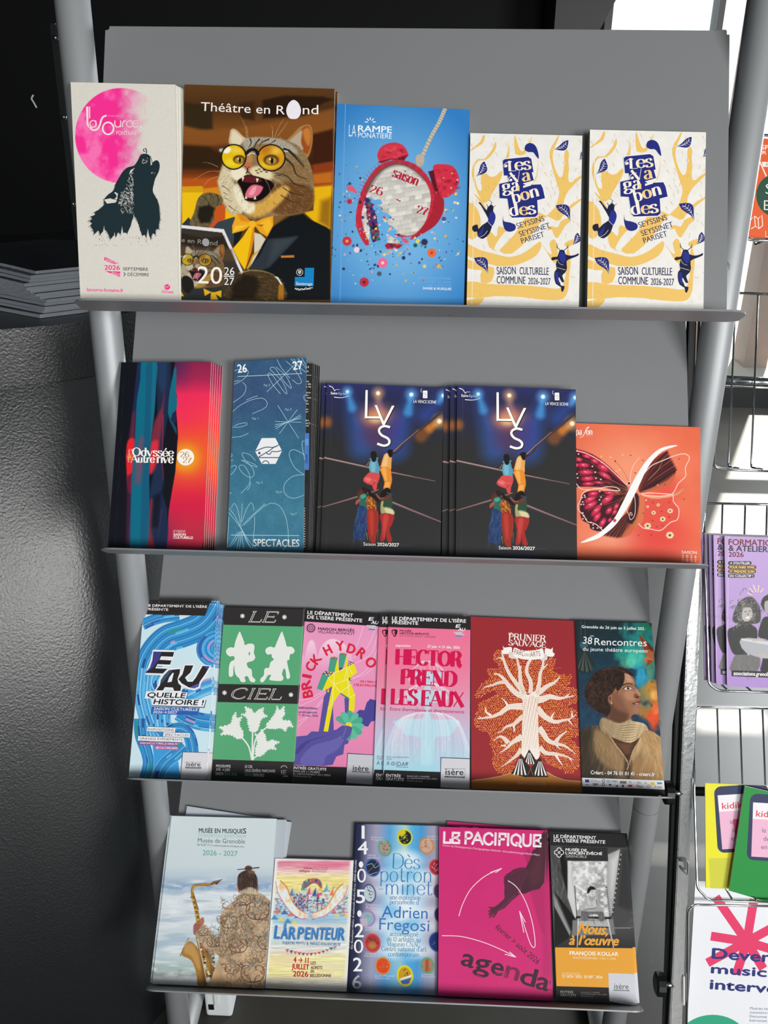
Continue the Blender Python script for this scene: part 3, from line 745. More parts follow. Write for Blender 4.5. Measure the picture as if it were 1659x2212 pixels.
# ------------------------------------------------------------------ top tier
rnd = random.Random(7)
def art_source(S):
 S.use(ZB)
 PAPER = '#dcd8ce'
 p = S.paint(1.0); p.fill(PAPER)
 p.C += ((fbm(p.X / 20, p.Y / 20, 3) - .5) * .035)[..., None]
 d = np.hypot((p.X - 770) / 1.0, (p.Y - 815) / 1.04) - 655
 disc = np.clip(.5 - d / 5, 0, 1); fade = np.clip((1130 - p.X - 260 * (fbm(p.X / 70, p.Y / 90, 5) - .5)) / 430, 0, 1) ** 1.25
 n = np.clip((fbm(p.X / 190, p.Y / 190, 11, 5) - .42) * 4.2, 0, 1)[..., None]
 c = hx('#fb2f95') * (1 - n) + hx('#ff74b8') * n
 a = (disc * fade)[..., None]; p.C = p.C * (1 - a) + c * a
 p.done()
 W = '#f3e4e2'
 S.poly([(270, 400), (305, 400), (305, 640), (320, 710), (290, 680), (278, 640)], W); S.rect(316, 400, 330, 570, W)
 S.ring(372, 648, 46, 48, 14, W); S.rect(405, 600, 418, 692, W)
 S.line([(330, 695), (350, 725), (392, 738), (440, 715), (470, 660), (490, 590), (520, 545), (565, 528)], 26, W, sm=5)
 S.ring(588, 712, 78, 86, 24, W)
 S.line([(685, 600), (685, 660), (705, 690), (745, 690), (765, 665)], 15, W, sm=4); S.rect(760, 600, 774, 695, W)
 S.line([(795, 692), (795, 640), (812, 610), (835, 604)], 15, W, sm=4)
 S.line(ellipse(900, 648, 48, 46, 0, 14, 40, 320), 13, '#efd3d8'); S.line(ellipse(982, 648, 46, 46, 0, 14, 20, 320), 13, '#ecd6d6'); S.rect(940, 636, 1022, 648, '#ecd6d6')
 S.ell(1055, 690, 14, 14, '#eee0dc'); S.ell(1057, 745, 14, 14, '#eee0dc')
 S.text('FONTAINE', (706, 806), (1000, 808), 56, '#f0dcdc'); S.text('MUSIQUES CULTURES', (585, 545), (920, 545), 22, '#f79cc4')
 S.use(Z1)
 K = '#1c2e34'
 wolf = [(470, 503), (480, 483), (498, 476), (520, 478), (536, 490), (547, 535), (537, 548), (556, 525), (575, 514), (590, 525), (595, 550), (588, 585), (568, 625), (558, 665), (553, 695),
   (562, 722), (580, 755), (590, 790), (594, 830), (596, 870), (588, 905), (590, 925), (570, 930), (568, 960), (552, 950), (540, 985), (530, 960), (515, 985), (505, 960), (490, 965), (478, 930), (462, 880),
   (440, 850), (420, 905), (400, 950), (380, 945), (362, 960), (345, 945), (328, 985), (318, 965), (300, 985), (285, 950), (262, 930), (240, 960), (228, 935), (205, 955), (196, 930), (180, 905), (192, 895), (174, 875), (190, 868), (185, 850), (208, 842), (205, 825), (232, 810), (262, 782), (262, 748), (290, 718), (320, 695), (330, 660), (350, 622), (378, 578), (405, 556), (440, 548), (458, 525)]
 S.poly(wolf, K, sm=2)
 S.line([(505, 444), (512, 448), (516, 460), (514, 475)], 6, K, sm=3); S.line([(500, 446), (497, 458), (508, 462)], 5, K, sm=3)
 S.poly([(538, 492), (551, 540), (541, 543)], PAPER); S.line([(538, 490), (545, 510), (552, 540)], 4, K, sm=3)
 S.poly([(262, 750), (300, 742), (340, 755), (330, 768), (280, 774)], PAPER); S.poly([(300, 720), (330, 705), (345, 715), (340, 750), (318, 745), (322, 718)], PAPER); S.poly([(290, 722), (315, 706), (338, 728), (320, 748), (298, 740)], K, sm=3)
 S.poly([(446, 560), (435, 575), (418, 595), (412, 600), (420, 575)], PAPER)
 fur = []
 for _ in range(330):
  t = rnd.random(); x = 345 + 95 * rnd.random() ** 1.3 - 10 * t; y = 585 + t * 190
  if x < 400 - (y - 585) * .42 + 22: continue
  fur.append([(x, y), (x + rnd.uniform(2, 6), y + rnd.uniform(5, 14))])
 fur += [[(x, y), (x + 3, y + 6)] for x, y in [(rnd.uniform(360, 440), rnd.uniform(700, 830)) for _ in range(150)]]
 fur += [[(x, y), (x + 3, y + 5)] for x, y in [(rnd.uniform(485, 525), rnd.uniform(500, 535)) for _ in range(24)]] + [[(x, y), (x + 2, y + 4)] for x, y in [(rnd.uniform(540, 570), rnd.uniform(585, 600)) for _ in range(8)]]
 S.lines(fur, 2.6, PAPER, .6)
 hair = []
 for k in range(len(wolf)):
  (x, y), (x2, y2) = wolf[k], wolf[(k + 1) % len(wolf)]
  if y < 700 and x > 440: continue
  for t in np.linspace(0, 1, max(2, int(math.hypot(x2 - x, y2 - y) / 6))):
   a, b = x + (x2 - x) * t, y + (y2 - y) * t; dx = (a - 420) / 200
   hair.append([(a, b), (a + dx * 9 + rnd.uniform(-3, 3), b + rnd.uniform(2, 11))])
 S.lines(hair, 4, K, .5)
 trees = []
 for x, top, bot, w in ((440, 832, 1000, 44), (262, 903, 1000, 26), (370, 907, 1000, 24), (325, 942, 1010, 20), (524, 922, 1000, 22), (222, 935, 1000, 14), (402, 948, 1000, 14), (560, 955, 1005, 14)):
  for i in range(9):
   y = top + (bot - top) * i / 9; h = (bot - top) / 9 * 1.7; ww = w * (i + .6) / 9
   trees.append([(x, y), (x + ww, y + h), (x + ww * .4, y + h * .8), (x - ww * .4, y + h * .8), (x - ww, y + h)])
 S.polys(trees, PAPER)
 S.lines([[(x, y), (x + rnd.uniform(-5, 5), y + rnd.uniform(3, 9))] for x, y in [(rnd.uniform(195, 580), rnd.uniform(965, 1025)) for _ in range(46)]], 3, K, .5)
 PK = '#f8358f'
 S.poly([(266, 1092), (352, 1130), (325, 1136), (262, 1112)], PK); S.text('SAISON', (268, 1112), (340, 1136), 13, PAPER, .02)
 S.text('2026', (265, 1168), (356, 1170), 27, PK, .035); S.poly([(268, 1176), (360, 1180), (356, 1211), (300, 1190)], PK); S.text('2027', (303, 1192), (356, 1206), 13, PAPER, .02)
 S.text('SEPTEMBRE', (376, 1173), (525, 1176), 19, '#26282c', .012); S.text('DÉCEMBRE', (403, 1206), (530, 1208), 19, '#26282c', .012)
 S.line([(380, 1186), (390, 1195), (380, 1206)], 5, '#26282c')
 S.text('lasource-fontaine.fr', (161, 1297), (378, 1303), 21, PK, .02)
 S.ell(640, 1272, 17, 17, PK); S.line([(628, 1278), (636, 1266), (641, 1276), (648, 1264), (655, 1262)], 3, PAPER)
 S.text('FONTAINE', (607, 1308), (676, 1310), 12, PK, .03); S.text('Ville de', (608, 1295), (636, 1295), 7, PK)

def paint_cat(p, f, seed=1, n=1500, dim=1.0):
 """a laughing tabby in round yellow glasses; f maps drawing coordinates"""
 P = lambda L: [f(x, y) for x, y in L]; sc = math.hypot(*(np.array(f(1, 0)) - np.array(f(0, 0))))
 def C(h): return hx(h) * dim + hx('#3a342c') * (1 - dim)
 def poly(L, c, soft=3, a=1, sm=4): p.poly(P(L), C(c), soft * sc + .5, a, sm)
 def ell(x, y, rx, ry, c, rot=0, soft=.15, a=1): X, Y = f(x, y); p.ell(X, Y, rx * sc, ry * sc, C(c), rot, soft, a)
 def line(L, w, c, w1=None, a=1, sm=4): p.line(P(L), w * sc, C(c), None if w1 is None else w1 * sc, 2.5 * sc + .5, a, sm)
 head = [(400, 1000), (395, 1060), (420, 1160), (460, 1260), (490, 1330), (560, 1385), (680, 1420), (830, 1425), (980, 1400), (1180, 1390), (1320, 1355), (1385, 1290), (1402, 1180), (1405, 1080), (1395, 980), (1375, 880), (1330, 780), (1240, 660), (1140, 610), (1060, 580), (960, 575), (860, 575), (760, 570), (700, 590), (640, 640), (540, 720), (440, 850)]
 poly([(515, 640), (518, 540), (530, 490), (560, 478), (600, 500), (650, 550), (700, 600), (640, 680)], '#c9b795', 5); poly([(535, 620), (540, 530), (560, 500), (610, 540), (655, 590), (600, 660)], '#e4d6b4', 9)
 poly([(1110, 620), (1180, 540), (1250, 465), (1320, 435), (1370, 445), (1392, 520), (1388, 640), (1350, 770), (1290, 800), (1200, 700)], '#a87c48', 4)
 poly([(1250, 530), (1300, 460), (1355, 455), (1378, 530), (1372, 640), (1340, 740), (1285, 720), (1250, 640)], '#9a4e1e', 10); poly([(1290, 500), (1350, 470), (1375, 560), (1350, 660), (1310, 600)], '#c47a34', 14)
 poly([(1140, 620), (1230, 530), (1280, 500), (1270, 620), (1290, 700), (1180, 680)], '#b8a890', 10)
 poly(head, '#8c7350', 6)
 poly([(400, 1000), (395, 1060), (430, 1180), (490, 1330), (600, 1400), (680, 1300), (640, 1160), (560, 1050), (520, 920), (460, 860)], '#d9cba6', 16)
 poly([(660, 620), (760, 570), (1000, 580), (1160, 640), (1240, 740), (1120, 720), (980, 650), (800, 640), (700, 700)], '#a9a293', 14)
 poly([(960, 1100), (1120, 1040), (1320, 1060), (1400, 1150), (1390, 1290), (1300, 1360), (1100, 1390), (960, 1330)], '#6b4524', 26); poly([(1040, 900), (1200, 850), (1340, 900), (1390, 1010), (1300, 1060), (1120, 1020)], '#8a6a42', 20)
 poly([(640, 1180), (700, 1250), (840, 1260), (960, 1160), (1080, 1080), (1150, 1120), (1060, 1250), (900, 1380), (740, 1400), (660, 1320)], '#d8a648', 22)
 poly([(600, 1060), (660, 1180), (720, 1260), (780, 1270), (770, 1360), (680, 1360), (600, 1250), (560, 1120)], '#efe6cc', 16)
 def dirn(x, y):
  return math.degrees(math.atan2(y - 850, x - 780)) 
 g = np.array(f(780, 850))
 p.strokes(P(head), n, 34 * sc, 4.2 * sc, [C('#5c4528'), C('#c9b68e'), C('#3c2c1a'), C('#a88a5c'), C('#e2d4b0')], lambda x, y: math.degrees(math.atan2(y - g[1], x - g[0])), seed, 2 * sc, .38)
 for L, w in (([(735, 590), (745, 630), (715, 680)], 18), ([(830, 590), (790, 640), (775, 690)], 20), ([(930, 590), (860, 620), (830, 660)], 18), ([(1000, 600), (940, 640)], 14), ([(1090, 780), (1180, 860), (1220, 960), (1330, 1010)], 26), ([(1010, 960), (1120, 980), (1200, 1060), (1310, 1090)], 24),
                 ([(1080, 1100), (1180, 1160), (1300, 1180)], 14), ([(1060, 1180), (1160, 1240), (1260, 1260)], 12), ([(440, 1080), (490, 1110), (530, 1150)], 9), ([(455, 1150), (500, 1180)], 8), ([(470, 1210), (530, 1240)], 8), ([(510, 1290), (560, 1330), (620, 1360)], 9), ([(1140, 700), (1230, 780), (1300, 860)], 16)):
  line(L, w, '#2a2014', w * .3, .8)
 ell(612, 950, 92, 80, '#efe4c8', 20, .25); ell(850, 950, 128, 72, '#e6d4ac', 15, .25); ell(720, 780, 40, 70, '#b8884e', 0, .5)
 for x, y in ((800, 920), (830, 905), (850, 930), (880, 915), (815, 945), (905, 935)): ell(x, y, 15, 6, '#2c1e10', 10, .4)
 poly([(665, 850), (700, 835), (745, 845), (750, 875), (715, 900), (690, 890)], '#c8694a', 4); ell(685, 880, 7, 6, '#5a2418', 0, .4); ell(722, 882, 8, 6, '#5a2418', 0, .4)
 line([(705, 895), (705, 925), (690, 950)], 14, '#20140c', 10); line([(705, 925), (760, 975)], 10, '#20140c')
 poly([(600, 1035), (650, 990), (700, 965), (780, 975), (900, 1010), (990, 1050), (960, 1120), (890, 1200), (800, 1245), (690, 1235), (665, 1190), (640, 1110)], '#16080a', 5)
 poly([(640, 1010), (700, 975), (800, 990), (860, 1030), (760, 1050), (680, 1040)], '#5e1e22', 9)
 poly([(680, 1180), (710, 1110), (760, 1070), (830, 1075), (870, 1100), (830, 1170), (770, 1205), (710, 1205)], '#dd6f86', 8); poly([(720, 1170), (760, 1100), (800, 1090), (770, 1170)], '#f2a0ae', 10)
 for L in ([(645, 985), (672, 985), (655, 1035)], [(795, 1000), (825, 1005), (806, 1048)], [(678, 1215), (690, 1180), (705, 1218)], [(770, 1222), (785, 1182), (798, 1222)]): poly(L, '#f3e6c4', 2, 1, 0)
 for cx, cy, rx, ry, c in ((560, 775, 122, 122, '#e8bd10'), (955, 785, 138, 130, '#d9981a')):
  ell(cx, cy, rx, ry, c, 0, .03)
  ell(cx - .2 * rx, cy + .5 * ry, rx * .6, ry * .3, '#f6dc30', 0, .7, .8); ell(cx + .2 * rx, cy - .55 * ry, rx * .5, ry * .25, '#f2d45a', 0, .8, .7)
 ell(900, 700, 60, 50, '#b8701a', 0, .8, .8)
 for cx, cy, r in ((618, 808, 46), (955, 815, 58)):
  ell(cx, cy - 6, r * 1.35, r * .95, '#3c2408', 0, .3); ell(cx, cy, r, r * .72, '#b58a3a', 0, .2); ell(cx + r * .15, cy, r * .26, r * .6, '#140c04', 0, .2); ell(cx - r * .2, cy - r * .25, r * .16, r * .14, '#ffffff', 0, .3)
 ell(490, 705, 42, 32, '#fbf3df', -30, .3); ell(430, 705, 25, 20, '#a8b8b8', 0, .3)
 for cx, cy, rx, ry in ((560, 775, 130, 130), (955, 785, 146, 138)):
  q = ellipse(cx, cy, rx, ry, 0, 36); line(q + [q[0]], 15, '#15161a', sm=0)
 line([(690, 740), (740, 700), (790, 705), (815, 745)], 34, '#15171c'); line([(715, 760), (745, 735), (780, 745)], 10, '#d8d4c8'); line([(1090, 690), (1150, 720), (1300, 880)], 22, '#1b1a1c', 10); line([(1095, 715), (1130, 718)], 9, '#d8d8d0')
 for L in ([(870, 980), (930, 1080), (965, 1220)], [(890, 975), (1000, 1080), (1060, 1260)], [(930, 980), (1060, 1060), (1120, 1190)], [(960, 985), (1090, 1060), (1170, 1230)], [(960, 960), (1080, 970), (1150, 1010)], [(400, 930), (280, 935), (140, 1020)], [(390, 985), (310, 1010), (240, 1085)], [(395, 880), (300, 840), (230, 835)], [(700, 590), (680, 450), (630, 350)], [(710, 590), (705, 500), (690, 440)], [(990, 570), (1030, 470), (1090, 370)], [(970, 570), (970, 490), (960, 440)], [(1020, 560), (1080, 480), (1130, 410)]):
  line(L, 4.5, '#e2cf9c', 2, .75)
def art_rond(S):
 S.use(ZCC); p = S.paint(1.1)
 p.vgrad([(40, '#5e3c1c'), (250, '#4a2e16'), (480, '#7a4a1e'), (640, '#5e3414'), (820, '#3a1c0c'), (940, '#6a3010'), (1040, '#b4551c'), (1100, '#c8861a'), (1300, '#5a3a10')])
 d = lambda L: [(x - 24, y + 1171) for x, y in L]
 p.poly([(40, 200), (330, 240), (340, 480), (200, 500), (40, 450)], '#332614', 22); p.poly([(610, 210), (780, 190), (780, 390), (640, 370)], '#3a2410', 22); p.poly([(860, 180), (1100, 130), (1500, 140), (1610, 170), (1500, 210), (1300, 340), (870, 370)], '#2c190c', 20)
 p.poly([(20, 450), (300, 500), (620, 470), (1000, 400), (1300, 350), (1620, 260), (1620, 480), (1400, 540), (1000, 620), (600, 640), (300, 660), (20, 640)], '#8a5222', 30, .85)
 p.poly([(20, 655), (300, 670), (440, 760), (420, 900), (20, 900)], '#32200f', 24); p.poly([(1380, 540), (1610, 480), (1610, 820), (1400, 840)], '#3c1c0c', 24)
 p.poly([(20, 1010), (420, 1000), (420, 1140), (20, 1120)], '#b8541a', 16); p.poly([(1390, 860), (1610, 820), (1610, 1060), (1400, 1080)], '#8a3a14', 16); p.poly([(1390, 960), (1600, 930), (1600, 1050), (1400, 1060)], '#c06a1c', 20)
 p.poly([(15, 1100), (220, 1090), (250, 1130), (250, 1500), (15, 1500)], '#f0c012', 6, 1); p.poly([(15, 1088), (225, 1082), (245, 1110), (220, 1150), (15, 1150)], '#d6a010', 6)
 p.poly([(230, 1110), (420, 1090), (560, 1360), (560, 1500), (250, 1500)], '#d8881a', 14); p.poly([(380, 1290), (470, 1260), (480, 1420), (330, 1540), (290, 1530)], '#c8541e', 8); p.poly([(475, 1300), (560, 1360), (620, 1400), (560, 1440), (470, 1430)], '#f0b80e', 6)
 p.poly([(1300, 1360), (1400, 1340), (1410, 1100), (1590, 1080), (1580, 1540), (1400, 1450)], '#e8b40e', 6); p.poly([(1480, 1240), (1590, 1200), (1580, 1540), (1460, 1460)], '#8a5a12', 40, .8)
 # suit, shirt, bow tie
 p.poly(d([(355, 360), (420, 290), (590, 235), (640, 300), (600, 560), (500, 420)]), '#34434a', 4); p.poly(d([(590, 400), (680, 380), (640, 500), (580, 560)]), '#16191c', 5)
 p.poly(d([(1110, 270), (1240, 190), (1310, 200), (1380, 260), (1560, 345), (1600, 380), (1600, 1110), (1000, 1110), (700, 800), (930, 470), (1000, 340)]), '#101418', 4)
 p.poly(d([(800, 400), (870, 420), (920, 470), (830, 640), (740, 800), (720, 780), (800, 620)]), '#d8cfba', 6); p.poly(d([(880, 560), (790, 660), (745, 780), (720, 790), (780, 640)]), '#d89a1e', 5)
 p.poly(d([(945, 470), (1100, 460), (1270, 440), (1100, 620), (960, 770), (880, 800), (730, 790), (860, 640)]), '#2c333b', 12); p.poly(d([(1000, 480), (1240, 450), (1090, 600), (950, 740)]), '#3e4750', 40, .7)
 paint_cat(p, lambda x, y: (x, y), 3, 1500)
 p.poly(d([(600, 200), (700, 215), (800, 290), (900, 240), (1150, 215), (1000, 330), (960, 300)]), '#8a6434', 10, .8)
 p.poly(d([(620, 195), (700, 230), (765, 285), (760, 330), (690, 380), (570, 412), (568, 330)]), '#f0a81e', 4); p.poly(d([(620, 195), (700, 230), (760, 290), (660, 280)]), '#d8861a', 14, .9); p.poly(d([(600, 330), (740, 320), (640, 370), (575, 400)]), '#f8c83a', 12, .9)
 p.poly(d([(810, 290), (900, 250), (1000, 225), (1000, 330), (935, 445), (860, 400), (812, 335)]), '#eda21c', 4); p.poly(d([(860, 300), (960, 250), (990, 320), (940, 430)]), '#f6c030', 16, .8); p.poly(d([(830, 320), (900, 318), (880, 340)]), '#9a5a10', 8)
 p.poly(d([(745, 345), (800, 345), (800, 440), (770, 600), (700, 795), (640, 700), (575, 570), (680, 450)]), '#f4c010', 4); p.poly(d([(785, 350), (802, 350), (800, 440), (768, 610), (705, 795), (735, 640)]), '#e08a16', 5); p.poly(d([(750, 285), (810, 285), (808, 345), (755, 345)]), '#f6b826', 4, sm=3)
 p.poly(d([(1080, 645), (1222, 640), (1222, 665), (1085, 668)]), '#c67a2e', 3)
 # raised paw
 paw = d([(120, 300), (170, 180), (200, 60), (250, 0), (330, -20), (420, 0), (465, 40), (460, 100), (400, 130), (370, 180), (380, 240), (340, 320), (240, 345), (150, 335)])
 p.poly(d([(35, 320), (110, 240), (180, 345), (35, 330)]), '#2a3440', 4); p.poly(paw, '#6d5f42', 5, sm=4); p.strokes(paw, 420, 26, 4, [hx('#2c2416'), hx('#a8986c'), hx('#4a3e28'), hx('#171108')], 80, 5, 2, .5)
 p.poly(d([(220, 130), (330, 110), (390, 150), (330, 300), (230, 300), (200, 220)]), '#15110b', 18, .85)
 for L in ([(250, 20), (300, 50), (330, 120)], [(330, -10), (370, 40), (370, 110)], [(400, 0), (425, 50), (410, 120)]): p.line(d(L), 8, '#241c10', 5, 3, .9, 4)
 # the programme in its paws, with the same cat on it
 p.poly(d([(15, 320), (480, 366), (690, 830), (640, 850), (440, 400), (15, 360)]), '#e6e2e6', 2.5); p.poly(d([(15, 352), (462, 402), (660, 830), (640, 1120), (10, 1120)]), '#38322a', 2.5)
 p.poly(d([(15, 400), (250, 460), (480, 440), (520, 560), (200, 560), (15, 520)]), '#2a231c', 18); p.poly(d([(15, 540), (300, 570), (560, 580), (600, 700), (15, 700)]), '#54402c', 26, .9)
 paint_cat(p, lambda x, y: (x * .47 - 190, y * .47 + 1493), 4, 500, .72)
 p.poly(d([(40, 880), (100, 860), (160, 920), (150, 1040), (60, 1020)]), '#1d1a16', 6, sm=4); p.poly(d([(15, 1000), (60, 1070), (15, 1080)]), '#e8c010', 3)
 p.poly(d([(150, 1000), (460, 980), (480, 1110), (60, 1110)]), '#2b2f30', 6)
 for L in ([(265, 990), (350, 1030), (280, 1070)], [(455, 1010), (370, 1035), (455, 1090)], [(345, 1030), (385, 1030), (420, 1110), (340, 1110)]): p.poly(d(L), '#e0ae1e', 3)
 paw2 = d([(590, 900), (660, 840), (740, 800), (860, 800), (1000, 850), (1080, 900), (1115, 960), (1110, 1110), (600, 1110), (480, 1080), (520, 980)])
 p.poly(paw2, '#46341e', 6, sm=4); p.strokes(paw2, 560, 34, 4.5, [hx('#171008'), hx('#8a7444'), hx('#33260f'), hx('#b09a60')], lambda x, y: 20, 6, 2, .45)
 p.poly(d([(560, 960), (700, 840), (820, 860), (860, 960), (800, 1100), (560, 1110)]), '#171009', 34, .8); p.line(d([(640, 830), (760, 800), (900, 810), (1010, 850)]), 14, '#b8a25a', 8, 8, .7, 4)
 p.poly(d([(1010, 860), (1050, 870), (1100, 950), (1085, 960), (1050, 900)]), '#e9e2cc', 3); p.poly(d([(1060, 950), (1110, 950), (1112, 1110), (1050, 1110)]), '#a8701e', 6)
 p.done()
 Wt = '#f6f2ec'
 S.text('Théâtre en R', (212, 290), (1098, 328), 92, Wt, .004); S.poly([(1192, 175), (1240, 205), (1268, 270), (1262, 330), (1230, 370), (1192, 376), (1152, 370), (1122, 330), (1116, 270), (1144, 205)], '#eeeaf0', sm=5)
 S.text('nd', (1288, 326), (1452, 326), 98, Wt, .004)
 S.use((385, 420, 4.879))
 S.text('e en R', (35, 500), (246, 522), 46, '#98938c'); S.ell(290, 505, 38, 42, '#a39ea0', -20); S.text('nd', (338, 534), (412, 538), 50, '#98938c')
 S.text('20', (198, 935), (460, 945), 178, Wt, .01); S.text('26', (485, 848), (592, 850), 80, Wt, .0); S.rect(478, 857, 590, 867, Wt); S.text('27', (483, 952), (588, 954), 76, Wt)
 S.poly([(1335, 774), (1432, 774), (1426, 968), (1227, 966), (1230, 870), (1332, 870)], '#1583c4'); S.text('Sassenage', (1240, 952), (1414, 958), 30, Wt, .01)
 S.line([(1230, 1000), (1240, 985), (1248, 1005), (1262, 990), (1275, 1003), (1300, 992), (1320, 1000), (1345, 985), (1365, 995), (1385, 985), (1420, 985)], 6, Wt, sm=3); S.line([(1262, 1010), (1400, 996)], 4, Wt)
 S.ring(1280, 820, 33, 34, 7, '#b9b7b2'); S.poly([(1264, 800), (1296, 800), (1296, 828), (1280, 842), (1264, 828)], '#d8d6d0'); S.line([(1272, 806), (1288, 832)], 5, '#15181c')

def art_rampe(S):
 S.use(Z2); p = S.paint(1.0)
 d = np.hypot((p.X - 430) / 520, (p.Y - 760) / 640); t = np.clip(1.15 - d, 0, 1)[..., None]
 p.C = hx('#2f7cc2') * (1 - t) + hx('#8fc8ee') * t
 p.line([(128, 90), (95, 1275)], 3, '#7cb4e2', soft=3)
 p.ell(400, 700, 300, 300, '#4e94cf', 0, .5, .35)
 RED, DK = '#c2283c', '#8a1528'
 ring = [(190, 770), (200, 690), (222, 620), (262, 540), (330, 460), (420, 430), (490, 436), (570, 470), (640, 540), (690, 620), (716, 660), (712, 740), (670, 815), (600, 865), (520, 905), (515, 880), (590, 830), (632, 740)]
 p.poly([(640, 500), (700, 640), (716, 670), (712, 740), (670, 815), (600, 865), (520, 905), (560, 860), (640, 720)], '#a81c30', 3, sm=4)
 outer = [(190, 770), (215, 640), (260, 545), (330, 462), (420, 430), (490, 436), (560, 466), (620, 530), (650, 600), (655, 680), (630, 770), (580, 840), (520, 905), (400, 880), (280, 930), (245, 935), (200, 850)]
 p.poly(outer, RED, 3, sm=5)
 face = [(222, 780), (238, 690), (285, 565), (355, 488), (440, 458), (530, 488), (605, 560), (636, 640), (628, 730), (592, 820), (518, 882), (400, 870), (270, 915), (232, 860)]
 def brick(X, Y):
  r = np.floor(Y / 27 + X * .006); c = np.floor(X / 38 + (r % 2) * .5 + .3 * _hash(r.astype(np.int64), r.astype(np.int64) * 3, 2))
  h = _hash(c.astype(np.int64), r.astype(np.int64), 9); fy = (Y / 27 + X * .006) % 1
  v = .70 + .17 * h + .05 * fy + .05 * (vn(X / 3, Y / 14, 4) - .5); v = np.where(fy > .92, v - .10, v)
  return np.stack([v, v * .985, v * .95], -1)
 p.poly(face, '#d9d4cb', 3, sm=5, tex=brick)
 p.line([(260, 610), (300, 540), (360, 480), (440, 452), (520, 478), (600, 550)], 26, '#5c5650', 10, 22, .75, 5)
 p.poly([(250, 655), (275, 650), (300, 668), (333, 664), (352, 690), (330, 700), (350, 740), (372, 745), (404, 768), (376, 790), (384, 815), (418, 832), (436, 860), (420, 878), (440, 890), (525, 888), (470, 960), (280, 960), (250, 930)], '#62aae0', 2)
 p.poly([(222, 780), (245, 680), (262, 760), (275, 850), (268, 930), (245, 935), (226, 860)], '#cfc6b4', 2, tex=brick)
 p.poly([(190, 770), (222, 690), (226, 790), (250, 880), (272, 925), (246, 936), (205, 860)], RED, 3, sm=3)
 for x, y, r in [(rnd.uniform(245, 285) + (yy - 660) * .18, yy, rnd.uniform(7, 17)) for yy in [rnd.uniform(665, 910) for _ in range(170)]]:
  p.ell(x, y, r, r * .6, rnd.choice(['#26265a', '#5a2a6a', '#181a24', '#c22a58', '#2f6a68', '#8a2038', '#3c3a7a', '#121420']), rnd.uniform(0, 180), .2)
 p.poly([(328, 440), (318, 395), (350, 345), (420, 325), (478, 348), (502, 402), (450, 412), (330, 448)], '#cf3244', 3, sm=3); p.poly([(325, 440), (480, 405), (500, 402), (480, 432), (400, 428), (340, 450)], '#6e1020', 3)
 p.poly([(650, 470), (700, 455), (770, 468), (805, 530), (798, 590), (740, 652), (690, 640), (670, 560)], '#d12c44', 3, sm=3); p.poly([(622, 500), (655, 490), (668, 560), (690, 640), (660, 610)], '#5a0c1c', 3)
 for _ in range(46):
  x, y = (rnd.uniform(335, 490), rnd.uniform(340, 405)) if rnd.random() < .45 else (rnd.uniform(665, 795), rnd.uniform(475, 630))
  p.poly([(x, y), (x + rnd.uniform(14, 34), y + rnd.uniform(-6, 6)), (x + rnd.uniform(10, 30), y + rnd.uniform(10, 26)), (x - 4, y + rnd.uniform(8, 22))], rnd.choice(['#e04a5c', '#b01e36', '#d63a50', '#981830']), 2, .6)
 for k in range(40):
  t = k / 40; x, y = outer[1][0], 0
  a = R(160 + 230 * t); x, y = 432 + 222 * math.cos(a), 660 + 222 * math.sin(a)
  p.line([(x - 14 * math.cos(a), y - 14 * math.sin(a)), (x + 16 * math.cos(a + .3), y + 16 * math.sin(a + .3))], 4, rnd.choice(['#a01a30', '#dc4a5c', '#8a1428']), 2, 2, .6)
 p.line([(722, 125), (690, 200), (640, 290), (590, 400)], 23, '#bfb29c', 21, 2, 1, 4); p.poly([(552, 405), (580, 395), (598, 410), (592, 460), (560, 468), (548, 440)], '#bcae98', 3, sm=3)
 for k in range(44):
  t = k / 44; q = np.array([(722, 125), (690, 200), (640, 290), (590, 400), (575, 455)]); x = np.interp(t * 4, range(5), q[:, 0]); y = np.interp(t * 4, range(5), q[:, 1])
  p.line([(x - 9, y - 3), (x + 9, y + 8)], 3, '#7c705e' if k % 2 else '#ece4d4', 2, 2, .8)
 p.poly([(362, 940), (380, 925), (470, 935), (450, 958), (375, 962)], '#a81c30', 3); p.poly([(372, 870), (450, 915), (440, 930), (380, 925)], '#d2cabc', 2, tex=brick)
 for _ in range(330):
  y = rnd.triangular(390, 1190, 900); x = rnd.gauss(420, 190) if y > 800 else rnd.choice([rnd.uniform(80, 330), rnd.uniform(560, 800), rnd.uniform(300, 420)])
  if y < 620 and 240 < x < 700 and rnd.random() < .9: continue
  if 250 < x < 700 and 480 < y < 850 and not (250 < x < 420 and y > 690): continue
  r = rnd.choice([3, 4, 5, 5, 7, 9]); p.ell(x, y, r, r * rnd.uniform(.4, 1), rnd.choice(['#1d2a44', '#22407a', '#e8c96a', '#e9a0b8', '#1d5a5c', '#30303c', '#efe3d8', '#c83a50', '#4a5aa0', '#d8b04a', '#e8d48c']), rnd.uniform(0, 180), .25)
 for x, y, r, c in ((600, 920, 19, '#2c2c50'), (716, 782, 13, '#44508c'), (695, 825, 12, '#8a9ad8'), (195, 967, 17, '#eed0dc'), (330, 1110, 14, '#4a5668'), (475, 1015, 11, '#26305c'), (545, 940, 12, '#1d5a5c'), (600, 1065, 10, '#e8d060'), (685, 1065, 12, '#e0b040')): p.ell(x, y, r, r, c, 0, .2)
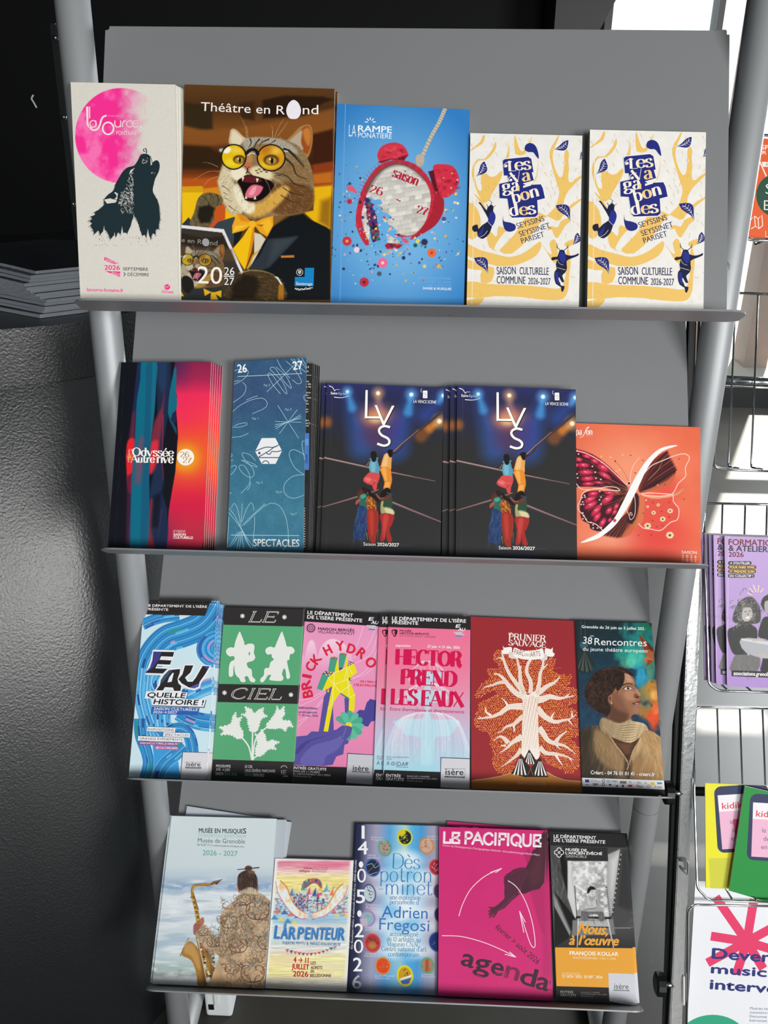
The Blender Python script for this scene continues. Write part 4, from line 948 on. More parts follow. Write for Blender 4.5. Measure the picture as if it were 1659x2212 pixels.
 for x, y, r, c, c2 in ((350, 1045, 30, '#e86a94', '#f4d0dc'), (240, 1160, 28, '#c22a3c', '#5a1420'), (137, 915, 28, '#c83048', '#e8b040'), (643, 985, 27, '#e86a3c', '#b83a1c'), (152, 678, 17, '#c8304a', '#801a30'), (560, 915, 12, '#e8e060', '#b8a820')):
  for k in range(8): p.ell(x + r * .6 * math.cos(k * .785), y + r * .6 * math.sin(k * .785), r * .42, r * .42, c, 0, .2)
  p.ell(x, y, r * .5, r * .5, c, 0, .3); p.ell(x, y, r * .3, r * .3, c2, 0, .4)
 p.poly([(135, 595), (155, 580), (185, 600), (195, 632), (170, 620), (145, 612)], '#e05a6e', 3, sm=3); p.ell(485, 912, 22, 12, '#e0566a', 30, .2)
 p.done()
 W = '#eef4fa'
 S.text('LA', (148, 290), (190, 291), 72, W, -.012); S.text('RAMPE', (203, 260), (404, 268), 37, W, .03); S.text('PONATIERE', (203, 295), (404, 303), 30, W)
 for a in (-80, -40, 0, 40, 80): S.line([(276 + 14 * math.sin(R(a)), 206 - 14 * math.cos(R(a))), (276 + 33 * math.sin(R(a)), 208 - 33 * math.cos(R(a)))], 5.5, W)
 RD = '#b3203c'
 S.pen('saison', (405, 528), (556, 586), 62, RD, .20, .04, .05); S.pen('26', (268, 622), (346, 646), 52, RD, .22, .04, 0); S.pen('27', (549, 746), (614, 764), 52, RD, .22, .04, .0); S.pen('~', (424, 676), (458, 690), 34, RD, .2, .1, 0)
 for i, s in enumerate(('SCÈNE CONVENTIONNÉE', 'D’INTÉRÊT NATIONAL', 'ART & CRÉATION')): S.text(s, (760 - (205, 172, 140)[i], 1142 + 21 * i), (760, 1146 + 21 * i), 13, '#74aede')
 S.text('DANSE & MUSIQUES', (590, 1203), (761, 1208), 14, W, .015)
def leaf(S, tip, base, w, bend, col='#20287a', vein='#efe6d4'):
 tip, base = np.array(tip, float), np.array(base, float); d = base - tip; L = np.linalg.norm(d); d /= L; q = np.array([-d[1], d[0]]) * bend
 mid = [tip + d * L * t + q * L * .16 * math.sin(t * 3.1) * 1 for t in np.linspace(0, 1, 9)]
 prof = [0.02, .12, .28, .55, .85, 1.0, .95, .62, 0.05]
 A = [m + q * abs(w) / 2 * k * (1.15) for m, k in zip(mid, prof)]; B = [m - q * abs(w) / 2 * k * .85 for m, k in zip(mid, prof)]
 S.poly(A + B[::-1], col, sm=3); S.line(mid[:-1], 6, vein, 4, sm=2)
 for i in (3, 4, 5, 6):
  m = mid[i]
  S.line([m, m + q * w * .38 * prof[i] + d * L * .09], 5, vein, 2); S.line([m, m - q * w * .32 * prof[i] + d * L * .09], 5, vein, 2)
def art_vagabond(S):
 S.use(ZA); Wp, Y, B = '#e9e7e1', '#ebc169', '#20297c'
 p = S.paint(.55); p.fill(Wp); p.C += ((fbm(p.X / 60, p.Y / 60, 3) - .5) * .05)[..., None]; p.done()
 yl = [[(1165, 75), (1120, 150), (1060, 270), (1080, 420), (1120, 560), (1150, 660), (1180, 760), (1160, 860), (1120, 960), (1000, 1080), (920, 1180), (820, 1320), (600, 1520), (450, 1490), (500, 1420), (650, 1260), (760, 1080), (900, 1000), (1150, 1120), (1220, 1060), (1330, 960), (1455, 860), (1450, 840), (1320, 920), (1240, 980), (1240, 860), (1300, 740), (1460, 580), (1460, 555), (1380, 600), (1340, 640), (1300, 640), (1290, 560), (1300, 480), (1290, 380), (1300, 300), (1270, 240), (1240, 300), (1240, 420), (1220, 560), (1180, 580), (1130, 480), (1100, 360), (1110, 250), (1150, 160), (1180, 75)],
          [(80, 270), (240, 170), (270, 75), (240, 75), (210, 150), (80, 260)], [(395, 150), (360, 240), (260, 360), (180, 360), (120, 450), (110, 560), (150, 700), (200, 820), (250, 900), (330, 860), (350, 800), (440, 650), (480, 560), (470, 500), (400, 570), (330, 575), (280, 540), (220, 560), (230, 700), (220, 750), (180, 720), (150, 600), (140, 480), (190, 380), (290, 370), (390, 260), (410, 180)],
          [(548, 110), (560, 230), (520, 360), (560, 360), (570, 220)], [(630, 75), (640, 300), (760, 300), (770, 240), (720, 270), (680, 200), (650, 100)], [(850, 75), (800, 180), (790, 200), (820, 180)],
          [(930, 320), (900, 560), (830, 700), (760, 720), (860, 660), (910, 560)],
          [(70, 890), (190, 1000), (220, 1180), (180, 1300), (70, 1330)], [(120, 760), (200, 880), (290, 1000), (250, 900)],
          [(290, 1260), (320, 1440), (430, 1490), (380, 1460), (450, 1330), (520, 1250), (560, 1240), (440, 1180), (420, 1280), (400, 1310), (340, 1250)],
          [(55, 1400), (200, 1470), (420, 1530), (560, 1560), (700, 1530), (820, 1460), (940, 1370), (960, 1430), (900, 1540), (760, 1620), (600, 1670), (420, 1670), (250, 1620), (55, 1545)],
          [(60, 1590), (180, 1640), (350, 1690), (260, 1720), (60, 1700)], [(240, 1700), (380, 1690), (350, 1860), (220, 1870)],
          [(940, 1360), (1030, 1500), (1060, 1560), (1130, 1640), (1160, 1560), (1150, 1400), (1110, 1340), (1060, 1400), (1090, 1520), (1040, 1500)], [(1000, 1290), (1060, 1180), (1110, 1280), (1160, 1330), (1250, 1180), (1320, 1120), (1300, 1080), (1200, 1120), (1160, 1200), (1080, 1180), (1030, 1240)],
          [(1290, 1440), (1320, 1620), (1300, 1780), (1290, 1960), (1230, 2070), (1110, 2090), (900, 2075), (700, 2050), (400, 2040), (50, 2060), (50, 1860), (300, 1890), (700, 1905), (1000, 1930), (1150, 1950), (1230, 1900), (1270, 1700), (1270, 1500)], [(50, 2090), (260, 2060), (180, 2160), (50, 2190)], [(1440, 1330), (1300, 1360), (1240, 1400), (1290, 1440)]]
 for q in yl: S.poly(q, Y, sm=2)
 cuts = []
 for _ in range(150):
  x, y = rnd.uniform(90, 1450), rnd.uniform(90, 2100)
  if 420 < x < 1050 and 320 < y < 1900: continue
  a = R(rnd.gauss(80, 18) if y < 1500 else rnd.gauss(15, 14)); L = rnd.uniform(20, 70); cuts.append([(x, y), (x + L * math.cos(a), y + L * math.sin(a))])
 S.lines(cuts, 6, '#dfae66', 2)
 cuts = [[(x, y), (x + 30, y + 50)] for x, y in ((960, 400), (1000, 520), (1020, 700), (1090, 700), (1040, 900), (980, 960), (760, 1110), (560, 1330))]; S.lines(cuts, 7, '#dfb060', 2)
 S.line([(150, 60), (110, 2140)], 5, '#f6f4ee')
 for tip, b, w, k in (((1085, 240), (1290, 130), 92, 1), ((1405, 385), (1470, 255), 62, 1), ((140, 585), (260, 390), 96, 1), ((1318, 1140), (1140, 930), 120, 1), ((1325, 1425), (1405, 1265), 80, 1), ((310, 1785), (140, 1575), 120, 1)): leaf(S, tip, b, w, k)
 S.poly([(770, 190), (820, 165), (880, 190), (915, 260), (930, 355), (900, 330), (860, 280), (800, 275), (758, 245)], B, sm=4); S.poly([(492, 1052), (500, 1120), (580, 1140), (640, 1170), (640, 1225), (580, 1252), (520, 1230), (490, 1150)], B, sm=4)
 tab = [[(480, 375), (505, 355), (800, 325), (840, 350), (868, 515), (845, 520), (872, 620), (735, 660), (770, 680), (960, 670), (985, 720), (1012, 845), (915, 870), (925, 1050), (890, 1080), (600, 1090), (570, 1060), (540, 850), (440, 845), (435, 665), (520, 645), (555, 640), (540, 560), (495, 560)]]
 for q in tab: S.poly(q, '#f4f0ea'); S.poly([((x - 720) * .975 + 720, (y - 705) * .975 + 705) for x, y in q], B)
 Cw, Cy = '#f4ecdc', '#f2cf8e'
 S.pen('L', (555, 510), (655, 505), 125, Cw, .26, .04, .0); S.line([(600, 395), (545, 400), (505, 430), (510, 460), (535, 455)], 7, Cw, sm=4); S.ell(528, 445, 17, 17, Cw)
 S.pen('es', (640, 500), (835, 486), 150, Cw, .24, .045, 0); S.pen('es', (650, 500), (845, 486), 150, Cy, .08, .0, 0)
 S.pen('V', (610, 655), (740, 630), 130, Cw, .24, .04, 0, -.1); S.line([(640, 560), (590, 570), (560, 600), (570, 630), (590, 625)], 7, Cw, sm=4); S.ell(588, 618, 16, 16, Cw); S.pen('a', (730, 640), (842, 618), 150, Cy, .24, .04, 0)
 S.pen('ga', (488, 770), (700, 745), 150, Cw, .24, .05, 0); S.rect(662, 690, 692, 752, Cy); S.poly([(735, 690), (830, 665), (835, 685), (740, 715)], Cw)
 S.pen('b', (612, 905), (715, 880), 148, Cw, .22, .045, 0); S.line([(612, 800), (660, 1050)], 26, Cw); S.pen('o', (722, 872), (826, 845), 150, Cy, .24, .05, 0); S.pen('n', (830, 842), (945, 812), 150, Cw, .24, .05, 0)
 S.pen('d', (575, 1062), (692, 1045), 150, Cw, .24, .05, 0); S.pen('es', (696, 1050), (895, 1030), 150, Cy, .24, .05, 0); S.pen('s', (800, 1040), (895, 1028), 150, Cw, .24, .05, 0)
 T = '#2a2a5e'
 S.text('SEYSSINS', (668, 1215), (1002, 1118), 66, T, -.008); S.text('SEYSSINET', (700, 1315), (1072, 1202), 66, T, -.008); S.text('PARISET', (725, 1398), (1002, 1312), 66, T, -.008)
 S.text('SAISON', (418, 1775), (650, 1772), 92, T, .0, -.05); S.text('CULTURELLE', (695, 1775), (1050, 1782), 90, T, .008); S.text('COMMUNE', (415, 1885), (765, 1892), 90, T, .008); S.text('2026-2027', (800, 1895), (1072, 1900), 80, T, -.004)
 D, E = '#151a3c', '#232d8a'
 S.poly([(190, 895), (215, 895), (240, 930), (290, 990), (300, 960), (345, 920), (375, 950), (370, 1000), (400, 1080), (355, 1190), (320, 1280), (245, 1340), (185, 1310), (175, 1250), (140, 1255), (115, 1220), (125, 1180), (180, 1165), (190, 1220), (240, 1170), (300, 1130), (310, 1090), (250, 980), (220, 930)], D, sm=2)
 S.poly([(330, 1020), (375, 1010), (400, 1080), (360, 1180), (310, 1130)], E, sm=3); S.poly([(250, 1190), (265, 1150), (230, 1290), (180, 1300)], E, sm=3); S.line([(300, 1125), (360, 1190)], 5, '#d8d4d0'); S.line([(200, 1325), (260, 1290), (300, 1240)], 5, '#d8d4d0', sm=3)
 for L in ([(345, 920), (355, 890), (320, 865)], [(310, 960), (290, 910)], [(370, 950), (405, 930)]): S.line(L, 7, D, 3)
 S.poly([(1185, 1480), (1240, 1480), (1258, 1530), (1330, 1545), (1390, 1530), (1415, 1515), (1410, 1545), (1340, 1575), (1270, 1610), (1275, 1690), (1255, 1750), (1215, 1790), (1240, 1860), (1215, 1870), (1180, 1810), (1170, 1830), (1200, 1910), (1245, 1920), (1225, 1985), (1205, 1975), (1200, 1930), (1140, 1890), (1120, 1810), (1125, 1740), (1150, 1710), (1140, 1650), (1155, 1590), (1100, 1605), (1082, 1580), (1110, 1560), (1160, 1555)], D, sm=2)
 S.poly([(1190, 1500), (1240, 1510), (1260, 1580), (1230, 1640), (1180, 1580)], E, sm=3); S.poly([(1130, 1750), (1170, 1760), (1165, 1830), (1195, 1890), (1140, 1860)], E, sm=3); S.line([(1150, 1690), (1255, 1720)], 5, '#d8d4d0'); S.line([(1155, 1590), (1180, 1640), (1230, 1660)], 4, '#d8d4d0', sm=3)
 for L in ([(1195, 1480), (1160, 1450), (1150, 1395)], [(1165, 1455), (1145, 1430)], [(1240, 1480), (1275, 1450), (1290, 1405)], [(1270, 1455), (1300, 1435)]): S.line(L, 7, D, 3)
 S.ell(1246, 410, 12, 18, Wp); S.ell(1246, 410, 6, 11, Y)
b = brochure('leaflet', 0, .0150, .0022, [(152.4, 177.4), (379, 182.7), (386, 644), (173.5, 642.5)], ZB, art_source,
             'white leaflet with a pink moon and howling wolf, front of its pile', 'leaflet', 'moon and wolf leaflets')
for k in range(5):
 behind(b, 0, .0018 * (k + 1), 0, .0024 * (k + 1), -.0012 * k, 'white pink moon leaflet showing only its edge, ' + ('second', 'third', 'fourth', 'fifth', 'last')[k] + ' from the front of its pile', 'moon and wolf leaflets')
b = brochure('programme', 0, .0120, .0055, [(398.4, 182.4), (723, 191.8), (714, 650), (388.6, 642.8)], ZCC, art_rond,
             'brown and yellow programme with a laughing cat in glasses and bow tie', 'programme', 'laughing cat programmes', material=PRINT_GLOSS)
behind(b, 0, .0024, 0, .0058, 0, 'laughing cat programme behind the front one, only its right edge showing', 'laughing cat programmes')
b = brochure('programme', 0, .0110, .0050, [(728, 224.4), (1015.4, 237), (1002, 654.7), (714.5, 648.6)], Z2, art_rampe,
             'blue programme with a broken red alarm clock hanging from a rope', 'programme', 'red alarm clock programmes')
behind(b, 0, -.0022, 0, .0053, 0, 'blue alarm clock programme behind the front one, its left edge showing', 'red alarm clock programmes')
bv = brochure('programme', 0, .0135, .0125, [(1016, 287.4), (1258, 293), (1250.5, 658.5), (1008, 656)], ZA, art_vagabond,
             'thick white and yellow programme with blue leaves, left of the two alike', 'programme', 'blue leaf programmes', pages=GREY_PAGES)
c = behind(bv, 0, .1162, 0.0, -.0025, 0, 'thick white and yellow programme with blue leaves, right of the two alike', 'blue leaf programmes')
c.scale = (1.024, 1.02, 1.0)

# ------------------------------------------------------------------ second tier
def art_odyssey(S):
 S.use(ZO); p = S.paint(1.0); p.fill('#0b0d18')
 # red side
 red = [(790, 60), (1195, 60), (1190, 500), (1090, 2140), (690, 2140), (720, 1700), (770, 1250), (815, 950), (800, 600), (810, 450)]
 def redtex(X, Y):
  xs = [60, 250, 420, 700, 1000, 1300, 1650, 1900, 2140]; cs = np.array([hx(h) for h in ('#8a1e48', '#a82250', '#f0285a', '#f63252', '#f5452f', '#ee3a38', '#d81c46', '#c42a44', '#b02644')])
  c = np.stack([np.interp(Y, xs, cs[:, k]) for k in range(3)], -1)
  t = np.clip((1000 - X) / 260, 0, 1)[..., None] * np.clip((430 - Y) / 330, 0, 1)[..., None]; c = c * (1 - t) + hx('#3a2458') * t
  t = np.clip((900 - X) / 240, 0, 1)[..., None] * np.clip((Y - 1650) / 500, 0, 1)[..., None]; c = c * (1 - t * .8) + hx('#7a2050') * t * .8
  t = (np.clip((X - 900) / 260, 0, 1) * np.clip(1 - np.abs(Y - 950) / 600, 0, 1))[..., None] * .5; return c * (1 - t) + hx('#fa5a34') * t
 p.poly(red, '#e8304a', 3, sm=3, tex=redtex)
 for k, (r, c, a) in enumerate(((270, '#f07828', .45), (170, '#f09020', .7), (125, '#f2a81e', .8))): p.ell(910, 1130, r, r, c, 0, .6, a)
 p.poly([(790, 1290), (815, 950), (820, 860), (800, 600), (780, 500), (640, 500), (640, 2140), (690, 2140), (720, 1700)], '#0b0d18', 3, sm=2)
 p.poly([(580, 60), (740, 60), (720, 600), (650, 1000), (640, 1500), (700, 1700), (690, 2140), (490, 2140), (520, 1500), (600, 800)], '#172848', 14, sm=2)
 p.poly([(600, 60), (700, 60), (690, 350), (640, 400), (600, 300)], '#22385c', 24, .9)
 p.poly([(500, 1500), (560, 1300), (640, 1000), (660, 1400), (560, 1900), (500, 2140)], '#1a2c4c', 30); p.poly([(540, 1560), (640, 1500), (600, 1900), (530, 1900)], '#0c1226', 30)
 p.poly([(670, 380), (640, 560), (560, 720), (520, 900), (500, 1150), (505, 1300), (570, 1250), (610, 1000), (650, 720)], '#8a2a40', 22, .9, 3); p.poly([(520, 960), (600, 940), (590, 1130), (540, 1260), (505, 1300), (500, 1100)], '#e02c3c', 26, .95, 3)
 p.line([(655, 650), (650, 900), (640, 1150), (655, 1300), (650, 1380)], 12, '#b03040', 6, 9, .8, 4)
 p.poly([(500, 1650), (540, 1600), (520, 1900), (560, 2140), (470, 2140)], '#8a2838', 22, .9, 3); p.line([(640, 1700), (620, 1850), (600, 2000)], 14, '#5a3048', 4, 16, .7, 4)
 # teal curtain
 p.poly([(410, 60), (585, 60), (578, 300), (560, 600), (520, 900), (500, 1300), (500, 1700), (470, 2140), (280, 2140), (290, 1700), (300, 1300), (340, 900), (360, 500), (400, 250)], '#046a84', 4, sm=3)
 p.poly([(475, 60), (585, 60), (575, 300), (555, 600), (520, 900), (500, 1300), (498, 1700), (470, 2140), (405, 2140), (415, 1500), (440, 900), (460, 450)], '#0f5878', 9, .9, 3); p.poly([(540, 60), (585, 60), (575, 300), (550, 700), (510, 1000), (520, 600)], '#12708c', 10, .8)
 p.poly([(400, 880), (440, 900), (430, 1250), (400, 1420), (340, 1420), (345, 1150), (370, 1000)], '#7a4a64', 34, .85); p.poly([(430, 1000), (520, 950), (500, 1200), (430, 1200)], '#0a5a74', 20, .5)
 # left red sliver and blue edge
 p.poly([(370, 60), (410, 60), (400, 250), (360, 480), (340, 900), (300, 930), (300, 700), (330, 480)], '#1c2a54', 10, .9); p.poly([(320, 620), (345, 600), (335, 920), (270, 930), (290, 800)], '#6a2238', 20, .9)
 p.poly([(262, 940), (335, 918), (322, 1150), (305, 1330), (300, 1500), (265, 1500), (250, 1300), (244, 1100)], '#e8202e', 10, sm=3); p.poly([(255, 1330), (305, 1300), (292, 1700), (285, 2140), (240, 2140), (250, 1700)], '#4a1a38', 18, .85); p.ell(285, 1115, 30, 34, '#f08a30', 0, .8, .9)
 # torn teal flake
 p.poly([(785, 130), (802, 150), (800, 380), (812, 520), (795, 600), (760, 640), (740, 700), (712, 640), (718, 480), (745, 300)], '#0b6a80', 3, sm=3); p.poly([(800, 600), (800, 740), (770, 740), (745, 680), (760, 630)], '#1c2448', 5); p.poly([(712, 640), (745, 700), (800, 790), (805, 870), (760, 780), (725, 710)], '#124a68', 4, sm=2)
 p.line([(220, 240), (120, 2140)], 2.5, '#24283a', soft=3)
 p.done()
 W = '#fbf5ec'
 S.pen('Odyssée', (312, 1104), (772, 1112), 92, W, .22, .055, .06); S.text("l'", (274, 1104), (306, 1104), 74, '#f2c8b4', -.01)
 S.pen('Autre', (298, 1177), (560, 1181), 84, W, .22, .055, .06); S.pen('rive', (582, 1182), (768, 1186), 96, W, .22, .055, .06); S.text("l'", (266, 1177), (292, 1177), 66, '#f2c8b4', -.01)
 S.ell(906, 1120, 94, 92, '#fdf8f0'); S.pen('26', (842, 1118), (948, 1120), 66, '#b8823c', .16, .05, 0); S.pen('27', (870, 1183), (972, 1186), 66, '#b8823c', .16, .05, 0)
 S.text('EYBENS', (776, 1956), (902, 1958), 28, '#f0c8cc', -.005); S.text('SAISON', (772, 1992), (906, 1993), 27, W, .035); S.text('CULTURELLE', (772, 2024), (986, 2028), 27, W, .035); S.rect(766, 1930, 769, 2028, '#d88a94')
def art_spect(S):
 S.use(ZS); p = S.paint(.9)
 p.vgrad([(50, '#30587c'), (300, '#395478'), (560, '#38557c'), (900, '#366684'), (1400, '#3a7590'), (1750, '#407c94'), (2200, '#35708e')])
 p.C += ((vn(p.X / 5, p.Y / 5, 3) - .5) * .07 + (fbm(p.X / 90, p.Y / 90, 8) - .5) * .06)[..., None]; p.done()
 L = '#a9d4e0'
 cur = [[(130, 185), (200, 165), (270, 175), (285, 210), (240, 270), (180, 310), (130, 330)], [(130, 300), (190, 290)], [(225, 310), (262, 360), (230, 450), (120, 530)], [(118, 630), (200, 560), (330, 500), (440, 485), (492, 530), (470, 590), (330, 655)], [(265, 505), (320, 480), (390, 457)],
           [(112, 802), (200, 800), (270, 775), (262, 755), (190, 765), (132, 788)], [(108, 913), (200, 905), (290, 868)], [(490, 415), (640, 270), (700, 210), (850, 60)], [(640, 435), (560, 340), (505, 240), (510, 212), (545, 222), (640, 360), (700, 435), (708, 410), (660, 300), (560, 200), (527, 165), (545, 143), (590, 165), (680, 300), (750, 372), (755, 350), (700, 240), (590, 140)],
           [(600, 55), (650, 150), (745, 265)], [(770, 280), (820, 320), (862, 320), (860, 270), (780, 150), (700, 75)], [(750, 45), (830, 130), (925, 200), (930, 170), (870, 90), (825, 40)], [(875, 40), (935, 150)], [(780, 45), (840, 130), (870, 220)],
           [(610, 563), (660, 640), (724, 744), (780, 830), (840, 925)], [(824, 610), (724, 744), (628, 875)], [(580, 738), (724, 744), (868, 748)], [(580, 775), (724, 744), (862, 663)], [(578, 800), (724, 744), (870, 682)], [(584, 824), (724, 744), (866, 706)], [(916, 445), (895, 470), (912, 515)],
           [(908, 1165), (880, 1020), (880, 960), (905, 955)], [(902, 1325), (800, 1250), (740, 1130), (745, 1070), (790, 1050), (860, 1080), (905, 1110)], [(902, 1325), (780, 1340), (690, 1420), (680, 1510), (730, 1570), (810, 1580), (918, 1538)],
           [(365, 1172), (310, 1110), (240, 1085), (218, 1100), (250, 1160), (330, 1250), (350, 1320), (310, 1355), (240, 1320), (190, 1260), (190, 1225), (240, 1225), (290, 1300), (305, 1360), (290, 1440), (205, 1530)], [(210, 1163), (290, 1210), (378, 1240), (360, 1215), (280, 1180), (212, 1165)], [(275, 1495), (305, 1450), (312, 1410)], [(100, 1095), (110, 1110), (98, 1130)], [(95, 1170), (120, 1165)], [(95, 1240), (140, 1222), (155, 1245), (120, 1300), (92, 1325)], [(80, 1523), (105, 1530)],
           [(75, 1690), (140, 1780), (200, 1895), (260, 2000), (330, 2100), (385, 2150)], [(70, 1740), (190, 1890), (320, 2140)], [(100, 1690), (130, 1640), (165, 1690), (190, 1800), (200, 1890)], [(220, 1640), (212, 1780), (205, 1840)], [(210, 1860), (260, 1720), (310, 1635), (340, 1660), (345, 1720)], [(212, 1890), (320, 1780), (470, 1645)], [(240, 1880), (380, 1740), (480, 1660), (560, 1638), (640, 1680), (700, 1800), (725, 1960), (715, 2080), (665, 2155)], [(355, 1785), (355, 1880), (345, 2000), (330, 2140)], [(75, 1785), (60, 2000), (55, 2120)],
           [(170, 1955), (130, 2030), (60, 2130)], [(185, 1955), (150, 2040), (85, 2120)], [(195, 1945), (180, 2050), (160, 2140)], [(205, 1945), (200, 2060), (185, 2145)], [(212, 1945), (225, 2060), (238, 2145)], [(220, 1950), (270, 2060), (320, 2140)]]
 S.lines(cur, 4.6, L, sm=5); S.line([(170, 246), (874, 212)], 5, '#cfe4ea'); S.line([(96, 1988), (845, 1994)], 5, '#cfe4ea')
 W = '#eef2ee'
 S.text('26', (172, 204), (272, 197), 88, W, .03); S.text('27', (780, 172), (886, 162), 88, W, .03); S.text('SPECTACLES', (345, 2110), (846, 2116), 78, W, .018)
 for s, x, y in (('fig.2', 455, 350), ('fig.1', 325, 715), ('fig.3', 688, 616), ('fig.5', 372, 1420), ('fig.6', 586, 1522), ('fig.7', 748, 1765)): S.text(s, (x, y), (x + 72, y), 22, '#9ab8c8')
 S.poly([(434, 923), (584, 921), (657, 1062), (586, 1206), (436, 1206), (362, 1068)], '#eeeef0')
 D = '#38526e'
 for q in ([(365, 1065), (480, 1022), (560, 1025), (610, 1005)], [(400, 1130), (520, 1060), (570, 1020), (600, 1012), (622, 992)], [(485, 1085), (510, 1100), (530, 1095), (545, 1070), (600, 1072), (655, 1058)], [(400, 1137), (625, 1137)], [(440, 1200), (455, 1180), (480, 1172), (505, 1185), (515, 1205)]): S.line(q, 10, D, sm=3)
 S.ell(408, 1087, 15, 16, D, n=6)
def art_text_leaflet(S):
 S.use(ZS); base(S, '#26282a'); W = '#e4e4e0'
 for y, s in ((150, 'il'), (195, 'it'), (306, 'ce'), (336, 'la de'), (366, 'et le'), (430, 'pro-'), (458, 'se-'), (486, 'et ses'), (520, 'a-'), (552, 'ts'), (612, 'e-'), (640, 'ts-'), (734, 'ien'), (766, 'er).'), (794, 'mi')):
  w = 14 * len(s); S.text(s, (975 - w - (0 if len(s) > 3 else 25), y), (975 - (0 if len(s) > 3 else 25), y), 18, W, .02)
 S.line([(700, 228), (980, 232)], 4, W); S.rect(700, 868, 955, 1272, '#4a78c0'); S.rect(700, 930, 950, 1000, '#6a94d4'); S.rect(700, 1100, 940, 1200, '#3a5ea8')
 S.rect(700, 1272, 940, 1420, '#1e2422')
 for k in range(16): S.text('la', (895, 1700 + 28 * k), (912, 1700 + 28 * k), 15, W)
def art_circus(S):
 S.use(ZL); p = S.paint(1.05)
 p.fill('#2c2c2c'); t = np.clip((760 - p.Y) / 700, 0, 1) ** .8
 n = fbm(p.X / 240, p.Y / 260, 4); p.mix(t * .95 * np.clip(.55 + .9 * n, 0, 1), '#24285a')
 p.mix(np.clip((220 - p.Y) / 200, 0, 1) * .8, '#2c3068')
 for x0, y0, x1, y1, w, c, a in ((470, 150, 640, 780, 300, '#2f58a8', .75), (470, 150, 520, 330, 100, '#4aa0e0', .7), (1215, 180, 1020, 780, 320, '#2c4ea0', .85), (1215, 180, 1180, 380, 110, '#48a4e4', .7), (1590, 190, 1380, 420, 170, '#2c4aa0', .8), (1590, 190, 1540, 260, 60, '#50a8e8', .7), (825, 165, 830, 330, 110, '#a88a86', .6), (1540, 490, 1330, 660, 150, '#8a5028', .75), (1545, 490, 1430, 570, 100, '#d8802c', .8)):
  p.line([(x0, y0), (x1, y1)], 30, c, w, 190 if w > 150 else 60, a)
 p.ell(820, 440, 190, 140, '#b06a78', 0, .8, .8); p.ell(810, 450, 130, 90, '#f0a060', 0, .8, .8); p.ell(800, 480, 60, 34, '#fbd890', 0, .8, .9); p.ell(820, 660, 200, 150, '#5c3a64', 0, .8, .7); p.ell(1000, 560, 110, 130, '#3c3c88', 0, .8, .6)
 p.ell(230, 500, 50, 60, '#a8602c', 0, .8, .8)
 for x, y, r, c in ((465, 142, 20, '#c8ecff'), (825, 160, 24, '#fff6e0'), (1216, 176, 24, '#e8faff'), (1590, 188, 22, '#d8f4ff'), (1545, 490, 27, '#fff0c8')):
  p.ell(x, y, r * 2.6, r * 2.6, '#6ab8f0' if c[1] != 'f' else '#f0b070', 0, .9, .7); p.ell(x, y, r, r, c, 0, .35)
 p.mix(np.clip((p.Y - 1700) / 500, 0, 1) * .25, '#3a3a3e'); p.ell(900, 2040, 220, 22, '#34346a', 0, .9, .7); p.line([(1000, 1945), (1230, 1950)], 6, '#4a5488', 3, 6, .8)
 # bars
 p.line([(195, 918), (640, 1018), (850, 1064), (1240, 1142), (1495, 1192)], 18, '#8a6a6c', 7, 5); p.line([(195, 914), (640, 1012), (850, 1056)], 6, '#e8c8bc', 6, 4, .8); p.line([(975, 1085), (1240, 1138)], 6, '#e0a898', 2, 3, .8)
 p.line([(1000, 850), (1110, 755), (1330, 580), (1560, 390)], 20, '#4a3434', 28, 5); p.line([(1005, 846), (1110, 748), (1300, 590)], 8, '#d89a8c', 4, 4, .9)
 p.line([(170, 1498), (400, 1432), (580, 1378)], 8, '#7a5a58', 20, 5); p.line([(175, 1495), (575, 1375)], 4, '#c09890', 6, 3, .7); p.line([(990, 1442), (1250, 1550), (1562, 1672)], 24, '#7a5a62', 10, 5); p.line([(990, 1436), (1250, 1542), (1560, 1668)], 8, '#c89aa4', 3, 4, .8)
 # acrobats
 sk = '#3c2420'
 def P(L, c, s=3, a=1, sm=3): p.poly(L, c, s, a, sm)
 P([(725, 930), (815, 915), (850, 960), (840, 1080), (830, 1110), (730, 1090)], '#5a9ab4'); P([(740, 960), (790, 950), (790, 1080), (745, 1080)], '#7cc0d0', 14, .8); P([(700, 960), (735, 940), (722, 985), (700, 1015), (680, 1020)], sk); P([(820, 930), (860, 940), (865, 990), (840, 1020), (825, 970)], sk)
 P([(740, 900), (745, 850), (780, 842), (805, 860), (805, 930), (790, 965), (755, 960)], '#1a1414'); p.line([(690, 1010), (720, 960)], 6, '#f0d8cc', 4, 3, .7)
 P([(730, 1090), (840, 1110), (835, 1180), (815, 1230), (810, 1270), (800, 1300), (770, 1290), (755, 1245), (700, 1225), (655, 1195), (655, 1160), (690, 1120)], '#d84a4c'); P([(665, 1160), (720, 1150), (760, 1180), (800, 1180), (780, 1200), (700, 1200)], '#f08480', 10, .7); p.line([(740, 1190), (790, 1200), (760, 1240)], 8, '#6a1a20', 4, 5, .8, 3)
 P([(900, 880), (945, 860), (985, 890), (980, 1000), (970, 1060), (860, 1030), (860, 1000), (880, 930)], '#e8a458'); P([(905, 890), (940, 880), (930, 1010), (875, 1015)], '#f4c88c', 12, .8); P([(930, 840), (965, 820), (1000, 830), (995, 870), (985, 910), (960, 910), (940, 870)], '#161012'); P([(990, 850), (1040, 850), (1090, 800), (1125, 755), (1115, 790), (1060, 850), (1000, 880)], sk)
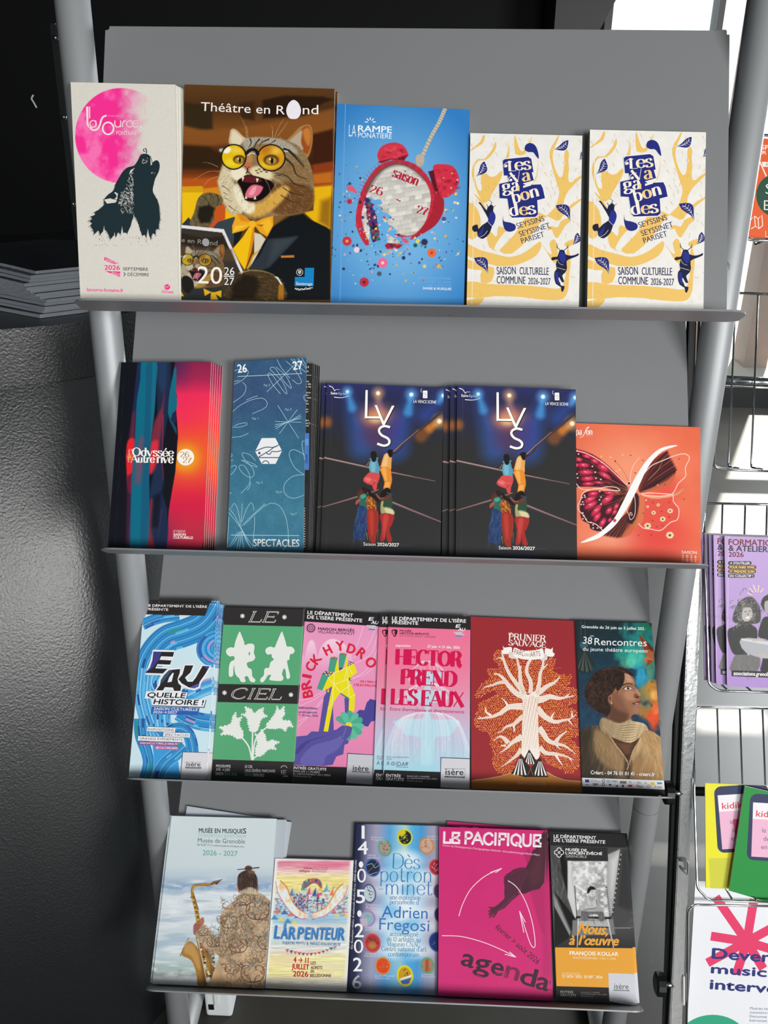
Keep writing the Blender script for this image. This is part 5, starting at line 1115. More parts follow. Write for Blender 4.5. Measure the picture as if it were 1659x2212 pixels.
 P([(850, 1040), (960, 1035), (980, 1100), (988, 1190), (970, 1260), (960, 1300), (890, 1290), (900, 1210), (880, 1140)], '#e88c2c'); P([(870, 1050), (920, 1050), (930, 1180), (960, 1190), (950, 1280), (900, 1285), (910, 1200), (890, 1140)], '#f6b45a', 12, .8); p.line([(900, 1200), (970, 1190)], 7, '#a8541a', 5, 5, .8); p.ell(930, 1310, 42, 40, '#140e10', 0, .2)
 # lower three
 P([(600, 1310), (660, 1262), (700, 1280), (710, 1330), (690, 1350), (630, 1360), (590, 1380), (580, 1340)], '#5a2a24'); P([(630, 1275), (670, 1260), (705, 1290), (700, 1340), (660, 1330)], '#2c1614'); P([(600, 1380), (640, 1340), (690, 1345), (695, 1400), (690, 1500), (610, 1480)], '#2c6458'); P([(620, 1360), (670, 1350), (680, 1380), (630, 1400)], '#52b09a', 10, .8); P([(560, 1460), (570, 1420), (610, 1400), (620, 1420), (590, 1450), (575, 1470)], '#b05048'); p.line([(700, 1335), (770, 1320), (830, 1295)], 16, '#7a4434', 10, 4)
 p.line([(700, 1328), (770, 1312), (830, 1290)], 5, '#e8b8a0', 4, 3, .7)
 P([(595, 1480), (690, 1510), (695, 1600), (690, 1750), (670, 1870), (575, 1880), (530, 1830), (550, 1700), (580, 1560)], '#243a66'); p.strokes([(595, 1490), (690, 1520), (690, 1750), (660, 1870), (540, 1840), (580, 1560)], 70, 110, 9, [hx('#34588c'), hx('#1a2846'), hx('#44689c')], 100, 3, 5, .5)
 P([(695, 1380), (740, 1375), (790, 1430), (800, 1540), (700, 1530)], '#8a4418'); p.strokes([(695, 1380), (740, 1375), (790, 1430), (800, 1540), (700, 1530)], 80, 24, 9, [hx('#f0902c'), hx('#d8601c'), hx('#5a2410'), hx('#f8b850')], lambda x, y: 60 + 50 * math.sin(x / 9), 4, 4, .8)
 P([(700, 1530), (815, 1545), (825, 1700), (800, 1850), (790, 1920), (730, 1900), (700, 1750)], '#9a2c22'); P([(720, 1560), (770, 1560), (770, 1800), (740, 1820)], '#cc4030', 20, .7); p.line([(815, 1545), (828, 1660), (800, 1800)], 7, '#c83a30', 4, 4, .8, 3); p.line([(690, 1800), (700, 1880)], 8, '#b8a860', 4, 4, .8); p.line([(825, 1760), (820, 1880)], 8, '#8a7a48', 4, 4, .8)
 P([(700, 1310), (720, 1290), (750, 1330), (800, 1370), (840, 1420), (830, 1450), (790, 1400), (740, 1370)], '#1a1012')
 P([(895, 1400), (960, 1345), (985, 1370), (990, 1500), (900, 1510)], '#2c4a34'); P([(860, 1320), (900, 1300), (930, 1330), (905, 1380), (850, 1390)], '#181012'); P([(800, 1340), (830, 1370), (880, 1390), (930, 1360), (970, 1350), (980, 1380), (900, 1420), (850, 1415), (810, 1380)], '#6a3430'); p.line([(805, 1345), (850, 1395), (900, 1385)], 6, '#f0a08c', 4, 3, .7, 3); p.line([(930, 1330), (1000, 1350)], 10, '#3a5a8a', 4, 3)
 P([(860, 1440), (890, 1430), (890, 1500), (1000, 1530), (1010, 1590), (880, 1580), (855, 1540)], '#a8a470'); P([(900, 1500), (990, 1520), (1005, 1580), (930, 1570)], '#e4dcb0', 14, .8)
 P([(850, 1580), (1010, 1590), (990, 1700), (960, 1760), (990, 1900), (930, 1890), (920, 1760), (905, 1880), (850, 1890), (870, 1720)], '#a42a28'); P([(890, 1600), (950, 1600), (920, 1760), (895, 1860), (880, 1760)], '#d24840', 22, .8)
 p.line([(290, 60), (215, 2040)], 2.5, '#5a5a60', soft=3, a=.7)
 p.done()
 W = '#fbfaf6'
 sh = '#14141c'
 for dx, c in ((9, sh), (0, W)):
  S.poly([(678 + dx, 122 + dx), (704 + dx, 124 + dx), (700 + dx, 432 + dx), (862 + dx, 432 + dx), (862 + dx, 460 + dx), (668 + dx, 454 + dx)], c)
  S.poly([(785 + dx, 300 + dx), (813 + dx, 300 + dx), (893 + dx, 492 + dx), (988 + dx, 306 + dx), (1018 + dx, 308 + dx), (902 + dx, 536 + dx), (878 + dx, 534 + dx)], c)
  S.line([(966 + dx, 560 + dx), (900 + dx, 546 + dx), (848 + dx, 570 + dx), (838 + dx, 612 + dx), (870 + dx, 655 + dx), (930 + dx, 685 + dx), (958 + dx, 720 + dx), (945 + dx, 760 + dx), (890 + dx, 776 + dx), (815 + dx, 752 + dx)], 27, c, sm=5)
 S.text('Saint-', (268, 172), (358, 175), 28, W, .02); S.text('Égrève', (362, 176), (460, 180), 28, '#b8cdf0', -.005)
 S.line([(248, 73), (290, 92), (316, 132), (330, 118), (375, 118)], 9, W, 3, sm=4); S.line([(310, 206), (400, 212), (486, 192)], 9, W, 3, sm=4)
 S.rect(1352, 130, 1404, 218, W); S.line([(1362, 150), (1366, 180), (1385, 150)], 4, '#3a4a80'); S.line([(1370, 205), (1395, 180), (1380, 165)], 4, '#3a4a80'); S.line([(1338, 105), (1328, 128), (1338, 152)], 4, W, sm=3)
 S.text('LA VENCE SCENE', (1242, 272), (1506, 282), 34, W)
 S.text('Saison', (652, 1950), (795, 1954), 38, W); S.text('2026/2027', (815, 1954), (1070, 1962), 38, W, .035)
def art_butterfly(S):
 S.use(ZBF); p = S.paint(1.0); p.fill('#e96c4c')
 p.C += ((fbm(p.X / 260, p.Y / 260, 5) - .5) * .06)[..., None]
 p.ell(720, 700, 560, 420, '#f5a07a', 0, .9, .8); p.ell(350, 1450, 420, 260, '#f0906c', 0, .9, .6); p.ell(560, 1540, 300, 90, '#f4a88a', 0, .9, .6); p.ell(1080, 1500, 330, 260, '#e03c3a', 0, .9, .75); p.ell(1160, 900, 200, 160, '#e4483c', 0, .9, .8)
 DK = '#31101a'
 # pages (right wings)
 p.poly([(910, 1010), (1060, 1040), (1260, 1010), (1300, 1100), (1345, 1160), (1330, 1290), (1240, 1330), (1130, 1430), (980, 1410), (880, 1400), (900, 1250), (915, 1120)], '#e25244', 4, .95, 2); p.poly([(840, 1010), (910, 1010), (915, 1120), (900, 1300), (830, 1370), (700, 1440)], '#d8744c', 8, sm=2)
 p.poly([(1200, 430), (1210, 520), (1300, 650), (1300, 720), (1200, 820), (1050, 900), (880, 960), (840, 900), (900, 720), (1030, 540)], '#7a2e28', 5, sm=3)
 for k in range(16):
  t = k / 15; a = (1195 + 110 * t, 435 + 230 * t); p.poly([(860, 940), (1000 + 40 * t, 640 + 180 * t), a, (a[0] - 8, a[1] + 30), (1010 + 50 * t, 690 + 170 * t)], ['#31121a', '#4c1c20', '#8a3a30', '#2a0e16', '#5c2220'][k % 5], 4, .95, 2)
 p.poly([(860, 950), (1000, 900), (1200, 800), (1290, 720), (1300, 760), (1240, 850), (1080, 920)], '#c8643c', 8, .9, 2); p.poly([(880, 980), (1100, 1000), (1300, 960), (1430, 885), (1350, 970), (1200, 1020), (1000, 1030)], '#eaa47c', 4, .95, 2); p.line([(1290, 975), (1380, 930), (1435, 886)], 5, '#5a2018', 2, 3)
 for k in range(15):
  t = k / 14; b = (430 + 230 * t, 1475 + 40 * t - 60 * max(0, t - .7)); p.poly([(780, 980), (830, 1000), (800 + 30 * t, 1250), b, (b[0] - 26, b[1] - 6), (700 + 60 * t, 1200)], ['#2e1018', '#4a1a1c', '#7a3226', '#260c14', '#8c4030'][k % 5], 4, .95, 2)
 p.poly([(830, 1010), (845, 1100), (820, 1320), (740, 1480), (610, 1520), (720, 1380), (800, 1200)], '#c8643e', 10, .85, 2)
 p.poly([(790, 970), (845, 1000), (830, 1200), (760, 1350), (690, 1300), (760, 1150)], '#2e1018', 12, .95, 2)
 # left wings
 up = [(0, 410), (60, 405), (250, 470), (400, 570), (540, 700), (640, 810), (700, 900), (600, 920), (400, 890), (200, 880), (80, 880), (0, 860)]
 p.poly(up, '#40101e', 4, sm=3); p.poly([(0, 400), (80, 410), (260, 470), (420, 580), (560, 710), (680, 850), (640, 840), (500, 720), (380, 610), (240, 510), (80, 450), (0, 440)], '#9a1c34', 6, sm=2)
 low = [(160, 960), (300, 930), (480, 950), (640, 980), (690, 1000), (600, 1180), (500, 1330), (370, 1440), (240, 1410), (220, 1350), (130, 1300), (105, 1190), (110, 1060)]
 p.poly(low, '#3a0f1c', 4, sm=3)
 cells = [(20, 540, 60, 26, 8), (90, 540, 46, 28, 14), (190, 500, 60, 26, 18), (150, 610, 76, 34, 4), (180, 700, 96, 36, 2), (200, 780, 84, 34, -2), (210, 845, 80, 26, -2), (395, 640, 84, 44, 34), (60, 610, 36, 28, 0), (290, 560, 60, 30, 26), (420, 740, 90, 36, 32), (350, 830, 84, 20, 6), (480, 830, 66, 24, 20),
             (270, 970, 70, 36, -10), (230, 1040, 80, 40, -24), (240, 1110, 92, 42, -30), (480, 960, 74, 26, 4), (450, 1040, 90, 46, -36), (310, 1180, 92, 40, -50), (320, 1260, 70, 38, -56), (390, 1330, 66, 36, -60), (470, 1180, 54, 36, -50), (560, 1130, 46, 30, -52), (480, 1300, 30, 24, -50), (540, 1200, 40, 26, -55)]
 for x, y, rx, ry, r in cells: p.ell(x, y, rx, ry, '#8c1230', r, .3); p.ell(x, y, rx * .84, ry * .74, '#d32a50', r, .4); p.ell(x + rx * .15, y - ry * .1, rx * .4, ry * .36, '#f0507c', r, .7, .8); p.ell(x - rx * .1, y - ry * .15, rx * .2, ry * .16, '#fbb8cc', r + 20, .6, .8)
 p.ell(560, 880, 160, 50, '#2a0a14', 24, .8, .8); p.ell(640, 1000, 70, 60, '#3a1014', -40, .8, .8)
 for q in ([(690, 890), (480, 780), (330, 640), (200, 560), (20, 500)], [(690, 900), (500, 800), (300, 690), (100, 650)], [(690, 910), (480, 850), (300, 760), (100, 740)], [(690, 920), (450, 870), (320, 870)], [(680, 970), (500, 990), (330, 1000), (180, 1090)], [(680, 990), (560, 1060), (420, 1110), (330, 1120), (200, 1190)], [(690, 1000), (560, 1090), (450, 1130)], [(640, 1020), (560, 1140), (490, 1270)], [(600, 970), (480, 990), (400, 1050), (370, 1120)]): p.line(q, 4, '#c87c48', 3, 3, .85, 5)
 for x, y in [(85, 470), (70, 430), (380, 575), (260, 625), (295, 700), (305, 775), (65, 720), (75, 770), (160, 990), (168, 1012), (132, 1018), (138, 1072), (118, 1104), (150, 1102), (350, 1046), (368, 1012), (368, 1100), (352, 940), (138, 1210), (150, 1250), (180, 1290), (240, 1330), (270, 1360), (325, 1400), (370, 1395), (140, 1285), (270, 1400), (365, 790), (10, 590)]: p.ell(x, y, 10, 9, '#f6dcd8', 0, .3)
 for x, y in ((490, 512), (600, 670), (640, 480), (560, 690), (370, 500), (1080, 860)): p.ell(x, y, 9, 9, '#fbd0a0', 0, .9, .9)
 for x, y, r in ((1235, 1490, 46), (955, 1372, 40), (1145, 1288, 34), (1238, 1185, 32), (1030, 1208, 26), (1088, 1110, 20), (955, 1132, 16), (935, 1050, 12)):
  for k in range(6): p.ell(x + r * .6 * math.cos(k * 1.05 + r), y + r * .5 * math.sin(k * 1.05 + r), r * .48, r * .46, '#ecd8ac', 0, .25)
  p.ell(x, y, r * .4, r * .36, '#a87840', 0, .5); p.ell(x - 3, y + 2, r * .2, r * .24, '#3a2010', 0, .4)
 for x, y in ((1225, 1078), (1130, 1192), (1020, 1308), (1000, 1488), (900, 1215), (1140, 1370), (1070, 1385), (840, 1492), (740, 487), (1350, 532), (1172, 855), (895, 550), (798, 708), (1020, 1080), (1410, 1036), (1225, 1262)): p.ell(x, y, 10, 6, '#7a1c1c', rnd.uniform(0, 90), .5)
 p.done()
 Wt, Pk = '#f3ece6', '#f8ccbe'
 S.line([(20, 440), (60, 430), (200, 470), (390, 580), (560, 730), (690, 860)], 11, Pk, sm=5); S.line([(30, 780), (70, 860), (140, 915), (300, 910), (450, 882), (560, 892), (602, 930), (480, 925), (330, 905), (230, 920), (140, 960), (115, 1040), (80, 1120), (90, 1180), (150, 1240), (200, 1320), (300, 1350), (400, 1440)], 10, Pk, sm=5)
 S.line([(735, 820), (745, 700), (790, 590), (858, 512)], 9, Pk, 6, sm=5); S.line([(720, 820), (640, 670), (548, 560)], 3, '#5a1c18', sm=4); S.ell(547, 560, 7, 14, '#3a1210', -30)
 S.line([(900, 730), (1000, 620), (1150, 550), (1300, 490), (1420, 468), (1480, 520), (1430, 640), (1430, 750), (1340, 840), (1290, 940), (1230, 985), (1100, 1000), (930, 990), (875, 968), (960, 960), (1120, 966), (1240, 978), (1275, 1000), (1280, 1070), (1345, 1160), (1330, 1290), (1240, 1330), (1120, 1430), (1000, 1415), (900, 1400), (840, 1345)], 11, Pk, sm=5)
 S.line([(1140, 560), (1080, 680), (960, 800)], 4, '#c8906c', sm=4); S.line([(780, 950), (800, 1100), (790, 1240), (740, 1297), (720, 1240), (690, 1170), (700, 1100)], 7, Pk, sm=5); S.line([(715, 1230), (760, 1240), (755, 1215), (735, 1220), (730, 1205), (750, 1205)], 6, Pk, sm=3)
 S.poly([(1335, 362), (1200, 372), (1080, 420), (960, 530), (870, 650), (780, 800), (700, 960), (620, 1120), (540, 1270), (450, 1370), (330, 1470), (110, 1585), (300, 1545), (440, 1460), (560, 1350), (660, 1210), (760, 1040), (850, 860), (930, 690), (1030, 540), (1150, 430)], '#f4f4f4', sm=5)
 S.ell(540, 1306, 21, 21, '#e03a34'); S.ell(720, 838, 14, 17, '#2a1418'); S.ring(720, 838, 20, 20, 5, '#f8e8e4')
 S.pen('pa', (45, 226), (130, 228), 84, Wt, .14, .05, 0); S.pen('on', (180, 226), (262, 229), 84, Wt, .14, .05, 0); S.line([(218, 130), (190, 150), (165, 200), (135, 250), (95, 266)], 15, Wt, 4, sm=5)
 S.text('VOIRON MARSEILLE', (60, 246), (262, 249), 12, '#f2a48c')
 S.text('SAISON', (1382, 1722), (1570, 1728), 36, Wt, .015)
 for j, s in enumerate(('2026', '2027')):
  for i, ch in enumerate(s): S.text(ch, (1384 + 53 * i, 1774 + 51 * j + 1.5 * i), (1410 + 53 * i, 1774 + 51 * j + 1.5 * i), 36, Wt, .015)
ORD = ('second', 'third', 'fourth', 'fifth', 'last')
b = brochure('leaflet', 1, .0150, .0024, [(262, 782.6), (456.4, 782), (439.8, 1185.7), (233, 1180.7)], ZO, art_odyssey,
             'red and teal abstract leaflet with white title, front of its pile', 'leaflet', 'red and teal leaflets')
for k in range(5):
 behind(b, 1, .0017 * (k + 1), 0, .0026 * (k + 1), -.0015 * k, 'red and teal leaflet showing only its edge, ' + ORD[k] + ' from the front of its pile', 'red and teal leaflets')
b = brochure('leaflet', 1, .0135, .0012, [(507, 781), (662.4, 772.5), (655, 1192), (490, 1187)], ZS, art_spect,
             'slim blue leaflet with white scribbled lines and a hexagon emblem', 'leaflet')
b = brochure('leaflet', 1, .0115, .0014, [(524, 786), (676.5, 785), (667, 1192), (502, 1187)], ZS, art_text_leaflet,
             'black leaflet with white text peeking out right behind the slim blue leaflet', 'leaflet', 'black text leaflets')
for k in range(4):
 behind(b, 1, .0014 * (k + 1), 0, .0020 * (k + 1), -.002 * k, 'black leaflet edge behind the slim blue leaflet, ' + ORD[k] + ' of the black ones', 'black text leaflets')
bl = brochure('programme', 1, .0125, .0020, [(706, 827), (958.6, 837), (951.4, 1199.6), (692.4, 1194)], ZL, art_circus,
              'dark circus programme with acrobats under blue spotlights, front of the left pile', 'programme', 'acrobat programmes in the left pile', pages=DARK_PAGES)
for k, dx in enumerate((-.0055, -.0062, .0012, -.0035)):
 behind(bl, 1, dx, -.0 , .0024 * (k + 1), 0, 'dark circus programme, ' + ORD[k] + ' from the front of the left pile, mostly hidden', 'acrobat programmes in the left pile')
b2 = behind(bl, 1, .1440, -.0005, -.0035, 0.004, 'dark circus programme with acrobats under blue spotlights, front of the right pile', 'acrobat programmes in the right pile')
for k, dx in enumerate((-.0072, -.0145)):
 behind(b2, 1, dx, 0, .0030 * (k + 1), 0, 'dark circus programme peeking out left of the right pile, ' + ('second', 'third')[k] + ' from its front', 'acrobat programmes in the right pile')
brochure('programme', 1, .0062, .0050, [(1214, 913), (1512.7, 923), (1514, 1224.5), (1212, 1210)], ZBF, art_butterfly,
         'square orange programme with a butterfly crossed by a white curl', 'programme')

# ------------------------------------------------------------------ third tier
def river(S, pts, w, n, seed=1, base='#45a3de', w1=None):
 rr = random.Random(seed); P = smooth(pts, False, 10); N = len(P); w1 = w if w1 is None else w1
 S.line(P, w, base, w1)
 def off(k, a, b):
  out = []
  for i in range(a, b):
   d = P[min(i + 1, N - 1)] - P[max(i - 1, 0)]; d = d / (np.linalg.norm(d) + 1e-9); ww = w + (w1 - w) * i / (N - 1)
   out.append(P[i] + np.array([-d[1], d[0]]) * ww * k)
  return out
 bw = w / n
 for j in range(n):
  k = (j + .5) / n - .5
  c = ['#45a3de', '#2e88c6', '#5ab4e8', '#2a7cba', '#8ed2f2', '#3c98d6'][(j * 2 + seed) % 6]
  S.line(off(k, 0, N), bw * .62, c, lift=False)
 S.z += S.STEP
 for j in range(n + 1): S.line(off(j / n - .5, 0, N), bw * .13, '#2673ae' if j % 3 else '#b4e4f6', lift=False)
 S.z += S.STEP
 for _ in range(int(n * 1.1)):
  j = rr.randrange(n); a = rr.randrange(0, max(1, N - 8)); L = rr.randint(5, 11)
  S.line(off((j + .5) / n - .5, a, min(N, a + L)), bw * .85, rr.choice(['#3a62ae', '#3a62ae', '#b89ad0', '#2f9a80', '#2c4f94', '#5ab8ec', '#5ab8ec']), lift=False)
 S.z += S.STEP
def isere(S, x0, y0, x1, y1, tx0, ty0, tx1, ty1, cap, col='#dcdce2', ink='#222226'):
 S.line([(x0, y0 - 2), (x1, y0)], 6, '#1e2440') if x0 < x1 else None
 S.poly([(x0, y0), (x1, y0), (x1, y1), (x0, y1)], col)
 S.text('isère', (tx0, ty0), (tx1, ty1), cap, ink, .022)
 d = (ty1 - ty0); S.poly([(tx0 - 8, ty0 + cap * .28), (tx1 + 8, ty1 + cap * .28), (tx1 + 8, ty1 + cap * .68), (tx0 - 8, ty0 + cap * .68)], ink)
 S.text('LE DÉPARTEMENT', (tx0 - 2, ty0 + cap * .6), (tx1 + 2, ty1 + cap * .6), cap * .24, col)
def art_eau(S):
 S.use(ZE); base(S, '#cfe8f2')
 river(S, [(180, 330), (300, 275), (450, 235), (620, 215)], 130, 5, 3)
 S.poly([(300, 1750), (640, 1720), (600, 1900), (640, 2200), (200, 2200), (320, 1950)], '#3f9fe0')
 river(S, [(1090, 40), (1010, 200), (880, 340), (680, 430), (500, 490), (370, 600), (270, 760), (225, 940)], 330, 11, 1)
 river(S, [(330, 920), (300, 1020), (340, 1120), (420, 1150)], 230, 8, 8, w1=120)
 river(S, [(205, 850), (190, 1000), (180, 1180), (220, 1380), (280, 1560), (330, 1700)], 190, 7, 2)
 river(S, [(420, 1380), (420, 1480), (440, 1560), (520, 1600)], 200, 7, 6)
 river(S, [(150, 1450), (160, 1650), (230, 1850), (250, 2000), (200, 2190)], 150, 6, 9, w1=130)
 for k, (r, c) in enumerate(((262, '#2f7cba'), (250, '#45a3de'), (215, '#2e6cb0'), (200, '#55b2e8'), (168, '#3c98d6'), (150, '#2a7cba'), (136, '#5ab8ec'), (100, '#2f7cba'), (88, '#45a3de'), (58, '#2a7cba'), (46, '#8ed2f2'))): S.ell(1085, 610, r, r * .88, c, -12)
 S.line(ellipse(1085, 610, 118, 104, -12, 20, 190, 250), 26, '#b89ad0'); S.line(ellipse(1085, 610, 185, 163, -12, 20, 110, 165), 30, '#b89ad0'); S.line(ellipse(1085, 610, 228, 200, -12, 20, 160, 240), 28, '#3a62ae')
 river(S, [(640, 1210), (760, 1160), (880, 1100), (1030, 1050)], 190, 7, 4); river(S, [(620, 1370), (740, 1440), (860, 1480), (1000, 1500)], 210, 7, 5)
 river(S, [(430, 1680), (520, 1600), (640, 1570), (730, 1640), (770, 1760), (780, 1880)], 150, 6, 7)
 river(S, [(690, 1780), (580, 1880), (460, 1980), (390, 2090), (370, 2200)], 150, 6, 11)
 K = '#2c2626'
 S.poly([(200, 28), (205, 205), (928, 222), (985, 80), (990, 40)], K); S.poly([(180, 40), (200, 28), (210, 206), (184, 206)], K)
 W = '#f0eeee'
 S.text('LE DÉPARTEMENT DE L’ISÈRE', (228, 112), (952, 128), 27, W, .03); S.text('PRÉSENTE', (227, 156), (488, 162), 27, W, .03)
 # EAU
 Wh = '#eff0f4'
 E = [(312, 650), (560, 655), (545, 712), (405, 706), (385, 748), (530, 756), (510, 806), (362, 800), (335, 850), (480, 856), (425, 912), (215, 905), (270, 840), (300, 750)]
 A = [(500, 870), (632, 858), (628, 900), (600, 980), (612, 1030), (645, 1060), (635, 1120), (560, 1120), (545, 1080), (450, 1075), (425, 1115), (345, 1112), (390, 1050), (400, 990), (440, 930)]
 U = [(690, 815), (790, 815), (755, 900), (690, 960), (720, 1010), (780, 1010), (820, 960), (900, 820), (985, 824), (930, 920), (865, 1010), (850, 1070), (800, 1090), (740, 1080), (650, 1030), (610, 980), (660, 920)]
 for q in (E, U, A):
  c = np.mean(np.array(q), 0); S.line(list(map(np.array, q + [q[0], q[1]])), 44, Wh); S.poly(q, Wh)
 for q in (E, A, U): S.poly(q, '#2a2627')
 S.poly([(312, 655), (410, 655), (370, 760), (300, 850), (218, 904), (270, 840), (300, 750)], '#3f3f88'); S.poly([(505, 870), (540, 868), (440, 1000), (395, 1040), (400, 990), (440, 930)], '#3a5470'); S.poly([(740, 1080), (850, 1030), (850, 1070), (800, 1090)], '#5a58a8'); S.poly([(900, 820), (985, 824), (960, 860), (920, 830)], '#4a4a90')
 S.poly([(540, 905), (556, 905), (530, 1010), (480, 1018), (500, 960)], Wh)
 S.poly([(228, 1122), (722, 1140), (702, 1210), (206, 1210)], Wh); S.poly([(305, 1205), (938, 1228), (915, 1312), (290, 1290)], Wh); S.poly([(722, 1140), (730, 1142), (710, 1212), (702, 1210)], '#22306a'); S.poly([(290, 1290), (915, 1312), (938, 1228), (946, 1230), (922, 1322), (292, 1298)], '#1e2440')
 S.text('QUELLE', (236, 1194), (686, 1204), 56, '#1b1a1c', .05, .25); S.text('HISTOIRE !', (312, 1275), (902, 1290), 58, '#1b1a1c', .05, .25)
 S.poly([(296, 1305), (865, 1325), (845, 1412), (280, 1396)], '#2f62b2'); S.text('SAISON CULTURELLE', (316, 1346), (838, 1360), 30, W, .02, .2); S.text('2026→2027', (304, 1386), (594, 1392), 30, W, .02, .2)
 for q, s, a, b_, cap in (([(240, 1548), (575, 1560), (570, 1612), (236, 1602)], 'EXPOSITIONS', (252, 1594), (555, 1600), 28), ([(432, 1612), (750, 1624), (745, 1678), (428, 1664)], 'SPECTACLES', (446, 1656), (732, 1664), 28), ([(132, 1658), (676, 1680), (670, 1734), (126, 1712)], 'GRANDS ÉVÉNEMENTS', (144, 1700), (660, 1718), 28)):
  S.line([np.array(p) for p in q + [q[0]]], 9, '#223060'); S.poly(q, Wh); S.text(s, a, b_, cap, '#26262c', .012)
 S.poly([(140, 1722), (612, 1738), (606, 1778), (134, 1760)], '#8a3f88'); S.text('SAISONCULTURELLE.ISERE.FR', (150, 1752), (604, 1766), 22, '#f4e4f0', .03); S.poly([(335, 1778), (612, 1788), (606, 1828), (330, 1816)], '#cc5a98'); S.text('@CULTURE.ISERE', (342, 1806), (600, 1816), 22, '#f8e4ee', .03)
 S.poly([(660, 1846), (960, 1856), (940, 2190), (628, 2185)], '#1e2440'); S.poly([(666, 1852), (1000, 1862), (1000, 2200), (634, 2185)], '#dedde3')
 S.text('isère', (708, 2018), (872, 2022), 52, '#2a2a2e', .022); S.line([(694, 1968), (884, 1972), (880, 2046), (694, 2040), (694, 1968)], 3, '#4a4a4e'); S.poly([(694, 2026), (880, 2030), (880, 2048), (694, 2044)], '#3c3c40'); S.text('LE DÉPARTEMENT', (700, 2040), (874, 2044), 11, '#d0d0d4')
def star(S, x, y, r, c):
 for k in range(4):
  a = R(45 * k); S.line([(x - r * math.cos(a), y - r * math.sin(a)), (x + r * math.cos(a), y + r * math.sin(a))], r * .32, c, lift=False)
 S.z += S.STEP
def art_ciel(S):
 S.use(Z7); K, G, W = '#2e2a2b', '#58a878', '#e9ebe6'; base(S, G)
 S.poly([(930, 120), (1660, 145), (1650, 306), (925, 288)], K); S.poly([(880, 818), (1660, 832), (1650, 1000), (870, 980)], K); S.poly([(830, 1494), (1660, 1520), (1640, 1720), (800, 1700)], K)
 for s, a, b_ in (('LE', (1140, 262), (1390, 266)), ('CIEL', (975, 948), (1440, 958))):
  S.pen(s, a, b_, 92, '#f1efe8', .20, .10, .17, .42); S.pen(s, a, b_, 92, K, .105, .035, .13, .42)
 for x, y in ((1094, 210), (1470, 220), (933, 898), (1528, 916)): star(S, x, y, 21, W)
 def gnome(P): S.poly(P, W, sm=5)
 gnome([(1066, 352), (1084, 380), (1108, 440), (1116, 470), (1150, 458), (1190, 462), (1202, 490), (1196, 540), (1208, 580), (1190, 610), (1135, 630), (1145, 672), (1175, 690), (1182, 750), (1208, 780), (1200, 802), (1165, 796), (1140, 750), (1112, 760), (1122, 790), (1105, 804), (1078, 796), (1066, 770), (1036, 740), (1024, 700), (1018, 650), (1012, 690), (1010, 740), (990, 756), (972, 740), (974, 660), (990, 620), (1022, 600), (1016, 570), (980, 572), (950, 545), (952, 510), (985, 490), (1018, 492), (1030, 440)])
 S.poly([(1150, 535), (1163, 533), (1160, 562), (1150, 562)], G)
 gnome([(1444, 352), (1460, 378), (1480, 440), (1492, 482), (1535, 486), (1560, 515), (1550, 545), (1520, 556), (1514, 600), (1500, 606), (1494, 620), (1505, 680), (1520, 745), (1510, 772), (1490, 766), (1480, 700), (1465, 680), (1448, 730), (1460, 760), (1450, 788), (1405, 792), (1342, 785), (1336, 770), (1350, 740), (1322, 742), (1300, 778), (1275, 804), (1254, 796), (1258, 770), (1285, 740), (1290, 690), (1310, 675), (1332, 672), (1345, 625), (1375, 600), (1358, 580), (1352, 552), (1320, 556), (1300, 530), (1308, 500), (1345, 484), (1380, 492), (1400, 450)])
 def flower(P): S.poly(P, W, sm=0)
 def jag(tip_list, base_pts, seed):
  rr = random.Random(seed); out = []
  q = tip_list + base_pts
  for i in range(len(q)):
   a, b_ = np.array(q[i], float), np.array(q[(i + 1) % len(q)], float); n = 6 if i < len(tip_list) else 1; out.append(a)
   d = b_ - a; nn = np.array([d[1], -d[0]]) / (np.linalg.norm(d) + 1e-9)
   for k in range(1, n): out.append(a + d * k / n + nn * (9 if k % 2 else -5))
  S.poly(out, W)
 jag([(1092, 1306), (1050, 1310), (985, 1272), (896, 1274), (930, 1240), (884, 1208), (990, 1180), (1008, 1110), (1034, 1070), (1040, 1130), (1090, 1112), (1062, 1180)], [(1100, 1250), (1104, 1284)], 1)
 jag([(1195, 1252), (1160, 1240), (1142, 1170), (1136, 1120), (1080, 1090), (1130, 1084), (1116, 1022), (1175, 1046), (1198, 1086), (1240, 1050), (1284, 1032), (1276, 1080), (1318, 1108), (1262, 1130), (1240, 1200)], [(1230, 1235), (1210, 1252)], 2)
 jag([(1310, 1212), (1310, 1180), (1362, 1120), (1398, 1060), (1402, 1014), (1425, 1060), (1466, 1018), (1472, 1090), (1440, 1140), (1520, 1150), (1548, 1206), (1500, 1196), (1480, 1244), (1440, 1212)], [(1380, 1222), (1330, 1222)], 3)
 jag([(1208, 1450), (1210, 1400), (1230, 1340), (1206, 1262), (1240, 1280), (1266, 1224), (1298, 1280), (1310, 1340), (1360, 1320), (1426, 1340), (1372, 1370), (1398, 1406), (1330, 1400), (1280, 1450)], [(1245, 1470), (1220, 1468)], 4)
 for q in ([(1185, 1250), (1182, 1360), (1180, 1500)], [(1090, 1300), (1150, 1380), (1178, 1500)], [(1315, 1205), (1240, 1270), (1200, 1360), (1188, 1500)], [(1225, 1465), (1200, 1480), (1184, 1502)]): S.line(q, 13, W, sm=5)
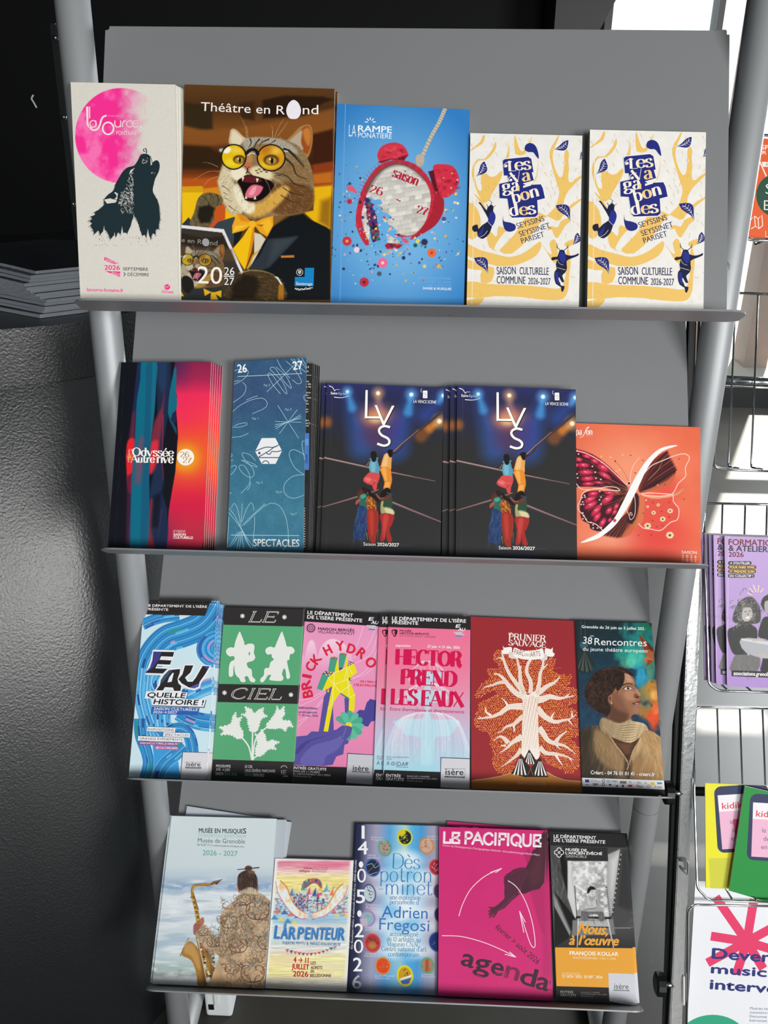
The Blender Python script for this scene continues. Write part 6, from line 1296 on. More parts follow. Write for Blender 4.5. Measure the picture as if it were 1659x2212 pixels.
 for s, x0, x1, y, c in (('PROGRAMME', 858, 988, 1566, W), ('AVR. → JUIN', 856, 980, 1598, W), ('SAISON', 852, 922, 1634, W), ('2025-2026', 930, 1046, 1637, G), ('LE CIEL', 1116, 1185, 1570, W), ('2 RUE GÉNÉRAL MARCHAND', 1114, 1386, 1608, W), ('38000', 1112, 1178, 1643, G), ('GRENOBLE', 1186, 1288, 1646, W)):
  S.text(s, (x0, y), (x1, y + 3), 25, c, .012)
 S.line(ellipse(1466, 1572, 26, 20, 0, 12, 180, 360), 9, '#9a9a98'); S.rect(1440, 1590, 1450, 1628, '#9a9a98'); S.text('E', (1458, 1630), (1486, 1631), 40, '#9a9a98', .02); S.rect(1456, 1640, 1502, 1652, '#9a9a98')
def eau_badge(S, x, y, s):
 W = '#e8eaee'
 S.text('E', (x, y), (x + 40 * s, y), 30 * s, W, .05, .3); S.text('AU', (x + 22 * s, y + 30 * s), (x + 84 * s, y + 32 * s), 28 * s, W, .05, .3)
 S.poly([(x - 14 * s, y + 40 * s), (x + 62 * s, y + 44 * s), (x + 60 * s, y + 58 * s), (x - 16 * s, y + 52 * s)], W); S.poly([(x + 2 * s, y + 54 * s), (x + 82 * s, y + 60 * s), (x + 80 * s, y + 72 * s), (x, y + 66 * s)], W); S.poly([(x + 2 * s, y + 72 * s), (x + 60 * s, y + 76 * s), (x + 58 * s, y + 88 * s), (x, y + 84 * s)], '#4a90d0')
 S.text('QUELLE', (x - 10 * s, y + 51 * s), (x + 56 * s, y + 55 * s), 9 * s, '#26262a', .02); S.text('HISTOIRE', (x + 6 * s, y + 65 * s), (x + 76 * s, y + 70 * s), 9 * s, '#26262a', .02)
def art_brick(S):
 S.use(Z8); PK, K, V = '#ea96be', '#272224', '#5a529e'; base(S, PK)
 p = S.paint(.5); p.vgrad([(100, '#ea94bc'), (400, '#ec9cc4'), (900, '#ea92bc'), (1400, '#e686b2')])
 for P in ([(160, 470), (180, 400), (205, 366), (235, 390), (255, 500), (260, 640), (140, 640)], [(270, 480), (310, 400), (370, 358), (440, 370), (520, 440), (560, 640), (260, 640)], [(100, 500), (125, 470), (150, 560), (140, 680), (100, 660)]):
  p.poly(P, '#f6c4dc', 4, .8, 3, tex=lambda X, Y: hx('#fae0ee') * np.clip((640 - Y) / 280, 0, 1)[..., None] + hx('#ea98c0') * (1 - np.clip((640 - Y) / 280, 0, 1)[..., None]))
 p.done()
 S.poly([(60, 1190), (170, 1180), (210, 1145), (330, 1150), (420, 1130), (470, 1095), (540, 1100), (555, 1140), (520, 1250), (490, 1260), (480, 1340), (420, 1360), (390, 1430), (310, 1440), (40, 1430)], V, sm=0); S.poly([(110, 1420), (200, 1280), (380, 1220), (500, 1180), (430, 1300), (330, 1360), (300, 1435)], '#6a64ae', sm=3); S.poly([(60, 1330), (160, 1230), (400, 1170), (200, 1230), (100, 1330)], '#4a428c', sm=3)
 S.poly([(575, 1000), (620, 960), (660, 965), (680, 900), (710, 868), (780, 885), (780, 1050), (720, 1060), (690, 1105), (640, 1095), (610, 1110), (560, 1080)], '#4c4694')
 for q in ([(770, 210), (690, 420), (560, 520)], [(770, 320), (720, 480), (590, 560)], [(770, 440), (700, 600), (560, 700)], [(650, 250), (600, 400), (530, 520)], [(760, 560), (680, 650), (560, 690)], [(340, 800), (220, 880), (100, 930)], [(350, 830), (230, 970), (75, 1120)], [(330, 790), (200, 860), (90, 880)], [(300, 870), (180, 1010), (100, 1060)]): S.line(q, 3, '#f6dcea', sm=4)
 Yl, G, Pu = '#eee01c', '#4aa084', '#4a4490'
 S.poly([(370, 770), (385, 762), (400, 1150), (270, 1150), (315, 850), (345, 800)], '#5a529e'); S.poly([(490, 860), (540, 850), (525, 1000), (495, 985)], '#5a529e'); S.poly([(440, 600), (475, 600), (475, 620), (440, 640)], Pu)
 S.poly([(300, 655), (390, 660), (350, 690), (310, 800), (254, 780)], G); S.poly([(368, 525), (430, 528), (405, 640), (350, 636)], G); S.poly([(445, 490), (510, 492), (478, 602), (440, 598)], G); S.poly([(455, 815), (530, 860), (580, 835), (520, 870), (460, 830)], '#3a8a70')
 for q in ([(300, 655), (330, 630), (395, 645), (388, 662)], [(515, 590), (530, 545), (570, 560), (570, 580)], [(365, 525), (380, 508), (432, 515), (428, 530)], [(445, 492), (458, 476), (510, 482), (508, 494)]): S.poly(q, '#4a3470' if q[0][0] in (300, 515) else '#3c8a74')
 S.poly([(350, 685), (400, 640), (405, 650), (412, 600), (430, 528), (446, 630), (490, 600), (508, 490), (518, 590), (570, 565), (600, 640), (570, 665), (525, 700), (545, 740), (582, 830), (575, 960), (545, 1000), (525, 985), (530, 860), (455, 812), (395, 900), (350, 1148), (312, 1145), (345, 960), (385, 760), (300, 800)], Yl)
 for q in ([(350, 685), (400, 745), (385, 900)], [(400, 745), (520, 700), (515, 600), (395, 650)], [(400, 645), (400, 745)], [(520, 700), (530, 850)], [(455, 812), (545, 745)], [(400, 745), (455, 812)], [(525, 590), (560, 660)], [(530, 860), (582, 830)], [(350, 960), (390, 900)], [(515, 600), (490, 700)]): S.line(q, 4.5, '#fbf4c0')
 for x, y in ((325, 645), (350, 640), (372, 645), (335, 660), (360, 658), (535, 560), (552, 566), (530, 575), (385, 515), (405, 512), (465, 480), (485, 482), (415, 520), (497, 486)): S.ell(x, y, 8, 6, '#f0c89a' if x < 380 or x > 510 else '#e06a3c')
 for x, y in ((345, 800), (540, 700)): S.poly([(x - 12, y - 15), (x + 14, y - 8), (x + 12, y + 16), (x - 14, y + 10)], '#3c8a74'); S.poly([(x - 2, y - 8), (x + 14, y - 8), (x + 12, y + 12), (x, y + 6)], '#e8c83c'); S.ell(x - 6, y - 4, 6, 6, '#c84a50')
 for k in range(12):
  a = R(-90 + k * 30); c = np.array([530, 1095]); t = c + np.array([math.cos(a), math.sin(a)]) * 122; q = np.array([-math.sin(a), math.cos(a)])
  if 125 < (-90 + k * 30) % 360 < 205: continue
  S.poly([c + (t - c) * .2 + q * 12, c + (t - c) * .7 + q * 36, t + q * 20, t - q * 12, c + (t - c) * .6 - q * 20, c + (t - c) * .2 - q * 12], ['#4cae8e', '#62bea0'][k % 2], sm=3)
 S.poly([(500, 1085), (515, 1070), (545, 1072), (555, 1090), (550, 1110), (520, 1108)], '#eedc1c', sm=3); S.poly([(440, 1140), (490, 1098), (545, 1105), (555, 1130), (525, 1200), (470, 1210)], V, sm=3); S.line([(505, 1110), (490, 1160), (470, 1200)], 6, '#7a74bc', sm=3)
 S.poly([(140, 90), (800, 130), (800, 250), (130, 206)], K); S.poly([(30, 1436), (520, 1452), (510, 1640), (30, 1600)], K); S.poly([(500, 1586), (760, 1600), (760, 1640), (500, 1620)], K)
 W = '#f2eff0'
 S.text('LE DÉPARTEMENT', (175, 144), (562, 170), 28, W, .035); S.text('DE L’ISÈRE PRÉSENTE', (172, 182), (640, 214), 28, W, .035); eau_badge(S, 695, 200, .95)
 T = '#3a2440'
 S.text('MAISON BERGÈS', (266, 280), (574, 296), 22, T, .04); S.text('VILLARD-BONNOT', (264, 306), (578, 324), 22, T, -.004)
 S.ring(204, 264, 30, 30, 6, T); S.ring(204, 264, 16, 16, 5, T); S.ell(204, 264, 5, 5, T)
 for k in range(16): S.line([(204 + 31 * math.cos(k * .393), 264 + 31 * math.sin(k * .393)), (204 + 41 * math.cos(k * .393), 264 + 41 * math.sin(k * .393))], 6, T, lift=False)
 RD = '#dc2440'
 for ch, x0, y0, x1, y1, cap in (('B', 222, 848, 212, 790, 82), ('R', 212, 775, 196, 705, 82), ('I', 206, 692, 210, 672, 76), ('C', 220, 640, 250, 585, 78), ('K', 258, 580, 300, 525, 78), ('H', 340, 500, 390, 474, 78), ('Y', 425, 460, 490, 452, 78), ('D', 508, 470, 570, 488, 78), ('R', 588, 494, 638, 532, 82), ('O', 660, 550, 705, 615, 84)):
  d = np.array([x1 - x0, y1 - y0], float); 
  S.text(ch, (x0, y0), (x1, y1), cap, RD, .05)
 S.text('DE L’EAU À', (626, 728), (768, 734), 18, RD, .03); S.text('L’ÉLECTRICITÉ', (574, 756), (764, 768), 18, RD, .03)
 S.text('EXPOSITION', (102, 952), (258, 960), 16, '#4a3a80', .045); S.text('prolongation', (100, 988), (256, 992), 18, '#4a3a80', .015); S.text('→ 20 sept. 2026', (98, 1014), (264, 1022), 18, '#4a3a80', .012)
 S.text('ENTRÉE GRATUITE', (48, 1466), (335, 1480), 22, W, .035); S.text('DANS LES 11 MUSÉES', (46, 1490), (280, 1502), 15, W, .01); S.text('DU DÉPARTEMENT DE L’ISÈRE', (46, 1514), (370, 1528), 15, W, .01); S.text('musees.isere.fr', (44, 1528), (208, 1540), 12, W)
 S.poly([(516, 1330), (740, 1345), (740, 1600), (500, 1584)], '#2c2850'); S.poly([(520, 1336), (760, 1350), (760, 1602), (504, 1584)], '#c8c8d0')
 S.text('isère', (562, 1478), (694, 1484), 44, '#242428', .022); S.poly([(552, 1482), (704, 1490), (704, 1500), (552, 1492)], '#303034'); S.text('LE DÉPARTEMENT', (556, 1491), (700, 1498), 8, '#c8c8d0')
def art_hector(S):
 S.use(Z8); p = S.paint(.9)
 p.vgrad([(140, '#ee7094'), (600, '#ee7ea0'), (800, '#e890ae'), (960, '#d8a8c4'), (1150, '#c4c0da'), (1480, '#a8dae8')]); BL = '#b4e0ec'
 p.poly([(1080, 700), (1200, 640), (1300, 640), (1330, 720), (1250, 760), (1130, 760)], BL, 10, .0)
 for P in ([(1085, 640), (1320, 640), (1300, 700), (1240, 720), (1230, 790), (1330, 800), (1380, 860), (1290, 900), (1225, 910), (1235, 1040), (1400, 1040), (1480, 1060), (1440, 1120), (1380, 1190), (1260, 1200), (1245, 1420), (1140, 1420), (1140, 1200), (1020, 1180), (960, 1110), (900, 1060), (1060, 1035), (1165, 1030), (1170, 910), (1080, 900), (1010, 850), (1040, 800), (1160, 790), (1170, 720), (1110, 700)],): p.poly(P, BL, 8, .85, 2)
 for cx, top, bot, half, n in ((1200, 545, 740, 180, 46), (1200, 735, 960, 270, 60), (1200, 985, 1460, 370, 120)):
  for k in range(n):
   u = rnd.uniform(-1, 1); x1 = cx + half * math.copysign(abs(u) ** .7, u); xm = cx + (x1 - cx) * .72; e = rnd.uniform(.7, 1)
   p.line([(cx + (x1 - cx) * .25, top), (xm, top + 18 + 60 * u * u), (x1, top + (bot - top) * .35 * (1 + u * u)), (x1 + rnd.uniform(-2, 4), top + (bot - top) * e)], 4, rnd.choice(['#f4f4fa', '#e6ecf6', '#f8dce8', '#d8eaf4']), 2, 2.5, .5, 4)
 p.done(); K, W = '#272324', '#f4f0f2'
 S.poly([(860, 130), (1580, 160), (1580, 280), (850, 254)], K); S.poly([(830, 1474), (1320, 1492), (1310, 1640), (800, 1620)], K); S.poly([(1300, 1600), (1570, 1612), (1570, 1640), (1300, 1640)], K)
 S.text('LE DÉPARTEMENT DE L’ISÈRE', (896, 194), (1526, 218), 28, W, .035); S.text('PRÉSENTE', (896, 228), (1118, 236), 28, W, .035); eau_badge(S, 1438, 260, .9)
 T = '#3a1a2c'
 S.poly([(893, 280), (925, 274), (944, 282), (940, 310), (925, 338), (908, 335), (905, 318), (893, 305)], T); S.poly([(903, 285), (920, 288), (916, 310), (925, 322), (915, 330), (908, 312), (900, 302)], '#ec7496')
 S.text('MUSÉE', (963, 294), (1062, 298), 16, T, .04); S.text('HECTOR-BERLIOZ', (963, 316), (1212, 322), 16, T, .045); S.text('LA CÔTE SAINT-ANDRÉ', (962, 336), (1266, 348), 16, '#8a3a5a', -.004)
 S.text('exposition', (926, 420), (1052, 424), 19, W, .03); S.text('27 juin → 31 déc. 2026', (1198, 430), (1474, 440), 21, W, .03)
 RD = '#d41350'
 S.pen('HECTOR', (925, 570), (1490, 592), 125, RD, .30, .07, .13); S.pen('PREND', (970, 740), (1440, 762), 125, RD, .31, .07, .13); S.pen('LES EAUX', (885, 912), (1512, 940), 128, RD, .27, .07, .12)
 S.text('Entre thermalisme et divertissements', (880, 966), (1512, 992), 27, '#c0305e', .015)
 S.text('EN COLLABORATION', (850, 1368), (1040, 1374), 12, '#4a4a78'); S.text('AVEC', (850, 1386), (896, 1388), 12, '#4a4a78')
 S.text('A', (848, 1434), (876, 1435), 36, '#2a3a5c', -.008); S.text('IDA', (930, 1440), (1006, 1443), 36, '#2a3a5c', -.008); star(S, 904, 1420, 17, '#2a4a70'); S.ell(904, 1420, 8, 8, '#b4d8e8'); S.text('FESTIVAL BERLIOZ', (932, 1452), (1034, 1456), 8, '#2a3a5c')
 for k in range(4): S.rect(1010, 1410 + 7 * k, 1036 - 3 * k, 1414 + 7 * k, '#2a3a5c')
 S.text('ENTRÉE', (845, 1532), (970, 1538), 24, W, .03); S.text('GRATUITE', (842, 1562), (996, 1570), 24, W, .03)
 for i, s in enumerate(('DANS LES 11 MUSÉES', 'DU DÉPARTEMENT DE L’ISÈRE', 'musees.isere.fr')): S.text(s, (1024, 1532 + 19 * i), (1024 + (192, 256, 130)[i], 1538 + 19 * i), 11, '#d8d4d6', .01)
 S.poly([(1310, 1366), (1575, 1376), (1575, 1640), (1306, 1622)], '#20264a'); S.poly([(1316, 1372), (1575, 1382), (1575, 1640), (1310, 1622)], '#d4d4da')
 S.text('isère', (1352, 1514), (1504, 1518), 50, '#202024', .022); S.line([(1344, 1462), (1520, 1466), (1516, 1542)], 3, '#3c3c40'); S.poly([(1344, 1524), (1514, 1530), (1514, 1544), (1344, 1538)], '#26262a'); S.text('LE DÉPARTEMENT', (1350, 1536), (1508, 1541), 9, '#d4d4da')
def art_plum(S):
 S.use(ZPR); base(S, '#98262e')
 rr = random.Random(5)
 crown = smooth([(330, 480), (400, 440), (600, 540), (760, 440), (860, 440), (900, 560), (1060, 540), (1080, 620), (1050, 690), (1180, 750), (1285, 760), (1250, 860), (1200, 910), (1340, 920), (1345, 1090), (1230, 1130), (1290, 1170), (1350, 1240), (1370, 1500), (1250, 1520), (1370, 1640), (1370, 1840), (1260, 1970), (1120, 1900), (1000, 1850), (900, 1760), (620, 1760), (560, 1930), (450, 1980), (350, 1930), (300, 1820), (320, 1720), (270, 1620), (280, 1500), (110, 1400), (75, 1290), (130, 1180), (150, 1090), (300, 1030), (350, 960), (260, 960), (130, 1050), (95, 1000), (180, 850), (260, 800), (240, 690), (380, 660), (310, 580)], True, 3)
 CP = np.array(crown)
 def inside(x, y):
  c = False
  for i in range(len(CP)):
   (ax, ay), (bx, by) = CP[i], CP[i - 1]
   if (ay > y) != (by > y) and x < (bx - ax) * (y - ay) / (by - ay) + ax: c = not c
  return c
 leaves = {'#f08c3a': [], '#e87a2c': [], '#f4a04c': []}; row = 0; y = 430
 twigs = []
 while y < 1990:
  x = 60 + (row % 2) * 13
  while x < 1385:
   u, v = x + rr.uniform(-5, 5), y + rr.uniform(-5, 5)
   if inside(u, v):
    a = 1.1 + 2.4 * float(fbm(u / 150, v / 150, 4, 2)) * 2.2; L = rr.uniform(11.5, 15.5); w = rr.uniform(5.6, 7.6); c, s = math.cos(a), math.sin(a)
    leaves[rr.choice(list(leaves))].append([(u + L * k * c - w * j * s, v + L * k * s + w * j * c) for k, j in ((1, 0), (.4, .9), (-.5, .8), (-1, 0), (-.5, -.8), (.4, -.9))])
   x += 26
  y += 23; row += 1
 S.lines([[(cx, cy), (cx + 60 * dx, cy + 40 * dy), (cx + 150 * dx, cy + 60 * dy)] for cx, cy, dx, dy in ((500, 1150, -1, .3), (420, 1330, -1, .8), (560, 950, -1, -1), (900, 950, 1, 1), (1000, 1130, 1, .2), (980, 1350, .5, 1), (1100, 1600, 1, .5), (900, 1800, 1, 1), (640, 700, -.5, -1), (1000, 700, 1, -.6), (450, 1700, -1, .4))], 5, '#d8602a', sm=4)
 for c, l in leaves.items(): S.polys(l, c)
 Wd, Ln = '#f2e8de', '#c8825a'
 br = [([(700, 990), (600, 860), (500, 720), (440, 560), (425, 490)], 62, 16), ([(430, 560), (390, 545), (350, 560)], 18, 5), ([(690, 980), (650, 850), (640, 700), (620, 620), (600, 530)], 58, 16), ([(640, 690), (660, 640)], 20, 4), ([(770, 980), (775, 850), (725, 720), (740, 620), (775, 565)], 52, 30), ([(850, 980), (880, 850), (890, 740), (920, 660), (930, 560)], 56, 22), ([(905, 690), (950, 650), (980, 620)], 24, 5),
          ([(690, 1010), (600, 980), (500, 880), (440, 800), (380, 750), (320, 742)], 80, 10), ([(450, 840), (380, 850), (300, 880), (220, 900), (185, 935)], 44, 6), ([(840, 990), (900, 950), (980, 890), (1060, 850), (1110, 800), (1130, 770)], 76, 6), ([(1020, 870), (1040, 835)], 20, 3), ([(830, 1060), (920, 1050), (1010, 1020), (1110, 1040), (1200, 1030), (1310, 1010)], 96, 6), ([(1190, 1030), (1250, 985)], 26, 4),
          ([(690, 1140), (600, 1140), (500, 1150), (420, 1210), (320, 1260), (210, 1280), (120, 1290)], 90, 8), ([(490, 1130), (460, 1080), (415, 1035)], 30, 3), ([(290, 1250), (230, 1210), (215, 1145)], 34, 8), ([(170, 1285), (140, 1260)], 16, 4), ([(850, 1160), (920, 1240), (1000, 1300), (1080, 1330), (1170, 1310), (1260, 1290), (1330, 1240)], 84, 4), ([(1020, 1290), (1040, 1250), (1065, 1205)], 34, 4), ([(1280, 1270), (1280, 1190)], 26, 3), ([(1230, 1300), (1290, 1370)], 22, 3),
          ([(680, 1260), (620, 1310), (560, 1360), (470, 1390), (420, 1440), (360, 1465)], 60, 4), ([(565, 1370), (575, 1450)], 30, 10), ([(870, 1400), (920, 1460), (980, 1550), (1060, 1590), (1180, 1620), (1260, 1670), (1325, 1725)], 80, 5), ([(1080, 1580), (1130, 1510), (1220, 1440)], 56, 8), ([(1070, 1590), (1130, 1665)], 34, 3), ([(670, 1510), (600, 1550), (540, 1590), (470, 1660), (400, 1705)], 78, 5), ([(500, 1590), (450, 1530), (390, 1510), (320, 1560)], 60, 4), ([(470, 1620), (405, 1620)], 26, 8), ([(880, 1640), (960, 1710), (1080, 1720), (1200, 1750), (1290, 1790)], 62, 8), ([(1250, 1770), (1275, 1815)], 20, 4), ([(1080, 1730), (1120, 1800), (1170, 1870)], 36, 3), ([(660, 1660), (600, 1740), (500, 1820), (410, 1885)], 56, 3)]
 for P, a, b_ in br: S.line(P, a, Wd, b_, 5, lift=False)
 S.z += S.STEP
 S.poly([(690, 960), (650, 1020), (680, 1100), (670, 1300), (665, 1500), (660, 1660), (650, 1700), (720, 1790), (760, 1700), (830, 1790), (885, 1740), (870, 1560), (865, 1300), (860, 1120), (870, 1000), (830, 950), (740, 1000)], Wd, sm=3)
 gl = []
 for P, a, b_ in br:
  Q = smooth(P, False, 5); m = len(Q)
  for k in (-.25, .02, .27):
   if a < 40 and k: continue
   o = []
   for i in range(m - 2):
    d = Q[i + 1] - Q[max(i - 1, 0)]; d = d / (np.linalg.norm(d) + 1e-9); w = a + (b_ - a) * i / m; o.append(Q[i] + np.array([-d[1], d[0]]) * w * k)
   gl.append(o)
 for x in range(678, 872, 15):
  gl.append([(x + 7 * math.sin(yy / 30 + x), yy) for yy in range(1000 + rr.randint(0, 60), 1640 + rr.randint(0, 80), 22)])
 S.lines(gl, 3.4, Ln, 1.5)
 S.poly([(50, 2050), (240, 2020), (420, 1985), (600, 1930), (940, 1930), (1060, 1990), (1200, 2040), (1420, 2065), (1440, 2260), (30, 2200)], '#c07a30', sm=3); S.line([(50, 2052), (240, 2024), (420, 1989), (600, 1934)], 5, '#e8c0a8', sm=4); S.line([(940, 1932), (1060, 1992), (1200, 2042), (1400, 2066)], 5, '#e8c0a8', sm=4)
 K, W = '#1e1c1e', '#f4f0ea'
 for q, apex, x0, x1, yb in (([(755, 1665), (690, 1790), (820, 1860), (840, 1800)], (755, 1665), 690, 835, 1860), ([(650, 1720), (620, 1840), (530, 1960), (720, 2010), (770, 1890), (690, 1790)], (650, 1720), 535, 740, 2000), ([(885, 1760), (780, 1890), (810, 2005), (990, 2005), (940, 1880)], (885, 1760), 790, 990, 2005)):
  S.poly(q, K); n = 4
  for k in range(n):
   a = x0 + (x1 - x0) * (k + .3) / n; b_ = x0 + (x1 - x0) * (k + .75) / n; ax, ay = apex
   S.poly([(ax + (a - ax) * .2, ay + (yb - ay) * .22), (ax + (b_ - ax) * .2, ay + (yb - ay) * .22), (ax + (b_ - ax) * .93, ay + (yb - ay) * .93), (ax + (a - ax) * .93, ay + (yb - ay) * .93)], W)
 S.poly([(725, 1915), (815, 1915), (830, 2005), (720, 2005)], K); S.line([(735, 1985), (770, 1905), (805, 1985)], 5, '#c07a30')
 T = '#f6e8e0'
 S.pen('LE', (502, 262), (546, 264), 28, T, .2, .1, .1); S.pen('PRUNIER', (502, 318), (958, 346), 74, T, .2, .08, .12); S.pen('SAUVAGE', (500, 388), (960, 418), 62, T, .22, .09, .12)
 S.poly([(430, 390), (450, 420), (530, 410), (545, 440), (530, 490), (430, 495), (415, 455), (440, 445)], W, sm=2); S.poly([(1045, 415), (1020, 440), (955, 425), (945, 470), (960, 520), (1050, 530), (1065, 490), (1042, 475)], W, sm=2); S.poly([(510, 470), (560, 480), (600, 545), (560, 555), (505, 535)], '#dcd4cc', sm=2); S.poly([(880, 520), (930, 490), (975, 510), (970, 570), (900, 578)], '#dcd4cc', sm=2)
 S.poly([(572, 420), (650, 448), (760, 460), (860, 445), (920, 430), (932, 540), (850, 562), (750, 568), (640, 552), (560, 515)], W, sm=3)
 S.text('PARC', (566, 500), (690, 525), 66, '#7a2430', -.004); S.text('DES', (698, 520), (760, 526), 30, '#7a2430', -.006); S.text('ARTS', (770, 536), (892, 520), 60, '#7a2430', -.004)
 S.text('MARS À JUILLET 2026', (605, 2098), (960, 2106), 36, '#d8b088', .008)
def art_portrait(S):
 S.use(ZR); p = S.paint(1.1)
 n = fbm(p.X / 130, p.Y / 170, 3, 5); n2 = fbm(p.X / 45, p.Y / 60, 8, 4)
 p.vgrad([(40, '#13282e'), (600, '#1c3a4a'), (1300, '#22405a'), (2200, '#14181c')])
 def blob(x, y, rx, ry, c, a=.95, rot=0):
  cc, ss = math.cos(R(rot)), math.sin(R(rot)); dx, dy = p.X - x, p.Y - y
  d = np.hypot((dx * cc + dy * ss) / rx, (-dx * ss + dy * cc) / ry) + (n - .5) * 1.3 + (n2 - .5) * .5; t = np.clip((1.15 - d) / .5, 0, 1); p.mix(a * t, c)
 blob(840, 260, 190, 380, '#1f7f7c'); blob(880, 100, 110, 160, '#1d6a52', .8); blob(720, 430, 170, 130, '#2aa08e', .8); blob(780, 520, 150, 110, '#4ac0aa', .7); blob(860, 700, 120, 130, '#2e9ec0', .95); blob(860, 800, 90, 80, '#3a90a8', .7); blob(960, 640, 80, 150, '#5a9a78', .7); blob(680, 560, 90, 70, '#6cc8a8', .5)
 blob(980, 900, 110, 150, '#c88838', .95, 20); blob(900, 960, 90, 110, '#9a8a4c', .7); blob(960, 1180, 140, 160, '#c8742e', .9); blob(850, 1120, 90, 90, '#a88048', .8); blob(1000, 1250, 110, 170, '#e0522c', .97); blob(1030, 1120, 70, 90, '#e8703a', .9); blob(930, 1090, 50, 60, '#8a9064', .6); blob(1010, 940, 60, 60, '#e8b060', .7)
 p.C *= (1 + (n2 - .5) * .25)[..., None]
 # paper lantern and star
 for x in (112, 162): p.line([(x, 40), (x + 6, 330)], 5, '#6a5a48', 4, 3, .8)
 p.poly([(100, 300), (180, 290), (200, 350), (120, 380)], '#3c5a66', 6, sm=2); p.poly([(130, 380), (175, 400), (270, 520), (275, 600), (240, 650), (160, 670), (90, 660), (70, 560), (110, 450)], '#26302f', 6, sm=2)
 for k in range(11):
  a = k / 10; p.poly([(150 + 12 * a, 410), (75 + 200 * a, 600 + 60 * math.sin(a * 3)), (88 + 200 * a, 640 + 30 * math.sin(a * 3) - 20 * a)], ['#585e58', '#1c2422', '#707468'][k % 3], 4, .8)
 p.poly([(818, 200), (900, 270), (1000, 380), (1010, 520), (930, 480), (880, 400)], '#a85a36', 3); p.poly([(818, 200), (880, 250), (940, 380), (900, 420)], '#7a3a24', 4); p.poly([(900, 260), (1000, 370), (1000, 420), (940, 380)], '#5a2a1c', 4); p.poly([(870, 490), (930, 470), (1000, 520), (950, 540), (915, 600), (920, 530), (880, 550), (900, 510)], '#c06a3c', 3); p.poly([(915, 600), (930, 510), (1000, 525)], '#8a4226', 3)
 # head
 skin = [(520, 700), (620, 640), (720, 680), (770, 780), (790, 850), (840, 920), (846, 950), (825, 972), (838, 1010), (840, 1040), (832, 1060), (836, 1090), (828, 1120), (834, 1150), (820, 1180), (770, 1180), (730, 1200), (720, 1240), (620, 1290), (500, 1270), (440, 1200), (450, 1050), (480, 900)]
 p.poly([(430, 1100), (560, 1180), (720, 1190), (745, 1260), (700, 1500), (620, 1560), (450, 1420), (420, 1240)], '#5c3c2c', 8, sm=3)
 p.poly(skin, '#9a6c50', 4, sm=3)
 p.poly([(560, 720), (640, 660), (720, 690), (765, 780), (700, 800), (620, 830), (570, 820)], '#b8876a', 16, .9, 3); p.poly([(640, 680), (710, 700), (740, 770), (680, 770)], '#cf9e80', 20, .7, 3); p.poly([(690, 880), (770, 900), (800, 960), (760, 1010), (680, 1000), (640, 930)], '#b98467', 26, .9, 3); p.poly([(780, 850), (840, 920), (842, 950), (815, 950), (790, 910)], '#bd8668', 8, .9, 3)
 p.poly([(460, 1000), (560, 1100), (700, 1180), (640, 1290), (500, 1270), (440, 1200)], '#5a3a2b', 34, .9, 3); p.poly([(500, 900), (600, 960), (660, 1080), (700, 1160), (560, 1120), (480, 1020)], '#7d5440', 36, .85, 3); p.poly([(760, 1095), (826, 1100), (828, 1150), (800, 1170), (760, 1150)], '#a8765a', 14, .8, 3)
 p.poly([(760, 940), (790, 925), (825, 960), (830, 975), (800, 985), (765, 975)], '#6e4432', 9, .8, 3); p.ell(800, 968, 16, 8, '#3a2018', 0, .5)
 p.poly([(735, 1045), (790, 1030), (820, 1012), (838, 1025), (836, 1045), (800, 1052), (760, 1056)], '#7a3c34', 4, sm=2); p.poly([(742, 1050), (800, 1046), (836, 1044), (828, 1056), (780, 1062)], '#2a1410', 3, sm=2); p.poly([(770, 1048), (828, 1044), (822, 1054), (780, 1057)], '#e2d0c0', 3, .9); p.poly([(770, 1062), (830, 1060), (836, 1075), (815, 1092), (785, 1085)], '#b06a5a', 5, .9, 2)
 p.line([(628, 822), (670, 805), (720, 805), (742, 820)], 16, '#2a1a14', 8, 5, .9, 4); p.line([(775, 830), (790, 818)], 12, '#2a1a14', 5, 4, .9); p.poly([(640, 862), (680, 842), (720, 850), (735, 868), (690, 880), (655, 876)], '#e0cec0', 4, sm=2); p.ell(692, 860, 17, 17, '#3a2418', 0, .2); p.ell(692, 858, 8, 8, '#0c0604', 0, .2); p.ell(697, 852, 4, 4, '#ffffff', 0, .3); p.line([(630, 870), (670, 842), (715, 842), (740, 866)], 8, '#1c100c', 4, 3, 1, 4); p.line([(650, 882), (700, 888), (730, 872)], 4, '#6a4030', 3, 4, .7, 3); p.line([(786, 858), (800, 862)], 9, '#2a1a14', 5, 3, .9)
 hair = [(470, 610), (560, 600), (660, 625), (740, 680), (760, 720), (700, 690), (640, 680), (640, 780), (600, 860), (560, 890), (540, 850), (510, 900), (480, 940), (430, 1000), (460, 1060), (480, 1100), (440, 1200), (340, 1160), (220, 1070), (160, 960), (170, 850), (220, 760), (300, 660), (390, 620)]
 p.poly(hair, '#2a1c18', 6, sm=3)
 p.strokes(hair, 420, 70, 7, [hx('#4a3226'), hx('#1a100e'), hx('#6a4a36'), hx('#38261e')], lambda x, y: math.degrees(math.atan2(y - 760, x - 620)) + 90 if x > 400 else rnd.uniform(0, 360), 5, 3, .55)
 for _ in range(200):
  x, y = rnd.gauss(290, 80), rnd.gauss(930, 110); p.ring = None
  q = ellipse(x, y, rnd.uniform(10, 22), rnd.uniform(8, 16), rnd.uniform(0, 180), 8, 0, 250); p.line(q, 5, rnd.choice(['#4e362a', '#1c1210', '#5e4434']), 2, 3, .6)
